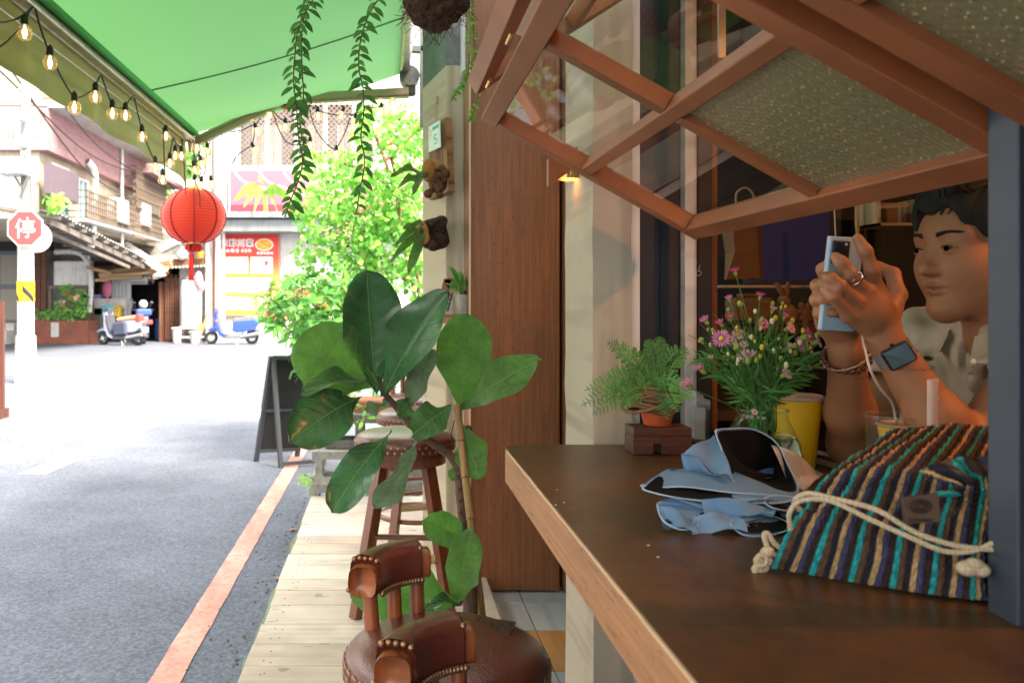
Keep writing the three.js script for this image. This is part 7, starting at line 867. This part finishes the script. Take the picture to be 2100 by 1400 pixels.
  const b = new THREE.Mesh(bodyGeo([fB, fH, fL, fR], t.position, skinCol), skin); b.name = 'body'; b.castShadow = b.receiveShadow = true; uvBox(b); t.add(b);
  function uvBox(m) { const p = m.geometry.attributes.position, uv = new Float32Array(p.count * 2); for (let i = 0; i < p.count; i++) { uv[i * 2] = p.getX(i) + p.getZ(i); uv[i * 2 + 1] = p.getY(i) + p.getZ(i) * .5; } m.geometry.setAttribute('uv', new THREE.BufferAttribute(uv, 2)); }
  // face: eyes, brows
  for (const s of [1, -1]) { const e = part(t, 'eye', MS(C(.5, .44, .4), .3), g => { g.at(new THREE.SphereGeometry(.0125, 18, 12), 0, 0, 0, 0, 0, 0, V(1, .34, 1.05)); g.l[0].applyMatrix4(new THREE.Matrix4().makeBasis(F, U, S).setPosition(Hp(.0795, .001, .0325 * s))); });
    part(e, 'iris', MS(C(.012, .008, .006), .15), g => { const q = new THREE.SphereGeometry(.0052, 12, 10); q.applyMatrix4(new THREE.Matrix4().makeBasis(F, U, S).scale(V(.5, .85, 1)).setPosition(Hp(.0908, .0012, .0325 * s + .001))); g.add(q); });
    part(e, 'lash_line', MS(C(.012, .008, .006), .7), g => g.tube([Hp(.0875, .0015, .0205 * s), Hp(.0925, .0052, .028 * s), Hp(.0905, .0052, .036 * s), Hp(.0805, .0012, .047 * s)], .0013, 14, 5));
    part(t, 'eyebrow', MS(C(.016, .011, .009), .9), g => { for (let i = 0; i < 150; i++) { const u = rnd(), w = .014 + .036 * u, v = .0245 + .0035 * Math.sin(u * 2.8) + rnd(-.0028, .0028) * (1.2 - u), x = .0885 - .9 * (w - .01) * (w - .01) * 6; const p = onFace(v, w * s), q = onFace(v + .0012, (w + .0065) * s); g.tube([p, p.clone().lerp(q, .5).addScaledVector(F, .0006), q], .0009, 3, 3); } }); }
  function onFace(v, w) { let a = .02, c = .14; for (let i = 0; i < 18; i++) { const m = (a + c) / 2; headL([m, v, w]) < 0 ? a = m : c = m; } return Hp(a + .0004, v, w); }
  // hair
  const hairF = p => { const q = loc(p), n = fbm((q[0] + .3) * 1.1, (q[2] + .5 + q[0] * .3), 12, 46, 3, 3) - .5, n2 = vn((q[2] + .5) * 90, q[0] * 20 + 30, 256, 256, 2) - .5; let v = ell([-.016, .055, 0], [.11, .1, .09])(q) + n * .026; const line = .06 + .03 * n2 + .01 * Math.sin(q[2] * 70 + 1) - Math.max(0, Math.abs(q[2]) - .035) * 1.15 - (q[2] < -.02 ? .012 : 0); const cut = Math.max(q[0] - .0, 0) > 0 ? line - q[1] : -.02 - q[1] - (q[0] < -.03 ? .06 : 0); v = smax(v, cut, .012); return v; };
  const hr = new THREE.Mesh(bodyGeo([field(hairF, [HC.x - .14, HC.y - .12, HC.z - .12], [HC.x + .15, HC.y + .17, HC.z + .12], .0035)], t.position), MS(C(.009, .007, .006), .8)); hr.name = 'hair'; hr.castShadow = true; t.add(hr);
  part(hr, 'hair_strand', MS(C(.01, .008, .007), .6), g => { for (let i = 0; i < 620; i++) { const w = rnd(-.08, .08), u = rnd(-.04, .075), base = [u, 0, w]; let a = .02, c = .2; for (let k = 0; k < 14; k++) { const m = (a + c) / 2; hairF(Hp(u, m, w)) < 0 ? a = m : c = m; } if (a < .06) continue; const p0 = Hp(u, a - .004, w), out = rnd(.2, 1), p1 = Hp(u + .03 * out, a - .002 - rnd(.012), w * 1.06 + rnd(-.006, .006)), p2 = Hp(Math.min(.1, u + .05 * out), a - .016 - rnd(.03), w * 1.12 + rnd(-.012, .012)); const onH = (u2, w2, e2) => { let a2 = .02, c2 = .22; for (let k = 0; k < 14; k++) { const m = (a2 + c2) / 2, th = Math.hypot(u2, w2, .12); hairF(Hp(u2 / th * m * 1.0, .03 + .12 / th * m, w2 / th * m)) < 0 ? a2 = m : c2 = m; } const th = Math.hypot(u2, w2, .12), m = a2 + e2; return Hp(u2 / th * m, .03 + .12 / th * m, w2 / th * m); }; const ua = u * 1.4, wa = w * 1.4, sw = rnd(-.015, .015); g.tube([onH(ua - .02, wa, 0), onH(ua + .015, wa + sw * .5, .0025), onH(ua + .045, wa + sw, rnd(0, .004))], rnd(.001, .0019), 6, 4); } }, { kind: 'stuff' });
  part(hr, 'fringe', MS(C(.01, .008, .007), .6), g => { for (let i = 0; i < 70; i++) { const w = rnd(-.062, .066), q = onFace(.078, w * .9).addScaledVector(F, .005), r = onFace(.066 + rnd(-.008, .012) - Math.max(0, Math.abs(w) - .035) * .5, w * 1.02 + rnd(-.008, .004)).addScaledVector(F, rnd(.0006, .004)); const p = Hp(.055, .118, w * .8), m = Hp(.084, .102, w * .86); g.tube([p, m, q, r], rnd(.0007, .0015), 8, 4); } }, { kind: 'stuff' });
  // shirt
  const shCol = MS(C(.5, .42, .335), .9, { bumpMap: T.bump, bumpScale: .001, side: THREE.DoubleSide });
  const slL = LS.clone().lerp(LE, .38), slR = RS.clone().lerp(RE, .56), wr = p => .006 * Math.sin(p.y * 60 + p.x * 40) * Math.sin(p.z * 35 + p.y * 20) + .004 * Math.sin(p.x * 90 + p.z * 50);
  const sh = join([cap(CH.clone().add(V(.02, -.32, 0)), CH.clone().add(V(.0, -.02, 0)), .155, .148), cap(CH.clone().add(V(-.02, .1, -.1)), CH.clone().add(V(-.02, .1, .1)), .115, .115), cap(RS.clone().add(V(.03, .005, .04)), LS.clone().add(V(.03, .005, -.04)), .072, .072), cap(RS, slR, .068, .07), cap(LS, slL, .068, .07), cap(V(1.07, 1.16, -1.42), V(1.1, 1.1, -1.42), .075, .08)], .04);
  const dL = LE.clone().sub(LS).normalize(), dR = RE.clone().sub(RS).normalize(), open = join([cap(LS.clone().lerp(LE, .3), LE, .058, .06), cap(RS.clone().lerp(RE, .3), RE, .058, .06), cap(N0, V(1.085, 1.17, -1.42), .062, .066), cap(V(1.0, 1.2, -1.42), V(.985, 1.1, -1.42), .02, .004)], .01);
  const shirtF = p => { let v = sh(p) + wr(p); const a = p.clone().sub(slL).dot(dL), c = p.clone().sub(slR).dot(dR); if (p.x < 1.02 || p.y < 1.16) { if (p.z > -1.34 && a > 0 && p.x < 1.05) v = Math.max(v, a); if (p.z < -1.5 && c > 0 && p.x < 1.02) v = Math.max(v, c); } return smax(v, -open(p), .006); };
  const s = new THREE.Mesh(bodyGeo([field(shirtF, [.82, .58, -1.76], [1.4, 1.3, -1.08], .0075)], t.position), shCol); s.name = 'shirt'; s.castShadow = s.receiveShadow = true; uvBox(s); t.add(s);
  part(s, 'collar', shCol, g => { const n = 26, pt = (i, k) => { const a = .5 + i / n * 5.28, R = .069 + k * .018, c = V(1.045, 1.2, -1.42); const fr = Math.cos(a) > .3 ? 0 : 0; return V(c.x - Math.cos(a) * R * 1.02, c.y + .03 - k * .045 - .04 * Math.max(0, Math.cos(a)), c.z + Math.sin(a) * R); }; for (let i = 0; i < n; i++) for (let k = 0; k < 3; k++) g.quad(pt(i, k / 3), pt(i + 1, k / 3), pt(i + 1, (k + 1) / 3), pt(i, (k + 1) / 3)); });
  part(s, 'button', M.whiteMetal, g => { const p = P(1998, 742, 1.3); g.sph(p, .005, 1, 1, .5, 10); });
  part(t, 'trousers', MS(C(.02, .022, .03), .9), g => { g.cyl(V(1.22, .68, -1.33), V(.9, .69, -1.3), .1, .078, 16); g.cyl(V(1.22, .68, -1.51), V(.9, .69, -1.54), .1, .078, 16); g.cyl(V(.92, .7, -1.3), V(.96, .24, -1.28), .072, .058, 16); g.cyl(V(.92, .7, -1.54), V(.96, .24, -1.56), .072, .058, 16); });
  // worn on the hands
  const wd = LE.clone().sub(LW).normalize(), wc = LW.clone().addScaledVector(wd, .028), wn = V(-.42, .12, .9); wn.addScaledVector(wd, -wn.dot(wd)).normalize(); const ws = wd.clone().cross(wn).normalize(), wm = (o) => new THREE.Matrix4().makeBasis(ws, wd, wn).setPosition(wc.clone().addScaledVector(wn, o));
  const wt = part(t, 'watch', MS(C(.012, .012, .015), .25), g => { g.add(new RoundedBoxGeometry(.041, .034, .0105, 3, .005), wm(.0315)); g.add(new THREE.CylinderGeometry(.003, .003, .004, 10), wm(.0315).multiply(new THREE.Matrix4().makeTranslation(0, -.0185, 0))); });
  part(wt, 'screen', MP(C(.06, .12, .16), .08, { clearcoat: 1 }), g => g.add(new RoundedBoxGeometry(.035, .028, .001, 2, .0004), wm(.0372)));
  part(wt, 'strap', MS(C(.24, .22, .23), .45, { metalness: .4 }), g => { const n = 36, pt = (i, k) => { const a = i / n * 6.283, r = .0285; return wc.clone().addScaledVector(wn, Math.cos(a) * r).addScaledVector(ws, Math.sin(a) * r).addScaledVector(wd, k * .011); }; for (let i = 0; i < n; i++) g.quad(pt(i, -1), pt(i + 1, -1), pt(i + 1, 1), pt(i, 1)); });
  const bd = RE.clone().sub(RW).normalize(), bc = RW.clone().addScaledVector(bd, .012), bx = V(1, 0, 0).addScaledVector(bd, -bd.x).normalize(), by = bd.clone().cross(bx);
  part(t, 'bead_bracelet', MS(C(.1, .03, .02), .35), g => { for (let i = 0; i < 22; i++) { const a = i / 22 * 6.283; g.sph(bc.clone().addScaledVector(bx, Math.cos(a) * .034).addScaledVector(by, Math.sin(a) * .034).addScaledVector(bd, .008 + .004 * Math.cos(a)), .0048, 1, 1, 1, 8); } });
  part(t, 'chain_bracelet', MS(C(.55, .42, .34), .35, { metalness: .7 }), g => { const l = []; for (let i = 0; i < 30; i++) { const a = i / 30 * 6.283; l.push(bc.clone().addScaledVector(bx, Math.cos(a) * .037).addScaledVector(by, Math.sin(a) * .037).addScaledVector(bd, -.003 - .012 * Math.cos(a - .3))); } g.tube(l, .0012, 90, 5, true); for (let i = 0; i < 30; i += 2) g.sph(l[i], .0026, 1.4, .8, 1, 6); });
  const rp = K(1752, 571, 1.247), ra = K(1772, 596, 1.262).sub(K(1744, 562, 1.243)).normalize();
  part(t, 'ring', MS(C(.7, .68, .66), .2, { metalness: 1 }), g => { g.add(new THREE.TorusGeometry(.0122, .0015, 8, 24), new THREE.Matrix4().lookAt(V(0, 0, 0), ra, V(0, 1, 0)).setPosition(rp)); for (let k = -2; k <= 2; k++) g.sph(rp.clone().add(V(-.004 + k * .002, .002 + k * .003, .0118)), .0014, 1, 1, 1, 6); });
  // phone and cable
  const a0 = P(1701, 484, 1.276), b0 = P(1770, 488, 1.286), dn = P(1746, 590, 1.292).sub(b0).normalize(), rx = b0.clone().sub(a0).normalize(); dn.addScaledVector(rx, -dn.dot(rx)).normalize(); const nb = rx.clone().cross(dn).normalize(); if (nb.z < 0) nb.negate();
  const w = a0.distanceTo(b0), ph = thing('phone', 'light blue phone held up in front of the man', 'phone', a0.clone().lerp(b0, .5).addScaledVector(dn, .072)), pm = (x, y, z) => new THREE.Matrix4().makeBasis(rx, dn.clone().negate(), nb).setPosition(a0.clone().addScaledVector(rx, x).addScaledVector(dn, y).addScaledVector(nb, z));
  part(ph, 'case', MS(C(.3, .47, .62), .75), g => g.add(new RoundedBoxGeometry(w, .146, .0095, 4, .0025), pm(w / 2, .073, 0)));
  part(ph, 'edge', MS(C(.5, .28, .2), .4, { metalness: .3 }), g => g.add(new RoundedBoxGeometry(w + .0005, .1465, .003, 2, .0014), pm(w / 2, .073, -.0028)));
  const cam = part(ph, 'camera_module', M.black, g => g.add(new RoundedBoxGeometry(w * .5, .036, .004, 3, .0018), pm(w * .31, .024, .006)));
  part(cam, 'lens', MS(C(.02, .025, .035), .08), g => { for (const [x, y] of [[.2, .016], [.2, .032], [.38, .024]]) g.add(new THREE.CylinderGeometry(.0062, .0062, .003, 20).rotateX(Math.PI / 2), pm(w * x, y, .0085)); }); part(cam, 'flash', MS(C(.7, .68, .6), .3), g => g.add(new THREE.CylinderGeometry(.0022, .0022, .002, 12).rotateX(Math.PI / 2), pm(w * .42, .011, .008)));
  part(ph, 'screen', MS(C(.03, .03, .035), .1), g => g.add(new RoundedBoxGeometry(w - .005, .139, .001, 2, .0004), pm(w / 2, .073, -.0055)));
  const cb = new G(); cb.tube([P(1752, 640, 1.33), P(1768, 684, 1.3), P(1775, 715, 1.27), P(1785, 755, 1.25), P(1805, 795, 1.26), P(1830, 825, 1.28), P(1838, 860, 1.3), P(1848, 905, 1.36)], .0019, 60, 7); tag(cb.mesh('charging_cable', MS(C(.6, .5, .47), .5)), 'thin white cable running down from the phone', 'cable');
  const st = new G(); st.lathe([[0, .46], [.17, .46], [.18, .43], [.17, .4], [0, .4]], 1.2, .15, -1.42, 24); for (let k = 0; k < 4; k++) { const a = k * 1.571 + .78; st.bar(V(1.2 + Math.cos(a) * .12, .56, -1.42 + Math.sin(a) * .12), V(1.2 + Math.cos(a) * .2, .15, -1.42 + Math.sin(a) * .2), .034, .034); } tag(st.mesh('stool', M.stoolWood), 'plain wooden stool under the seated man', 'stool');
}
renderer.render(scene, camera);
